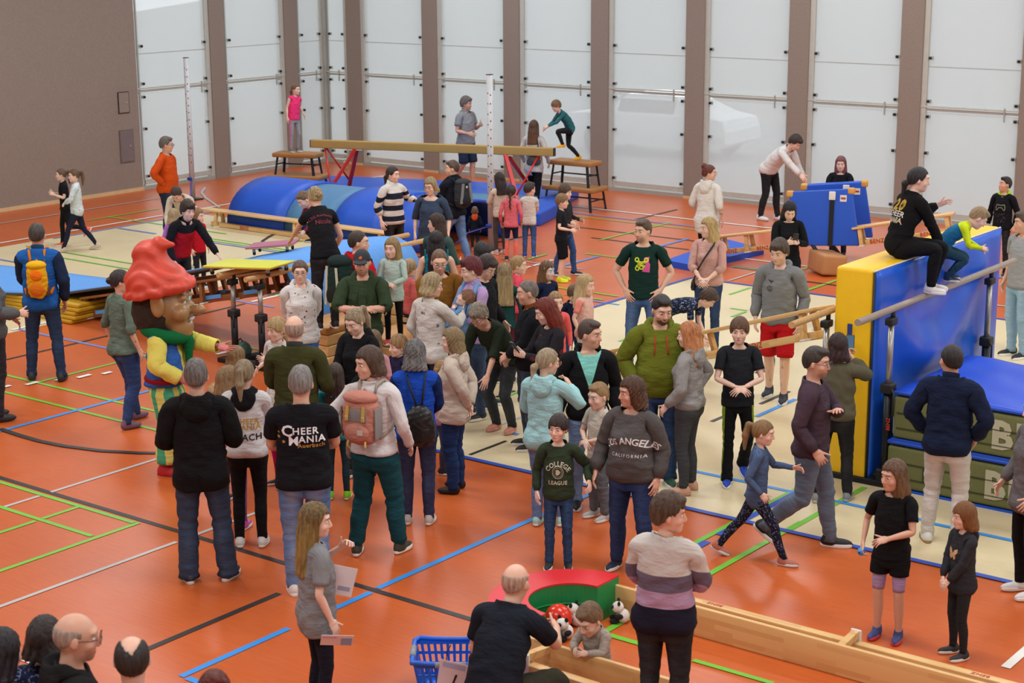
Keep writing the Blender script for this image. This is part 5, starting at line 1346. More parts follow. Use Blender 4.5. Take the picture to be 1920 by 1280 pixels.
# ------------------------------------------------------------------ olive foam mats
for k, lab in enumerate(('lower olive foam mat of the stack with white lettering', 'upper olive foam mat of the stack with a bright blue top')):
    z0 = k*.48; t = empty('foam_mat', (-5.0 + .04*k, 15.08, z0)); tag(t, lab, 'mat', 'stacked olive foam mats')
    W_, D_, H_ = 3.1, 1.7, .40
    box('core', (0, 0, .03 + H_/2), (W_, D_, H_), M_olive, t, None, .035, 3)
    for i in range(2): box('side_block', (-W_/2 + .45 + .85*i + (.0 if i == 0 else .0), -D_/2 - .004, .20), (.17, .02, .12), plain('mat_olive_dark', '#3c3f22', .9), t)
    box('seam', (0, -D_/2 - .002, .275), (W_ - .08, .008, .012), plain('mat_olive_dark', '#3c3f22', .9), t); box('seam', (0, -D_/2 - .002, .13), (W_ - .08, .008, .012), plain('mat_olive_dark', '#3c3f22', .9), t)
    n_, m_ = 22, 16
    P = [[(-W_/2 + W_*i/n_, -D_/2 + D_*j/m_, .435 + .012 + .014*math.sin(i*1.1 + j*.4)*math.sin(j*.9) + .012*math.sin(i*.5)*ss(0, .2, min(i/n_, 1 - i/n_, j/m_, 1 - j/m_)*1.0)) for i in range(n_ + 1)] for j in range(m_ + 1)]
    sheet('blue_top', P, .03, plain('mat_top_blue', '#1b4fcf', .42, var=.04), t)
    box('base_sheet', (0, 0, .012), (W_, D_, .024), M_blue, t)
    lettering('BENZ', .36, mat4(sR((1, 0, 0), (0, 0, 1), (0, -1, 0)), (-.12, -D_/2 - .006, .22)), plain('lettering_white', '#b9b59a', .9), t, .04, 1.1)
# ------------------------------------------------------------------ upright padded frames with straps and a leather block
def panel(label, P, yawf, w, h, tilt, low=.40):
    c = unit([-P[0], -P[1], 0]); r = np.array([-c[1], c[0], 0.]); r = r if r @ CR > 0 else -r
    R0 = np.stack([r, -c, np.array([0, 0, 1.])], 1) @ rz(yawf) @ rx(tilt)
    t = empty('padded_frame'); t.matrix_world = mat4(R0, (P[0], P[1], low)); tag(t, label, 'padded frame', 'upright blue padded frames')
    bm = bm_box((w, .13, h), .02, 3)
    for v in bm.verts:
        q = (v.co.z/h + .5); v.co.x = v.co.x*(1 - .10*q) + .0 - (.10*q)*w; v.co.z += .09*(v.co.x/w)*q - .05*(v.co.x/w)*(1 - q)*-1
    me = bpy.data.meshes.new('cover'); bm.to_mesh(me); bm.free(); me.polygons.foreach_set('use_smooth', np.ones(len(me.polygons), bool)); me.materials.append(M_blue); link('cover', me, None, t, mat4(np.eye(3), (0, 0, h/2)))
    for sx in (-1, 1): box('corner_cap', (sx*(w*.45) - .10*w + (.01 if sx < 0 else -.005), 0, h - .045 + .04*sx), (.11, .14, .10), M_capt, t, None, .025)
    box('strap', (w*.08, -.075, h*.42), (.07, .012, h*.84), M_blk, t); box('buckle', (w*.08, -.085, h*.90), (.10, .03, .13), M_whitep, t, None, .01)
    bar('leg', (-w*.25, -.02, .1), (w*.05, -.1, -low + .1), .03, M_steel, t); d_ = box('badge', (w*.24, -.068, h*.86), (.10, .006, .10), M_whitep, t, None, .0); box('badge_mark', (0, -.004, 0), (.07, .004, .03), M_print, d_)
    return t
pA = fl(1545, 508); panel('front blue padded frame with strap and tan corners behind the woman in black', pA, -.12, 1.05, .86, -.10); pB = pA + unit(np.append(pA[:2], 0))*.75 + np.array([CR[0], CR[1], 0])*.22
panel('rear blue padded frame with tan corners in front of the girl with long hair', pB, -.05, 1.05, .88, .05)
t = empty('leather_block', tuple(fl(1550, 512)), .9); tag(t, 'tan leather block lying on the floor under the padded frames', 'block'); box('body', (0, 0, .17), (.40, .58, .32), plain('block_leather', '#b98352', .5), t, ry(.10), .05, 3); box('seam', (.20, 0, .17), (.01, .5, .02), M_tan, t, ry(.10))
# flat blue mat
t = empty('floor_mat'); cs = [fl(1247, 499), fl(1300, 509), fl(1432, 477), fl(1362, 459)]; cs = [np.array(q) for q in cs]
me = new_mesh('cover', [(*q[:2], .0) for q in cs] + [(*q[:2], .10) for q in cs], [(4, 5, 6, 7), (0, 1, 5, 4), (1, 2, 6, 5), (2, 3, 7, 6), (3, 0, 4, 7), (3, 2, 1, 0)], False); me.materials.append(M_blue); link('cover', me, None, t); tag(t, 'flat bright blue mat lying on the orange floor behind the woman in pink', 'mat')
# ------------------------------------------------------------------ play corner: foam horseshoe, ball, panda toys, basket
t = empty('foam_horseshoe', (-6.88, 9.62, 0)); tag(t, 'red and green foam horseshoe seat in the play corner', 'foam seat')
def arcpoly(r0, r1, z0, z1, n=28, a0=math.pi/2, a1=3*math.pi/2):
    V, Fc = [], []
    for i in range(n + 1):
        a = a0 + (a1 - a0)*i/n; c, s = math.cos(a), math.sin(a); V += [(r0*c, r0*s, z0), (r1*c, r1*s, z0), (r1*c, r1*s, z1), (r0*c, r0*s, z1)]
    for i in range(n):
        q, w = 4*i, 4*i + 4
        for k in range(4): Fc.append((q + k, q + (k+1) % 4, w + (k+1) % 4, w + k))
    Fc += [(0, 3, 2, 1), (4*n, 4*n + 1, 4*n + 2, 4*n + 3)]; return V, Fc
for nm, r0, r1, z0, z1, m in (('green_wall', .33, .62, 0, .29, M_green), ('red_top', .326, .624, .29, .303, M_red)):
    V, Fc = arcpoly(r0, r1, z0, z1); me = new_mesh(nm, V, [f[::-1] for f in Fc], False); me.materials.append(m); link(nm, me, None, t)
tubeobj('seam', [(.327*math.cos(a), .327*math.sin(a), .15 + .012*math.sin(a*2)) for a in np.linspace(math.pi/2, 3*math.pi/2, 25)], .006, M_green, t)
bt = empty('play_ball', tuple(fl(1047, 1182) + np.array([0, 0, 0]))); tag(bt, 'shiny red play ball by the foam horseshoe', 'ball'); s_ = sphere_mesh('ball', .105, 28, 18); s_.materials.append(plain('ball_red', '#d8321c', .22)); link('shell', s_, None, bt, mat4(np.eye(3), (0, 0, .105))); tubeobj('groove', [(.1055*math.cos(a), .1055*math.sin(a), .105) for a in np.linspace(0, 2*math.pi, 33)[:-1]], .0025, plain('ball_dark', '#a82414', .4), bt, 5, True)
M_pw = plain('plush_white', '#e6e2da', .95, bump=.4, bscale=300); M_pk = plain('plush_black', '#1a1a1c', .95, bump=.4, bscale=300)
def panda(label, P, yaw, lie=0., s=1.):
    s = s*.66
    t = empty('plush_panda', tuple(P)); t.rotation_euler = (0, 0, yaw); tag(t, label, 'plush toy', 'panda plush toys')
    def bl(nm, c, r, m, par=t, R=None): me = sphere_mesh(nm, 1, 14, 10); me.materials.append(m); return link(nm, me, None, par, mat4((np.eye(3) if R is None else R) @ np.diag([q*s for q in r]), np.array(c)*s))
    bl('belly', (0, 0, .08), (.085, .08, .085), M_pw); h = bl('head', (0, .06, .185), (.078, .070, .068), M_pw)
    for sg in (-1, 1):
        bl('ear', (sg*.06, .05, .25), (.026, .018, .028), M_pk); bl('eye_patch', (sg*.032, .118, .20), (.018, .012, .022), M_pk); bl('arm', (sg*.085, .05, .10), (.03, .05, .035), M_pk); bl('leg', (sg*.06, .10, .035), (.035, .055, .034), M_pk)
    bl('nose', (0, .132, .175), (.014, .01, .010), M_pk)
panda('plush panda sitting alone in front of the woman in the striped sweater', fl(1168, 1166), 2.2); panda('plush panda beside the toddler, leaning on the red ball', fl(1062, 1196), 2.9); panda('plush panda behind the toddler\'s head next to the ball', fl(1082, 1172), 1.6); panda('plush panda lying at the end of the foam horseshoe', fl(1040, 1203), 3.6, s=.9)
# laundry basket
t = empty('laundry_basket', (-6.99, 8.42, 0), .66); tag(t, 'blue plastic laundry basket with slotted sides and grey handles', 'basket')
M_bb = plain('basket_blue', '#1663d2', .35, var=.04); Lb, Wb, Hb = .60, .42, .28
def bpt(side, u, z):
    k = .84 + .16*z/Hb; a, b = Lb/2*k, Wb/2*k
    return {0: (-a + 2*a*u, -b, z), 1: (a, -b + 2*b*u, z), 2: (a - 2*a*u, b, z), 3: (-a, b - 2*b*u, z)}[side]
for sd in range(4):
    nu = 13 if sd % 2 == 0 else 9
    V, Fc = [], []
    def strip(u0, u1, z0, z1):
        o = len(V); V.extend([bpt(sd, u0, z0), bpt(sd, u1, z0), bpt(sd, u1, z1), bpt(sd, u0, z1)]); Fc.append((o, o+1, o+2, o+3))
    for z0, z1 in ((0, .05), (.105, .125), (.18, .20), (.25, Hb)): strip(0, 1, z0, z1)
    for i in range(nu):
        c = (i + .5)/nu; 
        for z0, z1 in ((.05, .105), (.125, .18), (.20, .25)): strip(i/nu, i/nu + .45/nu, z0, z1)
    me = new_mesh('slotted_side', V, Fc, False); me.materials.append(M_bb); o = link('slotted_side', me, None, t); md = o.modifiers.new('thick', 'SOLIDIFY'); md.thickness = .006
box('bottom', (0, 0, .008), (Lb*.84, Wb*.84, .012), M_bb, t); rim = []
for sd in range(4):
    for u in np.linspace(.06, .94, 7): q = bpt(sd, u, Hb); rim.append((q[0]*1.03, q[1]*1.03, Hb + .0 + .02*(abs(u - .5)*2)**2*(1 if sd % 2 == 0 else .3)))
tubeobj('rim', rim, .018, M_bb, t, 8, True)
for sd in (1, 3): q0, q1 = bpt(sd, .3, Hb), bpt(sd, .7, Hb); bar('handle', (q0[0]*1.035, q0[1], Hb), (q1[0]*1.035, q1[1], Hb), .022, plain('handle_grey', '#8c9096', .5), t)
q0, q1 = bpt(0, .25, Hb), bpt(0, .6, Hb); bar('handle', (q0[0], q0[1]*1.04, Hb), (q1[0], q1[1]*1.04, Hb), .022, plain('handle_grey', '#8c9096', .5), t)
t2 = empty('number_card'); tag(t2, 'laminated card with the number 1 hanging on the blue basket', 'card'); wc = fl(849, 1262, .25); cdir = unit([-wc[0], -wc[1], 0]); rr = np.array([-cdir[1], cdir[0], 0]); rr = rr if rr @ CR > 0 else -rr
t2.matrix_world = mat4(np.stack([rr, -cdir, np.array([0, 0, 1.])], 1) @ ry(.16) @ rz(-.25), wc + cdir*.03)
box('card', (0, 0, 0), (.20, .003, .19), plain('card_pink', '#dcc8cc', .4), t2); box('card_banner', (.0, -.002, .065), (.16, .002, .035), plain('banner_lilac', '#a9a8c8', .5), t2); lettering('1', .10, mat4(sR((1, 0, 0), (0, 0, 1), (0, -1, 0)), (.01, -.004, -.03)), plain('ink', '#151515', .6), t2, .02, 1, .2); tubeobj('tie', [(-.06, 0, .09), (-.07, .03, .14), (-.05, .02, .2)], .004, M_blackr, t2, 5)
# water bottle by the wall
t = empty('water_bottle', tuple(fl(648, 318))); tag(t, 'clear green water bottle standing on the floor by the windows', 'bottle'); Mg = plain('bottle_green', '#a8d0b0', .15); bar('body', (0, 0, 0), (0, 0, .2), .04, Mg, t, 14); bar('neck', (0, 0, .2), (0, 0, .27), .038, Mg, t, 14, .014); bar('cap', (0, 0, .27), (0, 0, .295), .016, M_green, t)
# blue board behind the girl in mint is the carpet end; green bag and blue bag by the low bars
t = empty('gym_bag', tuple(fl(452, 668))); tag(t, 'crumpled dark green bag on the floor beside the bar column', 'bag'); f = Field(spaced([(-.2, .2, .02)]), spaced([(-.2, .2, .02)]), spaced([(-.02, .25, .02)])); f.ell((0, 0, .08), (.15, .12, .1), .02); f.ell((.05, 0, .14), (.08, .08, .06), .03); f.add_noise(lambda x, y, z: .012*np.sin(x*50)*np.sin(y*45)*np.sin(z*55)); V, Q = f.mesh(); me = new_mesh('bag_body', V, Q); me.materials.append(plain('bag_green', '#4a6a60', .6)); link('bag_body', me, None, t); tubeobj('bag_handle', [(-.06, 0, .17), (0, 0, .23), (.06, 0, .18)], .01, M_blackr, t, 6)
# white car parked outside, dimly seen through the panes
t = empty('parked_car', (-22.1, 34.6, -.05), .05); tag(t, 'white car parked outside, dim behind the frosted windows', 'car'); M_car = plain('car_white', '#eef0f2', .25); M_win = plain('car_glass', '#20262c', .1); M_tyre = plain('car_tyre', '#18181a', .8)
sec = [(-2.15, .45, .75), (-2.1, .35, .95), (-1.2, .30, 1.02), (-.6, .28, 1.45), (.6, .28, 1.48), (1.5, .28, 1.05), (2.05, .32, .95), (2.15, .42, .7)]
V, Fc = [], []
for x, zb, zt in sec:
    for y, z in ((-.88, zb), (-.9, (zb + min(zt, .95))/2), (-.86, min(zt, .98)), (-.62 if zt > 1.1 else -.8, zt), (.62 if zt > 1.1 else .8, zt), (.86, min(zt, .98)), (.9, (zb + min(zt, .95))/2), (.88, zb)): V.append((x, y, z))
for i in range(len(sec) - 1):
    for k in range(8): Fc.append((i*8 + k, i*8 + (k+1) % 8, (i+1)*8 + (k+1) % 8, (i+1)*8 + k))
Fc += [tuple(range(8))[::-1], tuple(range(56, 64))]; me = new_mesh('car_body', V, [f[::-1] for f in Fc], False); me.materials.append(M_car); link('car_body', me, None, t)
for sx in (-1.35, 1.35):
    for sy in (-1, 1): bar('wheel', (sx, sy*.72, .32), (sx, sy*.92, .32), .32, M_tyre, t, 20)
for sy in (-1, 1): box('side_window', (.0, sy*.755, 1.2), (1.5, .02, .32), M_win, t, rx(sy*.52)); box('headlight', (-2.12, sy*.65, .72), (.08, .3, .12), M_chrome, t, None, .02)
box('windscreen', (-.93, 0, 1.24), (.03, 1.3, .6), M_win, t, ry(.95)); box('number_plate', (-2.17, 0, .5), (.02, .5, .11), M_whitep, t)
# ------------------------------------------------------------------ people (hd = top of the head in the photograph, fy = floor line of the feet, h = stature)
S1, S2, S3, S4 = '#dfb29a', '#d2a28a', '#e6bfab', '#c08c72'
STR = dict(lf=(.10, .30, 0), rf=(.10, -.30, .07, 0, -35)); STR2 = dict(rf=(.10, .30, 0), lf=(.10, -.30, .07, 0, -35)); APART = dict(lf=(.17, .05), rf=(.17, -.05)); STEP = dict(lf=(.11, .12), rf=(.11, -.10))
p_ = person
# --- far left
p_('girl in black running behind the girl in the pale sweater', (114, 317), fy=463, face=-85, who=12, skin=S3, hair=('pony', '#5a4232'), top=('tee', '#17171a'), bot=('leggings', '#17171c'), shoe=('shoe', '#f0684e'), la='run', ra='run', rf=(.08, .12, 0), lf=(.08, -.42, .30, 0, -50), lean=5)
p_('girl in pale patterned sweater and navy leggings striding left', (138, 318), fy=478, face=-95, hf=-75, who=12, skin=S3, hair=('pony', '#5e4430', '#7a5c40'), top=('sweater', '#d3dbdc', {'pat': 'floral', 'col2': (['#b8c8d0', '#c8b8d0', '#a8c0c0'], 14, .5)}), bot=('leggings', '#22253a'), shoe=('sock', '#c4b29e'), la='belly', ra='belly', lf=(.09, .32, 0), rf=(.09, -.34, .03, 0, -15))
p_('older man in orange sweater with hands on hips by the net post', (311, 258), fy=453, face=62, hf=82, skin=S2, hair=('short', '#5c5048', '#7a726a'), glasses='#2a2a2a', top=('sweater', '#c84a10'), bot=('jeans', '#1b2335'), shoe=('shoe', '#2c3444'), la='hip', ra='hip', belly=.3, key='orange')
p_('woman in beige bending over small children behind the curly haired boy', (327, 355), h=1.66, face=-15, hf=-20, hp=48, who='f', skin=S1, hair=('lowpony', '#3a2620'), top=('long', '#d6c6b2'), bot=('slim', '#2a2a30'), hip=38, lean=30, la='reachdn', ra='reachdn')
p_('small blonde girl in lilac half hidden behind the curly haired boy', (325, 393), h=1.12, face=160, who=6, skin=S3, hair=('bob', '#b09468', '#c8b088'), top=('long', '#bd78cf'), bot=('leggings', '#303040'))
p_('child in red sweater standing right of the curly haired boy', (370, 392), h=1.18, face=40, hf=60, who=6, skin=S3, hair=('longback', '#8a6444'), top=('long', '#bf1728'), bot=('leggings', '#26262c'), la='down', ra='down')
p_('curly haired boy in black and red track jacket behind the gnome cap', (352, 380), h=1.66, face=30, hf=32, hp=10, skin=S3, hair=('curly', '#33241a'), top=('jacket', '#c21a26', {'pat': 'yoke', 'col2': '#1a1c20', 'hem': .86, 'th': .010, 'collar': '#1a1c20'}), bot=('slim', '#1c1c20'), la=((.34, .30, -.46), (.5, -1, 0), 0, .1), ra='down', hip=20, lean=14)
p_('man in blue quilted jacket with an orange backpack', (68, 421), fy=713, face=172, hf=165, skin=S2, hair=('crop', '#3a322c'), top=('jacket', '#1f5ca8', {'pat': 'sleeves', 'col2': '#1c2a44', 'collar': '#22405e', 'th': .016, 'hem': .84}), bot=('jeans', '#22324c', {'col2': '#34486a'}), shoe=('sock', '#23262e'), la='front', ra='down', key='bluejacket', **APART)
p_('person in charcoal sweater cut off by the left picture edge', (-30, 462), fy=786, face=105, who='f', skin=S1, hair=('bob', '#3a2c24'), top=('sweater', '#5b5d5f', {'th': .02}), bot=('slim', '#28282e'), shoe=('sock', '#2c2c30'), la='front', ra='bend', fat=.3)
p_('woman with dark bun in sage green top and blue jeans', (224, 507), fy=802, face=122, hf=88, hp=2, who='f', skin=S1, hair=('bun', '#2a2020'), top=('half', '#64776a', {'sl': .50, 'hem': .87, 'th': .008}), bot=('slim', '#243a66', {'pat': 'jeans'}), shoe=('sock', '#755566'), la='down', ra='down', lf=(.14, .20), rf=(.14, -.10), gleg=1.05)
# --- crowd round the gnome
p_('man in black hooded rain jacket and dark jeans seen from behind', (366, 677), fy=1087, face=176, skin=S2, hair=('short', '#4e4844', '#8a8480'), top=('hoodie', '#131315', {'hem': .80, 'th': .020, 'rib': 0, 'name': 'rain_jacket'}), bot=('wide', '#263348', {'pat': 'jeans'}), shoe=('shoe', '#343844', '#d8d4cc'), la='bend', ra='bend', fat=.15, lf=(.13, 0, 0, 12), rf=(.17, .02, 0, -22), key='rain')
p_('woman with long ponytail in white and black hoodie lettered on the back', (457, 676), fy=1022, face=172, hf=165, who='f', skin=S1, hair=('pony', '#7a6448', '#ae9a78'), top=('hoodie', '#d2d0d0', {'hoodcol': '#17171a', 'hem': .90, 'th': .010}), bot=('leggings', '#131316'), shoe=('shoe', '#d6d6d4'), la='front', ra='front', key='coach')
p_('grey haired man in black t-shirt with white and gold lettering', (563, 690), fy=1108, face=178, hf=172, skin=S2, hair=('short', '#77736f', '#a09c98'), top=('tee', '#14151a', {'hem': .88, 'th': .010}), bot=('jeans', '#3f6298', {'col2': '#9aacc8'}), shoe=('shoe', '#dcd8d2'), la='belly', ra='belly', fat=.32, belly=.4, key='cheer')
p_('bald man in olive fleece jacket with his back to the camera', (551, 592), fy=955, face=170, hf=176, skin=S1, hair=('rim', '#a08878'), top=('jacket', '#3e4020', {'collar': '#3a3a36', 'hem': .85, 'th': .014}), bot=('jeans', '#35558a'), shoe=('shoe', '#6a4a2c', '#8a6a44'), la='belly', ra='bend', fat=.15, key='bald')
p_('blond boy in white t-shirt smiling at the gnome', (518, 598), h=1.28, face=-40, hf=-50, who=6, skin=S3, hair=('fringe', '#b8965e', '#d0b482'), top=('tee', '#d6d4d0'), bot=('jeans', '#3a4a6a'), la='fwd', ra='bend')
p_('small child with blue sleeves reaching out beside the bald man', (538, 624), h=1.0, face=-55, who=3, skin=S3, hair=('short', '#9a7850'), top=('long', '#2b68bc'), bot=('joggers', '#30405a'), la='fwd', ra='fwd')
p_('little girl with light brown hair right at the gnome\'s side', (443, 652), h=1.18, face=150, hf=140, who=6, skin=S3, hair=('long', '#8a6a46', '#a8865c'), top=('tee', '#b86a5a'), bot=('leggings', '#5a5a6a'))
p_('girl in glittering purple leggings in front of the lettered white hoodie', (428, 690), fy=990, face=160, hf=120, who=9, skin=S3, hair=('long', '#8e6e4a', '#a08058'), glasses='#c0a0a0', top=('long', '#c06a70'), bot=('leggings', '#84507a', {'pat': 'floral', 'col2': (['#c8b070', '#b890c0'], 40, .3)}), shoe=('shoe', '#b450a0'))
p_('small fair haired child at the black jacket\'s right shoulder', (404, 722), h=1.1, face=150, who=6, skin=S3, hair=('bob', '#a8845a'), top=('tee', '#a04a40'), bot=('leggings', '#6a3a50'))
p_('girl with tied brown hair in white shirt in front of the bald man', (512, 680), h=1.22, face=-60, hf=-65, hp=15, who=9, skin=S3, hair=('lowpony', '#5e3e2a'), top=('tee', '#d8d4d0', {'neck': 'wide'}), bot=('leggings', '#c02070'), la='front', ra='front')
p_('woman with glasses in white hoodie printed with small red flowers', (562, 490), h=1.68, face=2, hf=0, who='f', skin=S3, hair=('lowpony', '#5a4234'), glasses='#3a3030', top=('hoodie', '#dedbd8', {'pat': 'floral', 'col2': (['#8a3038', '#5a5a50', '#a88a50'], 19, .36), 'hoodcol': '#d8d6d4', 'hem': .83}), bot=('slim', '#3f6cb4', {'pat': None}), shoe=('shoe', '#d8d8d4'), la='back', ra='back', fat=.1)
p_('man with dark cap and crossed arms in green hoodie', (678, 471), h=1.82, face=-6, hf=-8, hp=8, skin=S2, hair=('buzz', '#3a2c22'), beard=.5, bcol='#4a3424', top=('hoodie', '#33432d', {'sl': .50}), bot=('slim', '#18181c'), la='cross', ra='cross', key='cap')
p_('man in red jacket wearing a dark green rucksack', (672, 434), h=1.82, face=128, hf=82, skin=S1, hair=('receding', '#31241d'), top=('hoodie', '#c6141d', {'hem': .86}), bot=('jeans', '#2a3a58'), la='relax', ra='relax', key='redjacket')
p_('young blonde woman in black hoodie looking down', (660, 583), h=1.68, face=-35, hf=-40, hp=24, who='f', skin=S3, hair=('pony', '#7a6046', '#c0aa88'), top=('hoodie', '#15161a'), bot=('slim', '#1a1a20'), la='front', ra='front', key='blackhood')
p_('woman in black t-shirt with dark red lettering leaning over the blue carpet', (588, 351), z0=.60, h=1.70, face=200, hf=205, hp=20, who='f', skin=S1, hair=('bun', '#846a44', '#c8b080'), top=('tee', '#17171b', {'sl': .30, 'hem': .90}), bot=('slim', '#1c1c21'), hip=12, lean=16, la=((.22, .42, -.36), (.5, -.5, 0), 0, .3), ra='relax', key='nicole')
p_('boy in red striped shirt crouching behind the woman leaning over the carpet', hd=(563, 362), z0=1.16, h=1.15, face=-60, hp=35, who=6, skin=S3, hair=('crop', '#6a5036'), top=('long', '#b8323a', {'pat': 'stripes', 'col2': '#3c3038'}), bot=('slim', '#20304c'), pz=.30, lean=30, hip=10, lf=(.12, .14, .0), rf=(.12, .14, 0), la='reachdn', ra='reachdn')
# --- middle distance
p_('woman in black and white broad striped sweater', (736, 313), h=1.68, face=35, hf=58, who='f', skin=S3, hair=('lowpony', '#261a17'), top=('sweater', '#dcd8d0', {'pat': 'bands', 'col2': [(.7, '#d8d4cc'), (.915, '#1e2030'), (1.0, '#d8d4cc'), (1.085, '#1e2030'), (1.17, '#d8d4cc'), (1.27, '#1e2030'), (1.36, '#d8d4cc')], 'th': .02, 'sl': .62, 'neck': 'turtle'}), bot=('slim', '#151518'), la='out', ra='down')
p_('woman with chin length fair hair in blue grey sweater', (806, 335), h=1.68, face=-12, hf=-28, hp=10, who='f', skin=S3, hair=('chin', '#8a7650', '#b8a27a'), glasses='#6a5040', top=('half', '#38465b', {'hem': .80, 'neck': 'wide', 'th': .012}), bot=('slim', '#1c1c22'), fat=.55, belly=.3, la='down', ra='down')
p_('man in dark padded vest with a grey backpack looking left', (848, 302), fy=505, face=-140, hf=-88, skin=S1, hair=('crop', '#4e3c2e'), top=('jacket', '#171b26', {'hem': .88, 'collar': '#1a1e2a', 'th': .016}), bot=('jeans', '#426aa2', {'col2': '#8aa8cc'}), la='front', ra='front', key='greypack', lf=(.13, .22), rf=(.13, -.2))
p_('long brown haired woman holding a hand to her face', (818, 403), h=1.66, face=150, hf=-100, who='f', skin=S1, hair=('longback', '#33211c', '#4a3226'), top=('long', '#3a524e'), bot=('slim', '#202024'), la=((.16, .18, .06), (.8, .2, -1), 0, .3), ra='bend')
p_('black haired woman in turquoise sleeveless top seen from behind', (818, 436), h=1.66, face=178, who='f', skin=S1, hair=('longer', '#141016', '#241820'), top=('tank', '#1a7a92'), bot=('slim', '#25252c'), la='bend', ra='bend')
p_('man with glasses in mustard brown sweater', (824, 471), h=1.78, face=12, hf=5, hp=16, skin=S1, hair=('receding', '#6a5038'), glasses='#3a3430', beard=.4, bcol='#7a5a3c', top=('sweater', '#855a1f'), bot=('jeans', '#2a3448'), la='front', ra='front')
p_('fair haired woman in grey floral sweatshirt filming with a phone', (812, 515), h=1.68, face=135, hf=100, hp=10, who='f', skin=S1, hair=('chin', '#9a8458', '#cdb88e'), glasses='#3a3030', top=('sweater', '#d0ccc5', {'pat': 'floral', 'col2': (['#8a8a8c', '#caa8a4', '#70706e'], 11, .38), 'hem': .82}), bot=('slim', '#1c2440'), la='relax', ra=((.10, .40, -.16), (.8, -.3, -1), 30, .8), key='phonefloral', fat=.15)
p_('woman with short dark red hair carrying a baby in a sling', (882, 486), h=1.75, face=-55, hf=-78, hp=8, who='f', skin=S3, hair=('pixie', '#5e1b26', '#7a2a34'), glasses='#4a3a40', top=('long', '#b597c6', {'neck': 'turtle'}), bot=('slim', '#30405c'), la='belly', ra='belly', key='sling')
p_('person with thick dark hair in black sweater looking down to the right', (918, 484), h=1.70, face=58, hf=52, hp=26, skin=S1, hair=('thick', '#2a1a18'), glasses='#6a5a50', top=('sweater', '#16171b'), bot=('jeans', '#2c4468'), la='relax', ra='relax')
p_('black haired woman behind the person with thick dark hair', (903, 456), h=1.60, face=180, who='f', skin=S1, hair=('bob', '#101014'), top=('long', '#23262c'), bot=('slim', '#23262c'))
p_('girl with long fair hair in dark green dotted top', (946, 496), h=1.40, face=178, who=9, skin=S3, hair=('longer', '#806a46', '#b09a70'), top=('long', '#1e484a', {'pat': 'floral', 'col2': (['#b8c8c4'], 26, .16)}), bot=('leggings', '#6a2040'))
p_('blond girl in bright pink top looking right', (972, 481), h=1.25, face=95, hf=80, who=6, skin=S3, hair=('lowpony', '#a8854e', '#c4a472'), top=('tee', '#f8586e'), bot=('leggings', '#7a2a48'))
p_('girl with painted face and cat ear headband in navy', (1026, 492), h=1.32, face=40, hf=50, who=9, skin=S3, hair=('longwavy', '#6e4a2e', '#8a6440'), paint='#3a92cc', top=('tee', '#1b2342'), bot=('leggings', '#2a2a40'), key='catgirl')
p_('man with cropped grey hair in black jacket with brown collar', (988, 526), h=1.74, face=-78, hf=-80, hp=8, skin=S2, hair=('buzz', '#6a605a'), top=('jacket', '#14161b', {'collar': '#7c4420', 'hem': .86}), bot=('jeans', '#2c3444'), la='front', ra='relax', fat=.1)
p_('woman with long dark red hair looking at her phone', (1018, 563), h=1.68, face=-62, hf=-80, hp=20, who='f', skin=S3, hair=('long', '#6c2012', '#843020'), top=('long', '#252329', {'pat': 'floral', 'col2': (['#7a3a42', '#8a8a90', '#6a2a34'], 8, .40), 'hem': .84}), bot=('slim', '#18181c'), la='phone', ra='phone', key='redphone')
p_('girl in coral long sleeve shirt behind the red haired woman', (1042, 548), h=1.25, face=15, hf=22, who=6, skin=S3, hair=('lowpony', '#94744c'), top=('long', '#ee6a68'), bot=('leggings', '#1d2a4c'), shoe=('shoe', '#c02838'), la='down', ra='down')
p_('boy in navy t-shirt looking down between two girls', (1077, 538), h=1.12, face=20, hf=10, hp=24, who=6, skin=S3, hair=('fringe', '#5e4630'), top=('tee', '#1b2440'), bot=('jeans', '#24406c'))
p_('blond girl in pale pink t-shirt looking right', (1098, 517), h=1.28, face=60, hf=65, who=6, skin=S3, hair=('long', '#c4a468', '#dcc496'), top=('tee', '#e6bcae', {'pat': 'sleeves', 'col2': '#f09488'}), bot=('bike', '#d8d0c8'))
p_('child in coral behind the bar column right of the girl in mint', (768, 488), h=1.2, face=120, who=6, skin=S3, hair=('fringe', '#9c8260'), top=('long', '#de6e68'), bot=('slim', '#28304a'))
p_('girl in mint sweater standing on the vaulting box', (735, 448), z0=.46, h=1.24, face=-12, hf=-28, hp=2, who=6, skin=S3, hair=('long', '#94784e', '#b49a6c'), top=('long', '#b9cfc4', {'hem': .80}), bot=('leggings', '#151519'), shoe=('shoe', '#e0444c'), la='belly', ra='belly')
# --- by the beam
p_('girl in bright pink top standing on the left step table', at=(cL[0] - .06, cL[1] - .02), z0=.86, h=1.36, face=35, hf=50, who=9, skin=S3, hair=('lowpony', '#6a4c34'), top=('tank', '#f03878', {'sl': .20}), bot=('leggings', '#9c9ca2', {'pat': 'sidestripe', 'col2': '#d080a8'}), shoe=('shoe', '#6a6c72'), side=-10, la=((.30, -.05, -.46), (.3, -1, 0), 0, .3), ra=((.28, .0, -.5), (.3, -1, 0), 0, .3))
p_('older man in grey polo shirt jogging along behind the beam', (874, 183), fy=352, face=48, hf=62, skin=S2, hair=('thick', '#4c4844', '#8c8884'), beard=.4, bcol='#8a8580', top=('tee', '#8f9397', {'th': .014, 'collar': '#8f9397'}), bot=('shorts', '#28364e'), shoe=('sock', '#33363c'), la='run', ra='bend', lf=(.09, .10), rf=(.09, -.22, .08, 0, -30))
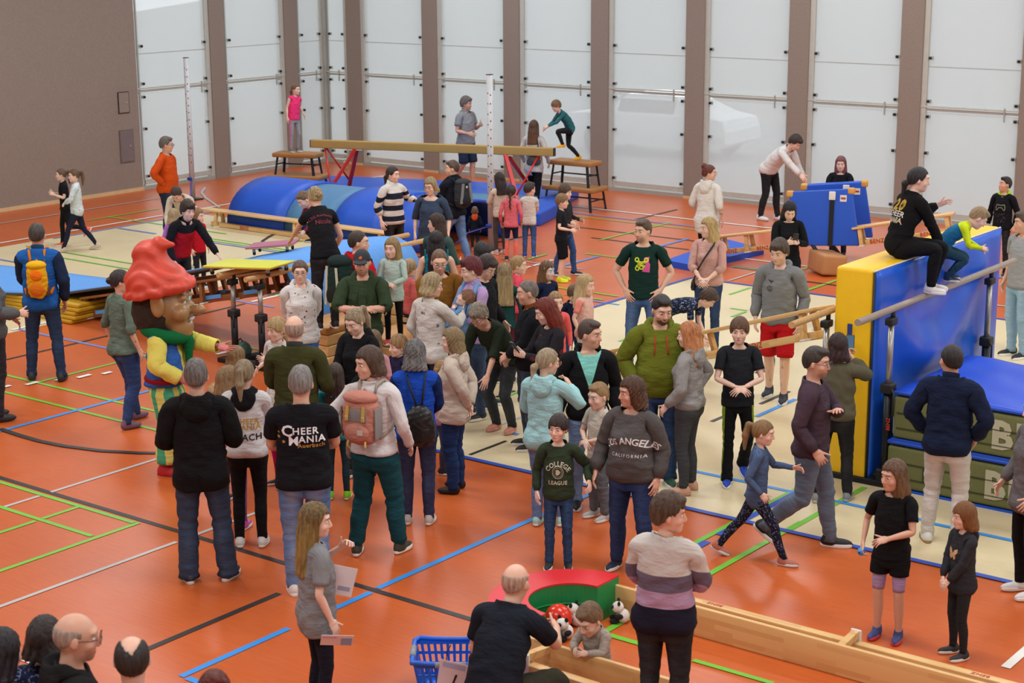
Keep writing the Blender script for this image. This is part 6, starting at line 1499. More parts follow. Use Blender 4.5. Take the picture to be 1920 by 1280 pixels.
p_('woman in pale grey tunic with a grey bag seen from behind', (1001, 227), fy=398, face=158, hf=170, who='f', skin=S1, hair=('longback', '#4a2e20', '#6a4830'), top=('tunic', '#cac6c4'), bot=('leggings', '#131317'), shoe=('sock', '#23262c'), la='relax', ra='relax', lf=(.14, .24), rf=(.14, -.24), key='greybag')
p_('boy in teal sweater climbing from the step table onto the beam', at=(cR[0] - .02, cR[1]), z0=.93, h=1.30, face=-68, hp=25, who=9, skin=S3, hair=('fringe', '#6e5034'), top=('long', '#2e676c'), bot=('slim', '#14151a'), shoe=('shoe', '#e2a414', '#e2a414'), lean=32, hip=12, pxy=(0, .12), lf=(.08, .36, .34), rf=(.08, -.14, .0, 0, -15), pz=.80, la=((.15, .42, -.30), (.4, -.5, -.5), 0, .3), ra=((.15, .36, -.38), (.4, -.5, -.5), 0, .3))
p_('long dark haired girl in cream sweater at the net post', (936, 325), fy=476, face=-150, hf=-140, who=9, skin=S3, hair=('long', '#241816'), top=('long', '#d9c8b6', {'pat': 'floral', 'col2': (['#c0a890', '#b8a8a0'], 22, .3)}), bot=('leggings', '#524c4a'), shoe=('shoe', '#d4b2a2'), la='belly', ra='belly')
p_('girl with a dark plait in pink shirt and two tone leggings', (958, 347), fy=488, face=172, who=6, skin=S2, hair=('braid', '#2e1e16'), top=('long', '#e4727a'), bot=('leggings', '#ff8070', {'pat': 'lowleg', 'col2': ('#b0a8b0', '#1c2444')}), shoe=('shoe', '#1c1c20'))
p_('boy in cream t-shirt and jeans with bright blue shoes', (993, 343), fy=482, face=172, hf=125, who=6, skin=S3, hair=('short', '#33241b'), top=('tee', '#ddd5ca'), bot=('jeans', '#33507e'), shoe=('shoe', '#1b4fbe'), la='front', ra='front')
p_('boy in grey shirt and jeans behind the boy with yellow shoes', (1060, 347), fy=518, face=62, hf=60, who=9, skin=S3, hair=('fringe', '#45301f'), top=('long', '#2b2d31'), bot=('jeans', '#2d4976'), shoe=('shoe', '#1b1d22'), la='bend', ra='bend', lf=(.12, .15), rf=(.12, -.15))
p_('boy in black t-shirt and shorts with bright yellow shoes', (1054, 365), fy=527, face=78, hf=72, who=9, skin=S3, hair=('fringe', '#7c5e3e'), top=('tee', '#1b1e25'), bot=('shorts', '#131418'), shoe=('shoe', '#d4e414', '#e8f050'), la='bend', ra='bend')
p_('small child in dark jacket with an orange hood', (890, 388), fy=468, face=178, who=3, skin=S3, hair=('crop', '#6a5038'), top=('hoodie', '#1a1f2e', {'hoodcol': '#e2561e', 'hem': .76}), bot=('slim', '#1c2030'), shoe=('shoe', '#a88a90'))
# --- right background
p_('man in dark green t-shirt with neon print, hands in pockets', (1206, 413), h=1.82, face=-6, hf=-38, skin=S1, hair=('crop', '#4e3c2c'), beard=.6, bcol='#5a3e28', top=('tee', '#16352f', {'hem': .87}), bot=('jeans', '#35548a', {'col2': '#7a98c4'}), la='pocket', ra='pocket', key='neon', **APART)
p_('blonde woman in dusty pink sweater with a black shoulder strap', (1329, 410), h=1.68, face=-14, hf=-62, who='f', skin=S3, hair=('long', '#b08c52', '#d8ba80'), top=('sweater', '#cda096', {'sl': .56, 'hem': .90}), bot=('slim', '#213352', {'pat': 'jeans'}), la='front', ra='front', key='pinkstrap')
p_('boy in navy patterned t-shirt bending far forward', (1338, 548), h=1.45, face=70, hp=45, who=12, skin=S3, hair=('thick', '#45301f'), top=('tee', '#1b2540', {'pat': 'squiggle', 'col2': '#a8b4c8'}), bot=('jeans', '#22345a'), shoe=('shoe', '#a8a8a8'), hip=55, lean=28, la=((.14, .12, -.5), (.5, -1, 0), 0, .3), ra=((.16, .16, -.48), (.5, -1, 0), 0, .3))
p_('woman with red bun in long white hoodie and tattooed forearm', (1330, 310), h=1.68, face=150, hf=85, who='f', skin=S1, hair=('messybun', '#5e281c', '#7a3a28'), glasses='#c8b8a8', top=('hoodie', '#dbd6cf', {'hem': .70, 'sl': .52, 'th': .02, 'rib': 0}), bot=('leggings', '#151519'), tat=True, la='relax', ra='down')
p_('young man in white sweatshirt leaning over the padded frames', (1497, 257), h=1.80, face=58, hp=38, skin=S3, hair=('thick', '#2f231c'), top=('sweater', '#dddbd9'), bot=('slim', '#16171b'), shoe=('sock', '#d8d8d8'), hip=30, lean=24, la='reachdn', ra=((.16, .38, -.38), (.5, -.8, 0), 0, .2), key='whitesweat', **STEP)
p_('girl with long auburn hair in black jacket behind the padded frames', (1577, 295), h=1.60, face=-8, hf=-4, who='f', skin=S3, hair=('longwavy', '#84483a', '#90606c'), top=('jacket', '#15171b', {'hem': .86}), bot=('slim', '#1a1a1e'), la='front', ra='front', key='auburn')
p_('long black haired woman in black looking at a phone', (1482, 382), h=1.66, face=12, hf=10, hp=28, who='f', skin=S3, hair=('longer', '#0d0c11', '#1a1820'), top=('tunic', '#131317', {'hem': .74}), bot=('slim', '#27477c', {'pat': 'jeans'}), la='phone', ra='phone', key='blackphone')
p_('boy in black hoodie with lime hood lining at the right', (1888, 333), h=1.50, face=-22, hf=-58, hp=-8, who=12, skin=S2, hair=('crop', '#1b1715'), top=('hoodie', '#14161d', {'hoodcol': '#b4dc20'}), bot=('slim', '#17181c'), key='limehood')
p_('man in grey t-shirt and pale jeans at the right picture edge', (1921, 398), fy=668, face=-48, hf=-70, skin=S2, hair=('short', '#4a3a2c'), top=('tee', '#989a9b'), bot=('jeans', '#86aac4', {'col2': '#a8c4d8'}), shoe=('shoe', '#1c1e22'), la='down', ra='down')
p_('woman in black jacket with gold lettering sitting on the soft mat', at=(-6.88, 15.02), z0=2.07, h=1.62, face=72, tw=52, hf=98, hp=8, who='f', skin=S3, hair=('lowpony', '#17121a'), top=('jacket', '#131316', {'hem': .90, 'th': .014}), bot=('leggings', '#131316'), shoe=('shoe', '#d8d4d0'), pz=.13, lean=24, lf=(.10, .34, -.36), rf=(.06, .38, -.36), knL=(-.1, .6, 1), knR=(.1, .6, 1), la=((.12, .40, -.10), (.5, -.5, -.7), 0, .3), ra=((.12, .30, -.48), (.7, -.5, 0), 0, .4), key='seated')
p_('small boy in yellow and blue jacket crouching on the soft mat', at=(-6.66, 15.72), z0=1.74, h=1.12, face=88, hf=100, hp=40, who=6, skin=S3, hair=('crop', '#a08460', '#b89c74'), top=('long', '#1f6b98', {'pat': 'yoke', 'col2': '#c8dc20'}), bot=('slim', '#1c3c4c'), shoe=('shoe', '#20365a'), pz=.50, hip=20, lean=40, pxy=(0, -.12), la=((.14, .22, -.35), (.6, -.6, 0), 0, .3), ra=((.16, .26, -.30), (.6, -.6, 0), 0, .3))
# --- right middle ground
p_('smiling young man in grey hoodie and red shorts', (1460, 453), fy=752, face=-14, hf=-26, hp=14, skin=S3, hair=('thick', '#41332a'), top=('hoodie', '#808487', {'hem': .86}), bot=('shorts', '#bd1720'), shoe=('shoe', '#1c2334'), la='down', ra='down', key='greyhoodie', **STEP)
p_('boy in black t-shirt and black track pants talking to the camera', (1387, 598), fy=905, face=6, hf=-4, who=12, skin=S3, hair=('fringe', '#5a3c28'), top=('tee', '#23262c', {'th': .010}), bot=('wide', '#121316', {'pat': 'sidestripe', 'col2': '#8aa820', 'th': -.006}), shoe=('shoe', '#1747bd'), la='belly', ra='belly', lf=(.09, -.16, .10, 0, -30), rf=(.10, .06))
p_('woman with long orange hair in grey hoodie, hand on hip', (1292, 607), fy=922, face=-112, hf=-105, who='f', skin=S3, hair=('long', '#c06a34', '#dc9a68'), top=('hoodie', '#969492', {'hem': .92, 'th': .018}), bot=('leggings', '#46494c'), shoe=('high', '#d4a48c', '#c89880'), la='relax', ra='hip')
p_('bearded man in olive green hoodie with red drawstrings', (1243, 557), fy=912, face=6, hf=22, hp=16, skin=S1, hair=('crop', '#1d1917'), beard=.95, bcol='#241a14', top=('hoodie', '#6a7121', {'hem': .85, 'th': .02}), bot=('jeans', '#20345a', {'col2': '#4a648c', 'th': .008}), shoe=('shoe', '#2a563a', '#e0e0da'), la='pocket', ra='pocket', fat=.3, belly=.45, key='olive')
p_('man in open black jacket over a turquoise t-shirt looking right', (1106, 602), fy=948, face=6, hf=60, skin=S2, hair=('crop', '#43322a'), top=('hoodie', '#141518', {'pat': 'front', 'col2': '#7ec8bc', 'hem': .86, 'th': .012, 'name': 'open_jacket'}), bot=('jeans', '#5f80b0', {'col2': '#a0b8d4'}), shoe=('shoe', '#15161a'), la='down', ra='down', key='tealman')
p_('little blond boy beside the woman in the charcoal sweatshirt', (1121, 720), h=1.25, face=-50, hf=-48, hp=8, who=6, skin=S3, hair=('crop', '#a8845a', '#b89668'), top=('tee', '#d2cbbd', {'pat': 'floral', 'col2': (['#8a8a80'], 22, .2)}), bot=('joggers', '#6a7078'), shoe=('shoe', '#b4b2ac'), la='belly', ra='belly')
p_('woman with wavy brown hair in charcoal city name sweatshirt', (1185, 710), fy=1074, face=-24, hf=-66, who='f', skin=S2, hair=('bobwavy', '#3e2a22', '#6a4a36'), top=('sweater', '#545150', {'th': .024, 'hem': .87}), bot=('slim', '#1a2c52', {'th': .004}), shoe=('shoe', '#1c2844'), la='down', ra=((.30, .10, -.50), (.5, -1, 0), 0, .4), fat=.42, belly=.35, key='city', **APART)
p_('boy in dark green college sweatshirt holding the woman\'s hand', (1047, 780), fy=1064, face=-4, hf=-22, hp=2, who=9, skin=S3, hair=('fringe', '#2c1f19'), top=('sweater', '#33402e', {'th': .016}), bot=('jeans', '#213a5e'), shoe=('shoe', '#1b1d21'), la=((.36, .10, -.36), (.2, -1, 0), 0, .5), ra='down', key='college')
p_('woman in pale turquoise hoodie touching her glasses', (1029, 655), fy=990, face=160, hf=112, hp=10, who='f', skin=S1, hair=('lowpony', '#94805e', '#c4b292'), glasses='#b89458', top=('hoodie', '#a2d2d5', {'hem': .84}), bot=('slim', '#586e96', {'pat': 'jeans'}), shoe=('shoe', '#a4d4cc', '#dfeae6'), la='belly', ra=((.16, .26, -.06), (.8, .1, -1), 0, .6), lf=(.10, .05), rf=(.13, .12))
p_('grey haired woman in dark green top bending forward, hand on knee', (892, 577), h=1.68, face=-34, hf=-32, hp=38, who='f', skin=S2, hair=('pixie', '#726450', '#b4a894'), glasses='#6a5a4c', top=('half', '#252f21', {'sl': .52, 'hem': .82, 'th': .014}), bot=('slim', '#2a2e34'), shoe=('shoe', '#d48c78', '#d8a090'), hip=26, lean=24, pz=.88, la=((.20, .30, -.46), (.8, -.4, 0), 0, .1), ra='reachdn')
p_('blonde woman in cream hoodie with hands clasped behind her', (848, 618), fy=920, face=-108, hf=-92, who='f', skin=S3, hair=('bobwavy', '#b89e74', '#8c744e'), top=('hoodie', '#ccbdad', {'hem': .80, 'th': .018, 'rib': 0}), bot=('jeans', '#1b3160', {'col2': '#2c4678'}), shoe=('sock', '#15161a'), la='back', ra='back', fat=.15, key='cream')
p_('grey haired woman in bright blue vest with a black leather bag', (778, 640), fy=980, face=172, who='f', skin=S2, hair=('bobwavy', '#4e4c4a', '#8c8a88'), top=('long', '#1a4ab6', {'pat': 'sleeves', 'col2': '#162a60', 'hem': .88, 'th': .012}), bot=('slim', '#262c4a'), shoe=('shoe', '#c4c0bc'), la='front', ra='front', fat=.12, key='bluevest')
p_('woman in white top and dark teal trousers with a pink backpack', (690, 654), fy=1043, face=152, hf=-62, hp=6, who='f', skin=S1, hair=('chin', '#4c392e', '#5e4838'), top=('long', '#dad6d5', {'hem': .92, 'th': .010}), bot=('joggers', '#164750'), shoe=('shoe', '#38392b'), la='hip', ra='relax', key='pinkpack', lf=(.16, -.06, 0, 20), rf=(.15, .12), fat=.1)
p_('toddler in navy dotted dress raising a hand', (746, 630), h=1.02, face=-55, hf=-60, who=3, skin=S3, hair=('fringe', '#8e6e48'), top=('long', '#2a2546', {'pat': 'floral', 'col2': (['#8a80a8'], 28, .16), 'hem': .74}), bot=('leggings', '#2a2546'), la='down', ra=((.22, .34, -.06), (.6, -.3, -1), 0, .1))
p_('small girl with fair pigtails in lilac top beside the cream hoodie', (832, 677), h=1.12, face=75, who=6, skin=S3, hair=('pigtail', '#a87c48', '#c09a68'), top=('tee', '#c494bc'), bot=('leggings', '#4a4a60'))
p_('girl in turquoise hoodie right of the bald man', (628, 684), h=1.28, face=172, who=9, skin=S3, hair=('longback', '#3e2c24'), top=('hoodie', '#2c9eac'), bot=('leggings', '#28404a'), shoe=('shoe', '#8ae020'))
p_('girl with brown hair in pale pink behind the young blonde woman', (700, 622), h=1.22, face=165, who=6, skin=S3, hair=('longback', '#70543a', '#8a6a48'), top=('long', '#d69ea6'), bot=('leggings', '#3a3040'))
# --- right foreground
p_('man with glasses in plum sweater walking with the running girl', (1531, 653), fy=1032, face=82, hf=74, skin=S2, hair=('crop', '#30261e'), glasses='#3a3a40', beard=.6, bcol='#3a2a20', top=('sweater', '#483843'), bot=('jeans', '#566478', {'col2': '#8490a0'}), shoe=('shoe', '#15161a'), la='chest', ra=((.24, .06, -.48), (.4, -1, 0), 0, .6), lf=(.10, .18), rf=(.10, -.34, .12, 0, -35))
p_('woman in grey ribbed sweater filming with a phone, back turned', (1572, 628), fy=940, face=170, hf=-172, who='f', skin=S1, hair=('bob', '#2e1c1c', '#3c2626'), top=('sweater', '#67634f', {'pat': 'knit', 'hem': .92, 'neck': 'wide', 'th': .02}), bot=('slim', '#151618'), shoe=('shoe', '#888a8a', '#b8b8b4'), la=((.02, .40, .02), (.8, -.1, -1), 30, .7), ra=((.10, .38, .0), (1, -.1, -.8), 30, .7), fat=.2, key='knit', lf=(.16, -.06), rf=(.14, .08))
p_('dark haired man in navy sweater and pale trousers', (1785, 648), fy=1021, face=164, hf=-150, skin=S2, hair=('receding', '#1a1413'), top=('sweater', '#15203a', {'collar': '#15203a', 'th': .016}), bot=('jeans', '#c6c0b8', {'col2': '#dedad4'}), shoe=('shoe', '#d8d8d2', '#9a7a50'), la='pocket', ra='pocket', fat=.12, lf=(.15, .05, 0, 25), rf=(.13, 0))
p_('girl in striped blue top running with a swinging ponytail', (1434, 790), fy=1068, face=84, hf=80, hp=10, who=9, skin=S3, hair=('pony', '#8e6c44', '#a88458'), top=('long', '#566c90', {'pat': 'finestripes', 'col2': '#465a7c', 'hem': .82}), bot=('leggings', '#1b1f34', {'pat': 'squiggle', 'col2': '#8890b0'}), shoe=('shoe', '#b06a58', '#d8d4d0'), lf=(.08, -.42, .05, 0, -25), rf=(.08, .34, 0), la=((.22, .38, -.24), (.4, -.8, -.3), 0, .5), ra=((.22, .05, -.46), (.4, -1, 0), 0, .5), lean=4)
p_('girl in black sports shirt and lilac cycling shorts', (1677, 866), fy=1196, face=-18, hf=-48, who=9, skin=S2, hair=('long', '#46332a', '#8a6848'), top=('tee', '#141417', {'hem': .86, 'th': .010}), fat=.22, bot=('bike', '#ae96c4', {'over': '#131316'}), shoe=('shoe', '#35457c', '#c83a50'), la='belly', ra=((.27, .06, -.48), (.5, -1, 0), 0, .8), key='lilac')
p_('little girl with a bob and fringe in dark butterfly hoodie', (1808, 945), fy=1230, face=-58, hf=-62, hp=6, who=9, skin=S3, hair=('bobfringe', '#a87440', '#7c4c28'), top=('hoodie', '#323338', {'hem': .80, 'th': .012}), bot=('leggings', '#292b2d'), shoe=('shoe', '#2a2c30'), la='frontlow', ra='frontlow', key='butterfly')
p_('person in grey top and black leggings cut off by the right edge', (1945, 742), fy=1114, face=-60, who='f', skin=S1, hair=('bob', '#4a3a30'), top=('hoodie', '#666264', {'hem': .76, 'th': .02}), bot=('leggings', '#131316'), shoe=('shoe', '#dcd8d6'), la='relax', ra='relax')
# --- foreground
p_('woman with short brown hair in white, mauve and black striped sweater', (1254, 931), h=1.68, face=165, hf=92, who='f', skin=S1, hair=('pixie', '#4c3a2e', '#6a5442'), top=('sweater', '#c9c3bd', {'pat': 'bands', 'col2': [(.7, '#1d1a2a'), (1.035, '#b393b0'), (1.15, '#6a5f70'), (1.265, '#cbc6c0')], 'th': .016}), bot=('slim', '#1b1b20', {'pat': 'jeans'}), la='belly', ra='belly', fat=.35, belly=.2, key='mauve')
p_('bald man in dark t-shirt squatting behind the pine bench', (968, 1057), h=1.80, face=152, hf=150, hp=10, skin=S1, hair=('rim', '#b09280'), top=('tee', '#1b212b', {'hem': .84, 'th': .010}), bot=('joggers', '#39372a', {'ank': .06}), shoe=('shoe', '#3a3028'), pz=.33, hip=15, lean=22, lf=(.17, .10, 0), rf=(.20, .06, .0, 0, 0), knL=(-.5, 1, .3), knR=(.5, 1, .3), la='bend', ra=((.14, .40, -.22), (.7, -.3, -.8), 0, .5), key='squat')
p_('toddler in denim dungarees holding on to the bench', (1098, 1139), h=.86, face=-38, hf=-40, hp=28, who=1, skin=S3, hair=('short', '#7c5e42', '#96785a'), top=('long', '#b6aa9e', {'pat': 'finestripes', 'col2': '#9a8e84'}), bot=('joggers', '#22365e'), la=((.12, .34, -.22), (.7, -.4, -.4), 0, .5), ra=((.12, .34, -.22), (.7, -.4, -.4), 0, .5), pz=.16, lean=14, lf=(.20, .26, 0), rf=(.20, .26, 0), knL=(-1, .5, .4), knR=(1, .5, .4), key='toddler')
p_('long haired girl in oversized grey t-shirt walking right', (590, 947), h=1.52, face=108, hf=86, who=12, skin=S3, hair=('longer', '#43352a', '#a4884e'), top=('oversize', '#888a8c'), bot=('leggings', '#1b1d2b'), la=((.12, .26, -.06), (.8, .2, -1), 0, .8), ra='down', key='greygirl')
p_('dark haired person at the lower left picture corner', (0, 1186), h=1.68, face=130, who='f', skin=S1, hair=('bob', '#15111a'), top=('long', '#25252c'), bot=('slim', '#25252c'))
p_('dark haired woman with thin headband behind the bald man with glasses', (82, 1162), h=1.60, face=165, hf=150, who='f', skin=S1, hair=('chin', '#221917'), top=('long', '#1b2342', {'pat': 'squiggle', 'col2': '#8890b0'}), bot=('slim', '#25252c'))
p_('bald man with glasses and goatee in black hoodie', (142, 1150), h=1.80, face=100, hf=88, hp=8, skin=S2, hair=('rim', '#9c8a7e'), glasses='#15151a', beard=.5, bcol='#6a4a38', top=('hoodie', '#1b1b1b'), bot=('jeans', '#25252c'), la='front', ra='front')
p_('man with a bald patch and dark hair near the bottom edge', (245, 1194), h=1.74, face=176, skin=S1, hair=('horseshoe', '#231d1b'), top=('tee', '#1c2234'), bot=('jeans', '#25252c'))
p_('red haired woman whose bun shows at the bottom edge', (400, 1260), h=1.60, face=178, who='f', skin=S1, hair=('messybun', '#5e2418', '#7a3424'), top=('long', '#3a3a40'), bot=('slim', '#25252c'))
# ------------------------------------------------------------------ prints on clothing (follow the cloth surface)
def Mroot(i): return Matrix.Translation(Vector(i['base'])) @ Matrix.Rotation(i['yaw'], 4, 'Z')
BVHS = {}
def surf(i, side, x, z, off=.003, what='top'):
    k = (id(i), what)
    if k not in BVHS:
        me = i[what].data; n_ = len(me.vertices); co = np.empty(n_*3, np.float32); me.vertices.foreach_get('co', co); co = co.reshape(-1, 3)
        BVHS[k] = BVHTree.FromPolygons([Vector(c) for c in co.tolist()], [tuple(p.vertices) for p in me.polygons])
    M = i['Mchest']; sg = -1 if side == 'back' else 1
    o = M @ Vector((x, sg*.8, z)); d = (M.to_3x3() @ Vector((0, -sg, 0))).normalized()
    h = BVHS[k].ray_cast(o, d)
    return None if h[0] is None else h[0] - d*off
def decal(i, side, V, Fc, col, nm='print', off=.003, rough=.8, what='top'):
    out, bad = [], set()
    for q, (x, z) in enumerate(V):
        p = surf(i, side, x if side == 'back' else -x, z, off, what)
        if p is None: bad.add(q); p = Vector((0, 0, 0))
        out.append(p[:])
    Fc = [f for f in Fc if not any(v in bad for v in f)]
    if not Fc: return
    me = new_mesh(nm, out, Fc, False); me.materials.append(plain('print_' + col, col, rough, var=.04)); link(nm, me, None, i[what])
def ptext(i, side, txt, cx, cz, size, col, bold=.02, sp=1.0, shear=0., arc=0., rot=0.):
    V, Fc = text_mesh(txt, bold, shear, sp, None, 3); P = []
    for x, y, _ in V*size:
        if arc: a = x/arc; x, y = (abs(arc) + math.copysign(1, arc)*y)*math.sin(a)*math.copysign(1, arc)*math.copysign(1, arc), (arc + y)*math.cos(a) - arc
        c, s = math.cos(rot), math.sin(rot); P.append((cx + c*x - s*y, cz + s*x + c*y))
    decal(i, side, P, Fc, col)
def fanpoly(i, side, pts, col, sub=5):
    c = np.mean(pts, 0); V, Fc = [], []; n_ = len(pts)
    for r in range(sub + 1):
        for p in pts: V.append(tuple(c + (np.array(p) - c)*(r + .001)/sub))
    for r in range(sub):
        for k in range(n_): Fc.append((r*n_ + k, r*n_ + (k+1) % n_, (r+1)*n_ + (k+1) % n_, (r+1)*n_ + k))
    decal(i, side, V, Fc, col)
def ringpoly(i, side, cx, cz, r0, r1, col, n=26, a0=0, a1=2*math.pi):
    V, Fc = [], []
    for k in range(n + 1):
        a = a0 + (a1 - a0)*k/n; V += [(cx + r0*math.cos(a), cz + r0*math.sin(a)), (cx + r1*math.cos(a), cz + r1*math.sin(a))]
    for k in range(n): Fc.append((2*k, 2*k+1, 2*k+3, 2*k+2))
    decal(i, side, V, Fc, col)
def star(i, side, cx, cz, r, col): fanpoly(i, side, [(cx + (r if k % 2 == 0 else r*.42)*math.sin(k*math.pi/5), cz + (r if k % 2 == 0 else r*.42)*math.cos(k*math.pi/5)) for k in range(10)], col, 1)
Wt, Gd = '#e2e2e6', '#c8923c'
i = PEOPLE['cheer']; ptext(i, 'back', 'C', -.105, 1.325, .115, Wt, .025); ptext(i, 'back', 'HEER', .025, 1.325, .072, Wt, .022, 1.15); ptext(i, 'back', 'M', -.060, 1.250, .100, Wt, .010); ptext(i, 'back', 'ANIA', .070, 1.262, .072, Wt, .022, 1.15); ptext(i, 'back', 'Auerbach', .065, 1.214, .045, Gd, .01, 1.1)
for x, z, r in ((-.165, 1.31, .011), (-.165, 1.275, .014), (-.13, 1.245, .015)): star(i, 'back', x, z, r, Gd)
i = PEOPLE['coach']; ptext(i, 'back', 'CHEER', .02, 1.235, .075, '#b8923c', .02, 1.1); ptext(i, 'back', 'MANIA', .03, 1.18, .075, '#b8923c', .02, 1.1); ptext(i, 'back', 'COACH', .0, 1.085, .085, '#1c1c20', .02, 1.1); star(i, 'back', -.12, 1.25, .014, '#b8923c'); star(i, 'back', -.12, 1.20, .012, '#b8923c')
i = PEOPLE['nicole']; ptext(i, 'back', 'LSG Auerbach/V.', 0, 1.385, .048, '#8c3040', .006, 1.05, 0, .35); ptext(i, 'back', 'Nicole', 0, 1.30, .080, '#7c2c3a', .015)
i = PEOPLE['city']; ptext(i, 'front', 'LOS ANGELES', .035, 1.262, .080, '#d8d6d6', .022, .97, 0, .40); ptext(i, 'front', 'CALIFORNIA', .03, 1.135, .040, '#d0cece', .01, 1.4)
i = PEOPLE['college']; ptext(i, 'front', 'COLLEGE', 0, 1.29, .075, '#c8c4ae', .02, 1.1, 0, .16); ptext(i, 'front', 'LEAGUE', 0, 1.075, .062, '#c8c4ae', .02, 1.1); ringpoly(i, 'front', 0, 1.195, .066, .072, '#c8c4ae'); ringpoly(i, 'front', 0, 1.195, .050, .053, '#c8c4ae')
fanpoly(i, 'front', [(.03*math.cos(a)*(1 + .15*math.cos(5*a)), 1.195 + .032*math.sin(a)*(1 + .15*math.cos(3*a))) for a in np.linspace(0, 2*math.pi, 22)[:-1]], '#b8b49c', 2)
i = PEOPLE['neon']
for P in ([(.0, 1.20), (.085, 1.19), (.09, 1.27), (.08, 1.37), (.02, 1.36)],): fanpoly(i, 'front', P, '#d85a9a', 3)
for cx, cz in ((-.065, 1.335), (.045, 1.335), (-.06, 1.235), (-.01, 1.25)): ringpoly(i, 'front', cx, cz, .014, .028, '#d4e030', 16)
for P in ([(-.075, 1.255), (.03, 1.25), (.035, 1.32), (-.07, 1.325)],): fanpoly(i, 'front', P, '#d4e030', 3)
for k in range(3): fanpoly(i, 'front', [(-.058, 1.30 - k*.017), (.022, 1.30 - k*.017), (.022, 1.307 - k*.017), (-.058, 1.307 - k*.017)], '#1c2c28', 2)
i = PEOPLE['greyhoodie']; ringpoly(i, 'front', -.075, 1.265, .027, .032, '#23262a', 24); ptext(i, 'front', 'V', -.075, 1.278, .032, '#23262a', .004); ptext(i, 'front', 'W', -.075, 1.253, .036, '#23262a', .004)
fanpoly(i, 'front', [(-.10, 1.352), (-.075, 1.338), (-.06, 1.318), (-.055, 1.322), (-.06, 1.338), (-.03, 1.342), (-.045, 1.350), (-.07, 1.350), (-.095, 1.362)], '#23262a', 1)
i = PEOPLE['seated']; ptext(i, 'back', '2', -.05, 1.33, .17, '#b8962e', .04); ptext(i, 'back', '0', .05, 1.33, .17, '#b8962e', .04); ringpoly(i, 'back', .05, 1.33, .016, .036, '#8a7024', 18); ptext(i, 'back', 'CHEER', 0, 1.235, .085, '#d8d4c8', .015); ptext(i, 'back', 'MANIA', 0, 1.165, .085, '#d8d4c8', .015); ptext(i, 'back', 'MANIA', .003, 1.163, .085, '#a88a30', -.004)
i = PEOPLE['limehood']; c_ = [(-.095, 1.26), (-.075, 1.315), (-.03, 1.305), (.03, 1.305), (.075, 1.315), (.095, 1.26), (.085, 1.215), (.06, 1.225), (.035, 1.262), (-.035, 1.262), (-.06, 1.225), (-.085, 1.215)]
for k in range(12):
    a, b = np.array(c_[k]), np.array(c_[(k+1) % 12]); nn = np.array([-(b-a)[1], (b-a)[0]]); nn = nn/np.linalg.norm(nn)*.004; decal(i, 'front', [tuple(a+nn), tuple(b+nn), tuple(b-nn), tuple(a-nn)], [(0, 1, 2, 3)], '#a8b088')
random.seed(3)
for k in range(40): x, z = random.uniform(-.11, .11), random.uniform(1.0, 1.16); fanpoly(i, 'front', [(x, z), (x + .006, z), (x + .006, z + .006), (x, z + .006)], '#8a8a92', 1)
i = PEOPLE['butterfly']
for sg in (-1, 1):
    fanpoly(i, 'front', [(0, 1.255), (sg*.03, 1.30), (sg*.075, 1.315), (sg*.085, 1.28), (sg*.06, 1.25), (0, 1.24)], '#c8a27c', 2); fanpoly(i, 'front', [(0, 1.245), (sg*.055, 1.245), (sg*.06, 1.21), (sg*.035, 1.185), (sg*.01, 1.205), (0, 1.225)], '#c8a27c', 2)
i = PEOPLE['auburn']; ringpoly(i, 'front', .075, 1.30, .0, .034, '#c8c4c0', 18); ringpoly(i, 'front', .075, 1.30, .0, .028, '#1c1c20', 18); fanpoly(i, 'front', [(.055, 1.293), (.095, 1.293), (.095, 1.308), (.055, 1.308)], '#b03038', 1)
i = PEOPLE['greygirl']
for k in range(16):
    a = k*.4; r = .055 + .012*(k % 3); cx, cz = -.02 + r*math.cos(a)*.9, 1.20 + r*1.35*math.sin(a); fanpoly(i, 'front', [(cx + .016*math.cos(t + a)*(1.6 if q % 2 else .7), cz + .02*math.sin(t + a)*(1.6 if q % 2 else .7)) for q, t in enumerate(np.linspace(0, 2*math.pi, 9)[:-1])], '#3a3c42', 1)
i = PEOPLE['olive']
def cord(i, pts, r, col, nm, what='top'):
    P = [surf(i, 'front', x, z, .008) for x, z in pts]; P = [p[:] for p in P if p is not None]
    if len(P) > 1: V, Fc = ring_tube(P, r, 6, False); me = new_mesh(nm, V, Fc); me.materials.append(plain('cord_' + col, col, .7)); link(nm, me, None, i[what])
for sg in (-1, 1): cord(i, [(sg*.05, 1.42), (sg*.052, 1.37), (sg*.055, 1.32), (sg*.06, 1.26)], .006, '#c02418', 'drawstring')
for k in ('cap', ):
    for sg in (-1, 1): cord(PEOPLE[k], [(sg*.045, 1.41), (sg*.05, 1.33), (sg*.052, 1.24)], .005, '#26321f', 'drawstring')

# ------------------------------------------------------------------ headgear
i = PEOPLE['cap']; f = hair_field(1.64, .009, y1=.2); f.ell((0, -.008, 1.672), (.088, .108, .112), .01); f.keep(lambda x, y, z: (1.678 - z) + 0*x + 0*y); f.cap((-.05, .10, 1.694), (.05, .10, 1.694), .010, .010, .01); f.ell((0, .125, 1.690), (.074, .066, .012), .012)
V, Q = f.mesh(); me = new_mesh('cap', V - HC, Q); me.materials.append(plain('cap_cloth', '#2c3036', .85)); o = link('cap', me, None, i['root'], i['Mhead'])
me = new_mesh('cap_emblem', [(-.014, .1005 + .006, 1.722), (.012, .1005 + .006, 1.720), (.016, .100, 1.738), (.002, .098, 1.742), (-.004, .096, 1.75), (-.018, .099, 1.742)], [tuple(range(6))], False); me.vertices.foreach_set('co', (np.array([v.co[:] for v in me.vertices]) - HC).astype(np.float32).ravel()); me.materials.append(plain('emblem_orange', '#d8661c', .7)); link('cap_emblem', me, None, o)
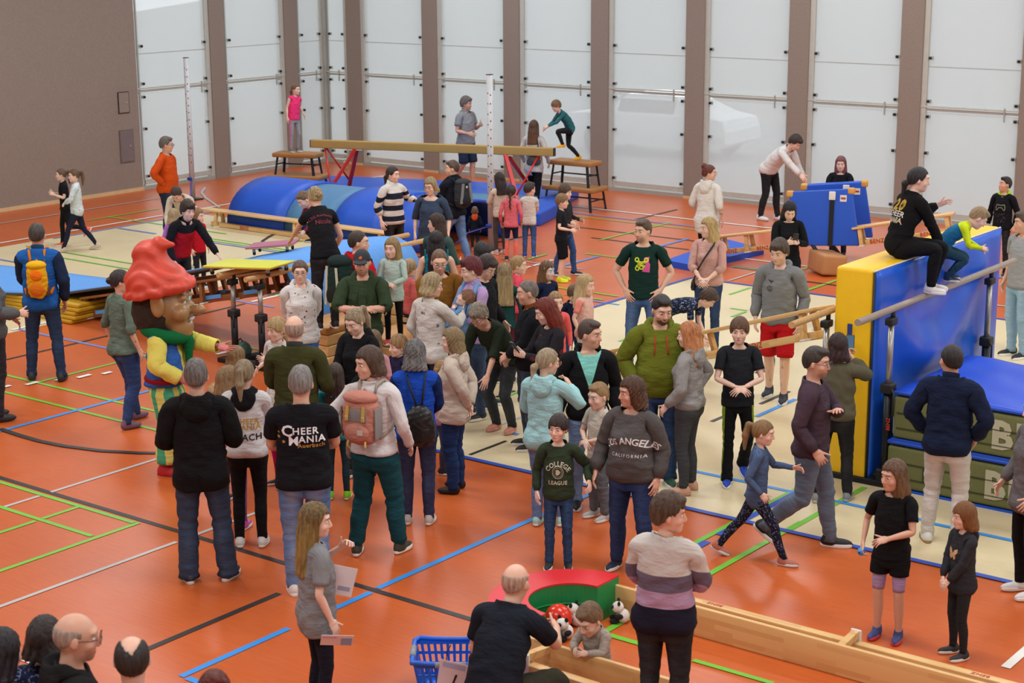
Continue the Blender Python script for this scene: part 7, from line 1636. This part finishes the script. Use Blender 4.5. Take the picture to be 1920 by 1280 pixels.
i = PEOPLE['catgirl']; P = [(.088*math.cos(a), .0 + .015, 1.664 + .108*math.sin(a)) for a in np.linspace(.15, math.pi - .15, 15)]; V, Fc = ring_tube(np.array(P) - HC, .005, 6, False); me = new_mesh('headband', V, Fc); me.materials.append(plain('headband_mint', '#8ed0c4', .4)); hb = link('headband', me, None, i['root'], i['Mhead'])
for sg in (-1, 1): tubeobj('cat_ear', [np.array(q) - HC for q in ((sg*.022, .015, 1.770), (sg*.050, .015, 1.808), (sg*.062, .015, 1.752))], .004, plain('headband_mint', '#8ed0c4', .4), hb, 6)

# ------------------------------------------------------------------ things carried (top-level, each at its carrier)
def world(i, M): return Mroot(i) @ M
def sdf_obj(nm, f, mat, parent, M=None):
    V, Q = f.mesh(); me = new_mesh(nm, V, Q, attr=V); me.materials.append(mat); return link(nm, me, None, parent, M)
def backpack(key, label, c1, c2, size=(.15, .09, .22), cz=1.27, pocket='#444444', cy=-.225, strap='#444444', extra=None, top=True):
    i = PEOPLE[key]; t = empty('backpack'); t.matrix_world = world(i, i['Mchest']); tag(t, label, 'backpack')
    w, d, h = size
    g = Field(spaced([(-.24, .24, .013)]), spaced([(-.42, -.04, .013)]), spaced([(cz - h - .05, cz + h + .08, .013)]))
    def rb(x, y, z):
        q = (np.abs(x)/w)**3.2 + (np.abs(y - cy)/d)**2.6 + (np.abs(z - cz)/h)**3.2; return (q**(1/3) - 1)*d
    g.op(rb, [(-w, w), (cy - d, cy + d), (cz - h, cz + h)], .01)
    g.add_noise(lambda x, y, z: .004*np.sin(x*50 + 3*np.sin(z*30))*np.sin(z*45)); sdf_obj('pack_body', g, cloth(c1), t)
    g = Field(spaced([(-.2, .2, .012)]), spaced([(cy - d - .12, cy, .012)]), spaced([(cz - h - .03, cz + .1, .012)])); g.ell((0, cy - d*.75, cz - h*.42), (w*.72, d*.55, h*.42), .01); sdf_obj('front_pocket', g, cloth(c2), t)
    if top:
        g = Field(spaced([(-.24, .24, .013)]), spaced([(cy - d - .06, -.04, .013)]), spaced([(cz + h*.4, cz + h + .08, .013)])); g.ell((0, cy - .005, cz + h*.86), (w*.98, d*1.05, h*.26), .01); sdf_obj('top_flap', g, cloth(pocket), t)
    for sg in (-1, 1):
        P = [(sg*.07, -.13, cz + h*.75), (sg*.085, -.09, 1.50), (sg*.10, .0, 1.525), (sg*.115, .095, 1.46), (sg*.125, .135, 1.34), (sg*.155, .10, 1.20), (sg*.17, -.02, 1.12), (sg*.13, -.15, cz - h*.8)]
        tubeobj('shoulder_strap', P, .017, cloth(strap), t, 7)
    tubeobj('grab_handle', [(-.03, -.15, cz + h*.95), (0, -.16, cz + h*1.12), (.03, -.15, cz + h*.95)], .008, cloth(strap), t, 6)
    if extra: extra(t, cz, cy, w, d, h)
    return t
def x_orange(t, cz, cy, w, d, h):
    g = Field(spaced([(-.1, .1, .012)]), spaced([(cy - d - .1, cy, .012)]), spaced([(cz - .05, cz + .2, .012)])); g.ell((0, cy - d*.86, cz + h*.33), (.07, .03, .065), .01); sdf_obj('round_panel', g, cloth('#f07818'), t)
    for sg in (-1, 1): box('side_pocket', (sg*w*.92, cy + .01, cz - h*.6), (.04, .09, .10), cloth('#5a3c34'), t, None, .012)
backpack('bluejacket', 'small yellow and orange backpack on the man in blue', '#e0a414', '#d8741a', (.115, .075, .20), 1.19, '#e8b41c', -.22, '#d87a1e', x_orange)
def x_pink(t, cz, cy, w, d, h):
    for sg in (-1, 1):
        beam('closing_strap', (sg*.075, cy - d*1.02, cz + h*.62), (sg*.078, cy - d*1.25, cz + .02), .028, .008, cloth('#c8a04a'), t, (0, -1, 0)); box('buckle', (sg*.078, cy - d*1.22, cz + .03), (.03, .012, .04), plain('buckle_brass', '#c8a860', .4), t, None, .003)
        tubeobj('hanging_strap', [(sg*.08, cy - d*.9, cz - h*.75), (sg*.085, cy - d*1.05, cz - h*.95), (sg*.06, cy - d*1.0, cz - h*1.08)], .008, cloth('#d8b060'), t, 6); box('side_panel', (sg*w*.99, cy, cz - .02), (.012, d*1.3, h*1.2), cloth('#8a8886'), t, None, .004)
    box('grey_panel', (0, cy - d*.98, cz + h*.25), (w*1.2, .012, h*.5), cloth('#8c8a88'), t, None, .004); box('name_patch', (.05, cy - d*1.30, cz - h*.38), (.05, .006, .04), cloth('#c8c4b8'), t)
backpack('pinkpack', 'dusty pink backpack with yellow straps on the woman in teal trousers', '#c08474', '#c48878', (.165, .10, .21), 1.24, '#be8070', -.235, '#a89a8c', x_pink)
def x_green(t, cz, cy, w, d, h):
    for sg in (-1, 1): beam('side_band', (sg*w*.5, cy - d*.99, cz + h*.7), (sg*w*.72, cy - d*.99, cz - h*.8), .035, .01, cloth('#c8c4a8'), t, (0, -1, 0))
    box('rain_cover', (.02, cy - d*1.02, cz - h*.62), (.10, .04, .13), cloth('#d8b414'), t, None, .015)
    for sg in (-1, 1): tubeobj('loose_strap', [(sg*.12, cy, cz - h*.8), (sg*.13, cy - .05, cz - h*1.3), (sg*.12, cy - .04, cz - h*1.7)], .008, M_blackr, t, 6)
backpack('redjacket', 'big dark green hiking rucksack on the man in red', '#1e322e', '#22241f', (.165, .125, .29), 1.22, '#1c2c2a', -.26, '#4a4c4c', x_green)
def x_grey(t, cz, cy, w, d, h):
    for sg in (-1, 1): beam('side_band', (sg*w*.45, cy - d*.98, cz + h*.8), (sg*w*.75, cy - d*.98, cz - h*.6), .05, .012, cloth('#7c8080'), t, (0, -1, 0))
    box('logo_tag', (0, cy - d*1.06, cz + h*.55), (.03, .006, .03), M_whitep, t)
backpack('greypack', 'grey and black backpack on the man in the dark vest', '#33363a', '#26282c', (.15, .10, .23), 1.26, '#3c4044', -.235, '#26282c', x_grey)
def shoulder_bag(key, label, C, size, col, strap, nm='shoulder_bag', noise=.004):
    i = PEOPLE[key]; t = empty(nm); t.matrix_world = world(i, i['Mchest']); tag(t, label, 'bag')
    g = Field(spaced([(C[0] - size[0] - .04, C[0] + size[0] + .04, .012)]), spaced([(C[1] - size[1] - .04, C[1] + size[1] + .04, .012)]), spaced([(C[2] - size[2] - .04, C[2] + size[2] + .04, .012)]))
    def rb(x, y, z):
        k = 1 - .35*np.clip((z - C[2])/size[2], -1, 1)*.6; q = (np.abs(x - C[0])/(size[0]*k))**2.8 + (np.abs(y - C[1])/size[1])**2.4 + (np.abs(z - C[2])/size[2])**3; return (q**(1/2.8) - 1)*size[1]
    g.op(rb, [(C[k] - size[k], C[k] + size[k]) for k in range(3)], .01); g.add_noise(lambda x, y, z: noise*np.sin(x*60 + 4*np.sin(z*25))*np.sin(z*50 + x*20)); sdf_obj('bag_body', g, col, t)
    for P in strap: tubeobj('strap', P, .011, M_blackr if col is not None else col, t, 6)
    return t
leather = plain('black_leather', '#17181a', .38, bump=.3, bscale=40)
t = shoulder_bag('bluevest', 'slouchy black leather bag on the back of the blue vest', (.06, -.20, 1.02), (.15, .085, .20), leather, [[(.03, -.18, 1.2), (-.03, -.16, 1.36), (-.07, -.10, 1.47), (-.09, .0, 1.51), (-.09, .09, 1.44)], [(.08, -.18, 1.2), (.10, -.15, 1.36), (.11, -.09, 1.47), (.115, .0, 1.51), (.11, .09, 1.44)]])
box('zip', (.06, -.275, 1.05), (.006, .01, .2), M_steel, t); box('outer_pocket', (.08, -.272, .95), (.16, .02, .12), leather, t, None, .008)
shoulder_bag('greybag', 'grey crossbody bag at the back of the woman in the tunic', (.06, -.17, 1.02), (.15, .06, .09), cloth('#4c4e52'), [[(.15, -.10, 1.06), (.16, -.13, 1.25), (.12, -.11, 1.42), (.09, -.02, 1.51)]])
shoulder_bag('pinkstrap', 'small black shoulder bag on a wide strap at the pink sweater', (.20, .04, .90), (.035, .09, .08), leather, [[(.19, .10, .97), (.13, .17, 1.10), (.02, .17, 1.28), (-.09, .11, 1.44), (-.10, .0, 1.52), (-.06, -.12, 1.44)], [(.185, .105, .97), (.125, .175, 1.11), (.015, .172, 1.29), (-.085, .112, 1.445)]])
shoulder_bag('pinkpack', 'small taupe bag hanging at the hip of the woman in teal', (-.22, .02, .93), (.05, .10, .11), plain('taupe_leather', '#8c8074', .5), [[(-.22, -.02, 1.04), (-.20, -.08, 1.22), (-.1, -.12, 1.42)]])
def hand_pos(key, S_, fwd=.09):
    i = PEOPLE[key]; R_, S2_, j = i['PB']['hand' + S_]; ax = R_ @ (ry((1 if S_ == 'R' else -1)*ADOWN) @ np.array([1. if S_ == 'R' else -1., 0, 0])); q = (j + ax*fwd)*i['s']; return np.array(Mroot(i) @ Vector(q))
def phone(key, S_, label, toward=None, up=.9, fwd=.10, lift=.05):
    i = PEOPLE[key]; P = hand_pos(key, S_, fwd) + np.array([0, 0, lift]); f = np.array([-math.sin(i['yaw']), math.cos(i['yaw']), 0]); r = np.array([f[1], -f[0], 0]); R0 = np.stack([r, f, np.array([0, 0, 1.])], 1) @ rx(-up)
    t = empty('phone'); t.matrix_world = mat4(R0, P); tag(t, label, 'phone'); box('phone_case', (0, .003, 0), (.076, .010, .155), plain('phone_black', '#141518', .3), t, None, .004); box('screen', (0, -.004, 0), (.068, .003, .145), plain('phone_screen', '#5a86a8', .12), t); box('camera_lens', (.022, .01, .055), (.02, .004, .03), M_blk, t); return t
phone('phonefloral', 'R', 'phone held up by the woman in the grey floral sweatshirt', up=.35); phone('redphone', 'L', 'phone in the hands of the red haired woman', up=.6); phone('blackphone', 'L', 'phone in the hands of the long black haired woman', up=.5); phone('knit', 'L', 'phone held up in front of the soft mat by the woman in ribbed grey', up=.0, lift=.07)
# sheets of paper and flyer carried by the girl in grey
i = PEOPLE['greygirl']; P = hand_pos('greygirl', 'R', .10)
for lab, off, rot in (('printed flyer in the lowered hand of the girl in grey', (0, 0, -.04), .3),):
    t = empty('flyer'); c_ = unit([-P[0], -P[1], 0]); r_ = np.array([-c_[1], c_[0], 0]); r_ = r_ if r_ @ CR > 0 else -r_; t.matrix_world = mat4(np.stack([r_, -c_, np.array([0, 0, 1.])], 1) @ rx(.5) @ ry(rot*.4), P + c_*.04 + np.array(off)); tag(t, lab, 'flyer')
    box('paper', (0, 0, 0), (.21, .003, .10), plain('paper_white', '#dcd6da', .6), t); box('picture', (.06, -.002, -.01), (.07, .002, .07), plain('flyer_blue', '#8aa4cc', .6), t); box('headline', (-.05, -.002, .03), (.09, .002, .015), plain('flyer_pink', '#d0a0b0', .6), t)
t = empty('paper_sheet'); P2 = i['base'] + np.array([CR[0], CR[1], 0])*.17 + np.array([0, 0, 1.0]); c_ = unit([-P2[0], -P2[1], 0]); r_ = np.array([-c_[1], c_[0], 0]); r_ = r_ if r_ @ CR > 0 else -r_; t.matrix_world = mat4(np.stack([r_, -c_, np.array([0, 0, 1.])], 1) @ ry(.25), P2); tag(t, 'white paper sheet sticking out in front of the girl in grey', 'paper'); box('paper', (0, 0, 0), (.16, .003, .20), plain('paper_white', '#dcd6da', .6), t); box('text_block', (.02, -.002, -.05), (.08, .002, .03), plain('paper_ink', '#9aa0b8', .6), t)
# sports ball sized toy in the hand of the girl with lilac shorts
t = empty('toy'); P = hand_pos('lilac', 'R', .09); t.location = P; tag(t, 'small blue toy in the hand of the girl in lilac shorts', 'toy'); me = sphere_mesh('toy_shell', .03, 12, 8); me.materials.append(plain('toy_blue', '#3a90d8', .4)); link('toy_shell', me, None, t); box('button', (0, -.028, 0), (.012, .01, .012), M_blk, t, None, .003)
# baby in a sling
i = PEOPLE['sling']; q = Mroot(i) @ Vector((np.array([-.02, .20, 1.02])*i['s']).tolist())
b_ = person('baby with brown hair leaning back in the blue sling', at=(q[0], q[1]), z0=q[2] - .08, h=.74, face=-95, hp=-32, who=1, skin=S3, hair=('fringe', '#7a5236'), top=('long', '#6f94c0'), bot=('joggers', '#6f94c0'), shoe=('sock', '#8aa8cc'), pz=.20, lean=-12, lf=(.14, .16, .0), rf=(.14, .16, .0), la=((.14, .22, .0), (.6, -.4, -.4), 0, .4), ra=((.14, .22, .0), (.6, -.4, -.4), 0, .4), name='baby', cat='baby', key='baby')
t = empty('baby_sling'); t.matrix_world = world(i, i['Mchest']); tag(t, 'light blue baby sling tied round the woman with dark red hair', 'baby sling'); Msl = cloth('#6d92be')
g = Field(spaced([(-.26, .26, .014)]), spaced([(-.06, .42, .014)]), spaced([(.82, 1.36, .014)])); g.ell((-.01, .21, 1.06), (.17, .16, .19), .02); g.ell((-.01, .21, 1.22), (.125, .125, .2), .02, sub=True); g.add_noise(lambda x, y, z: .006*np.sin(z*50 + 4*np.sin(x*14))); sdf_obj('pouch', g, Msl, t)
for sg in (-1, 1): tubeobj('sling_band', [(sg*.12, .20, 1.15), (sg*.14, .14, 1.32), (sg*.12, .02, 1.515), (sg*.08, -.10, 1.45), (0, -.14, 1.28), (-sg*.15, -.09, 1.1), (-sg*.17, .06, 1.06)], .03, Msl, t, 8)

# ------------------------------------------------------------------ figure in a gnome costume
M_face = plain('costume_face', '#a27c50', .32, var=.12, nscale=6); M_fur = plain('costume_fur', '#33241a', .95, var=.4, nscale=70, bump=.8, bscale=120); M_hat = plain('costume_hat', '#cc4028', .5, var=.14, nscale=5, bump=.3, bscale=14)
g_ = person('figure in a gnome costume with a big red cap, arm stretched out', hd=None, at=tuple(fl(322, 884)[:2]), h=1.74, face=72, who='m', skin='#c4706a', hair=('bald',), top=('sweater', '#3766b8', {'pat': 'vest', 'col2': '#e6dc6a', 'th': .030, 'hem': .92, 'rib': 0, 'name': 'shirt_and_vest'}), bot=('wide', '#e2dc78', {'pat': 'vstripes', 'col2': '#4fae86', 'th': .02, 'ank': .13}), shoe=('shoe', '#b81c28', '#8a1420'), la=((.10, .50, -.16), (.3, -.3, -1), 70, .1), ra=((.22, .20, -.40), (.7, -.8, 0), 0, .4), fat=.25, belly=.3, noeyes=True, name='costumed_person', key='gnome', foot=1.25)
rt = g_['root']
f = Field(spaced([(-.32, .32, .016)]), spaced([(-.34, .52, .016)]), spaced([(1.28, 2.0, .016)]))
f.ell((0, .02, 1.68), (.22, .23, .24), .02); f.ell((0, .17, 1.47), (.15, .12, .15), .06)
for sg in (-1, 1): f.ell((sg*.11, .20, 1.62), (.10, .09, .085), .04); f.ell((sg*.09, .23, 1.76), (.05, .04, .035), .03)
f.ell((0, .34, 1.635), (.058, .085, .05), .03); f.ell((0, .30, 1.535), (.10, .07, .028), .02, sub=True); sdf_obj('mask', f, M_face, rt)
f = Field(spaced([(-.34, .34, .017)]), spaced([(-.36, .2, .017)]), spaced([(1.28, 1.95, .017)])); f.ell((0, -.06, 1.62), (.245, .235, .27), .02); f.keep(lambda x, y, z: (y - .09 - .25*(z - 1.6)) + 0*x); f.add_noise(lambda x, y, z: .008*np.sin(z*40 + np.sin(x*60)*3)*np.sin(x*55 + y*50)); sdf_obj('fur_hair', f, M_fur, rt)
f = Field(spaced([(-.40, .40, .018)]), spaced([(-.42, .44, .018)]), spaced([(1.70, 2.42, .018)]))
f.ell((0, -.04, 1.90), (.30, .31, .20), .03); f.cap((0, -.08, 1.98), (0, -.10, 2.14), .235, .16, .06); f.cap((0, -.10, 2.16), (0, .0, 2.26), .13, .07, .06); f.cap((0, .0, 2.26), (0, .13, 2.26), .065, .02, .03)
for k in range(24):
    a = 2*math.pi*k/24; b = 2*math.pi*(k + 1)/24; f.cap((.285*math.cos(a), -.02 + .295*math.sin(a), 1.83 + .06*math.sin(a)), (.285*math.cos(b), -.02 + .295*math.sin(b), 1.83 + .06*math.sin(b)), .05, .05, .02)
f.keep(lambda x, y, z: (1.79 + .14*y - z) + 0*x); f.add_noise(lambda x, y, z: .007*np.sin(z*38 + 5*np.sin(x*9 + 1) + 3*np.sin(y*11))); sdf_obj('red_cap', f, M_hat, rt)
for sg in (-1, 1):
    f = Field(spaced([(-.12, .12, .014)]), spaced([(-.14, .14, .014)]), spaced([(-.2, .22, .014)])); f.ell((0, 0, 0), (.04, .075, .12), .01); f.cap((0, -.02, .05), (0, -.05, .16), .045, .012, .03); f.ell((.05*sg, .01, .01), (.03, .045, .085), .02, sub=True); sdf_obj('ear', f, M_face, rt, mat4(rz(sg*-.3), (sg*.25, .03, 1.72)))
    e_ = sphere_mesh('costume_eye', 1, 14, 10); e_.materials.append(M_whitep); o = link('costume_eye', e_, None, rt, mat4(np.diag([.035, .03, .042]), (sg*.075, .235, 1.735))); e2 = sphere_mesh('iris', 1, 12, 8); e2.materials.append(plain('iris_teal', '#1c8a8a', .3)); link('iris', e2, None, o, mat4(np.diag([.5, .5, .5]), (0, .72, 0)))
box('teeth', (0, .285, 1.548), (.09, .03, .022), M_whitep, rt, None, .006)
Msc = cloth('#0f6a3a'); P = [(.20*math.cos(a), .02 + .19*math.sin(a), 1.42 - .05*math.sin(a)) for a in np.linspace(0, 2*math.pi, 21)[:-1]]; tubeobj('scarf', P, .065, Msc, rt, 9, True)
f = Field(spaced([(-.2, .2, .016)]), spaced([(.08, .36, .016)]), spaced([(1.02, 1.46, .016)])); f.ell((0, .23, 1.34), (.06, .05, .06), .02); f.cap((0, .235, 1.32), (.02, .24, 1.13), .05, .035, .03); f.cap((0, .235, 1.32), (-.08, .22, 1.20), .045, .02, .03); sdf_obj('scarf_knot', f, Msc, rt)
tubeobj('belt', [(.235*math.cos(a), .015 + .20*math.sin(a), .965) for a in np.linspace(0, 2*math.pi, 25)[:-1]], .026, cloth('#8a1420'), rt, 8, True)
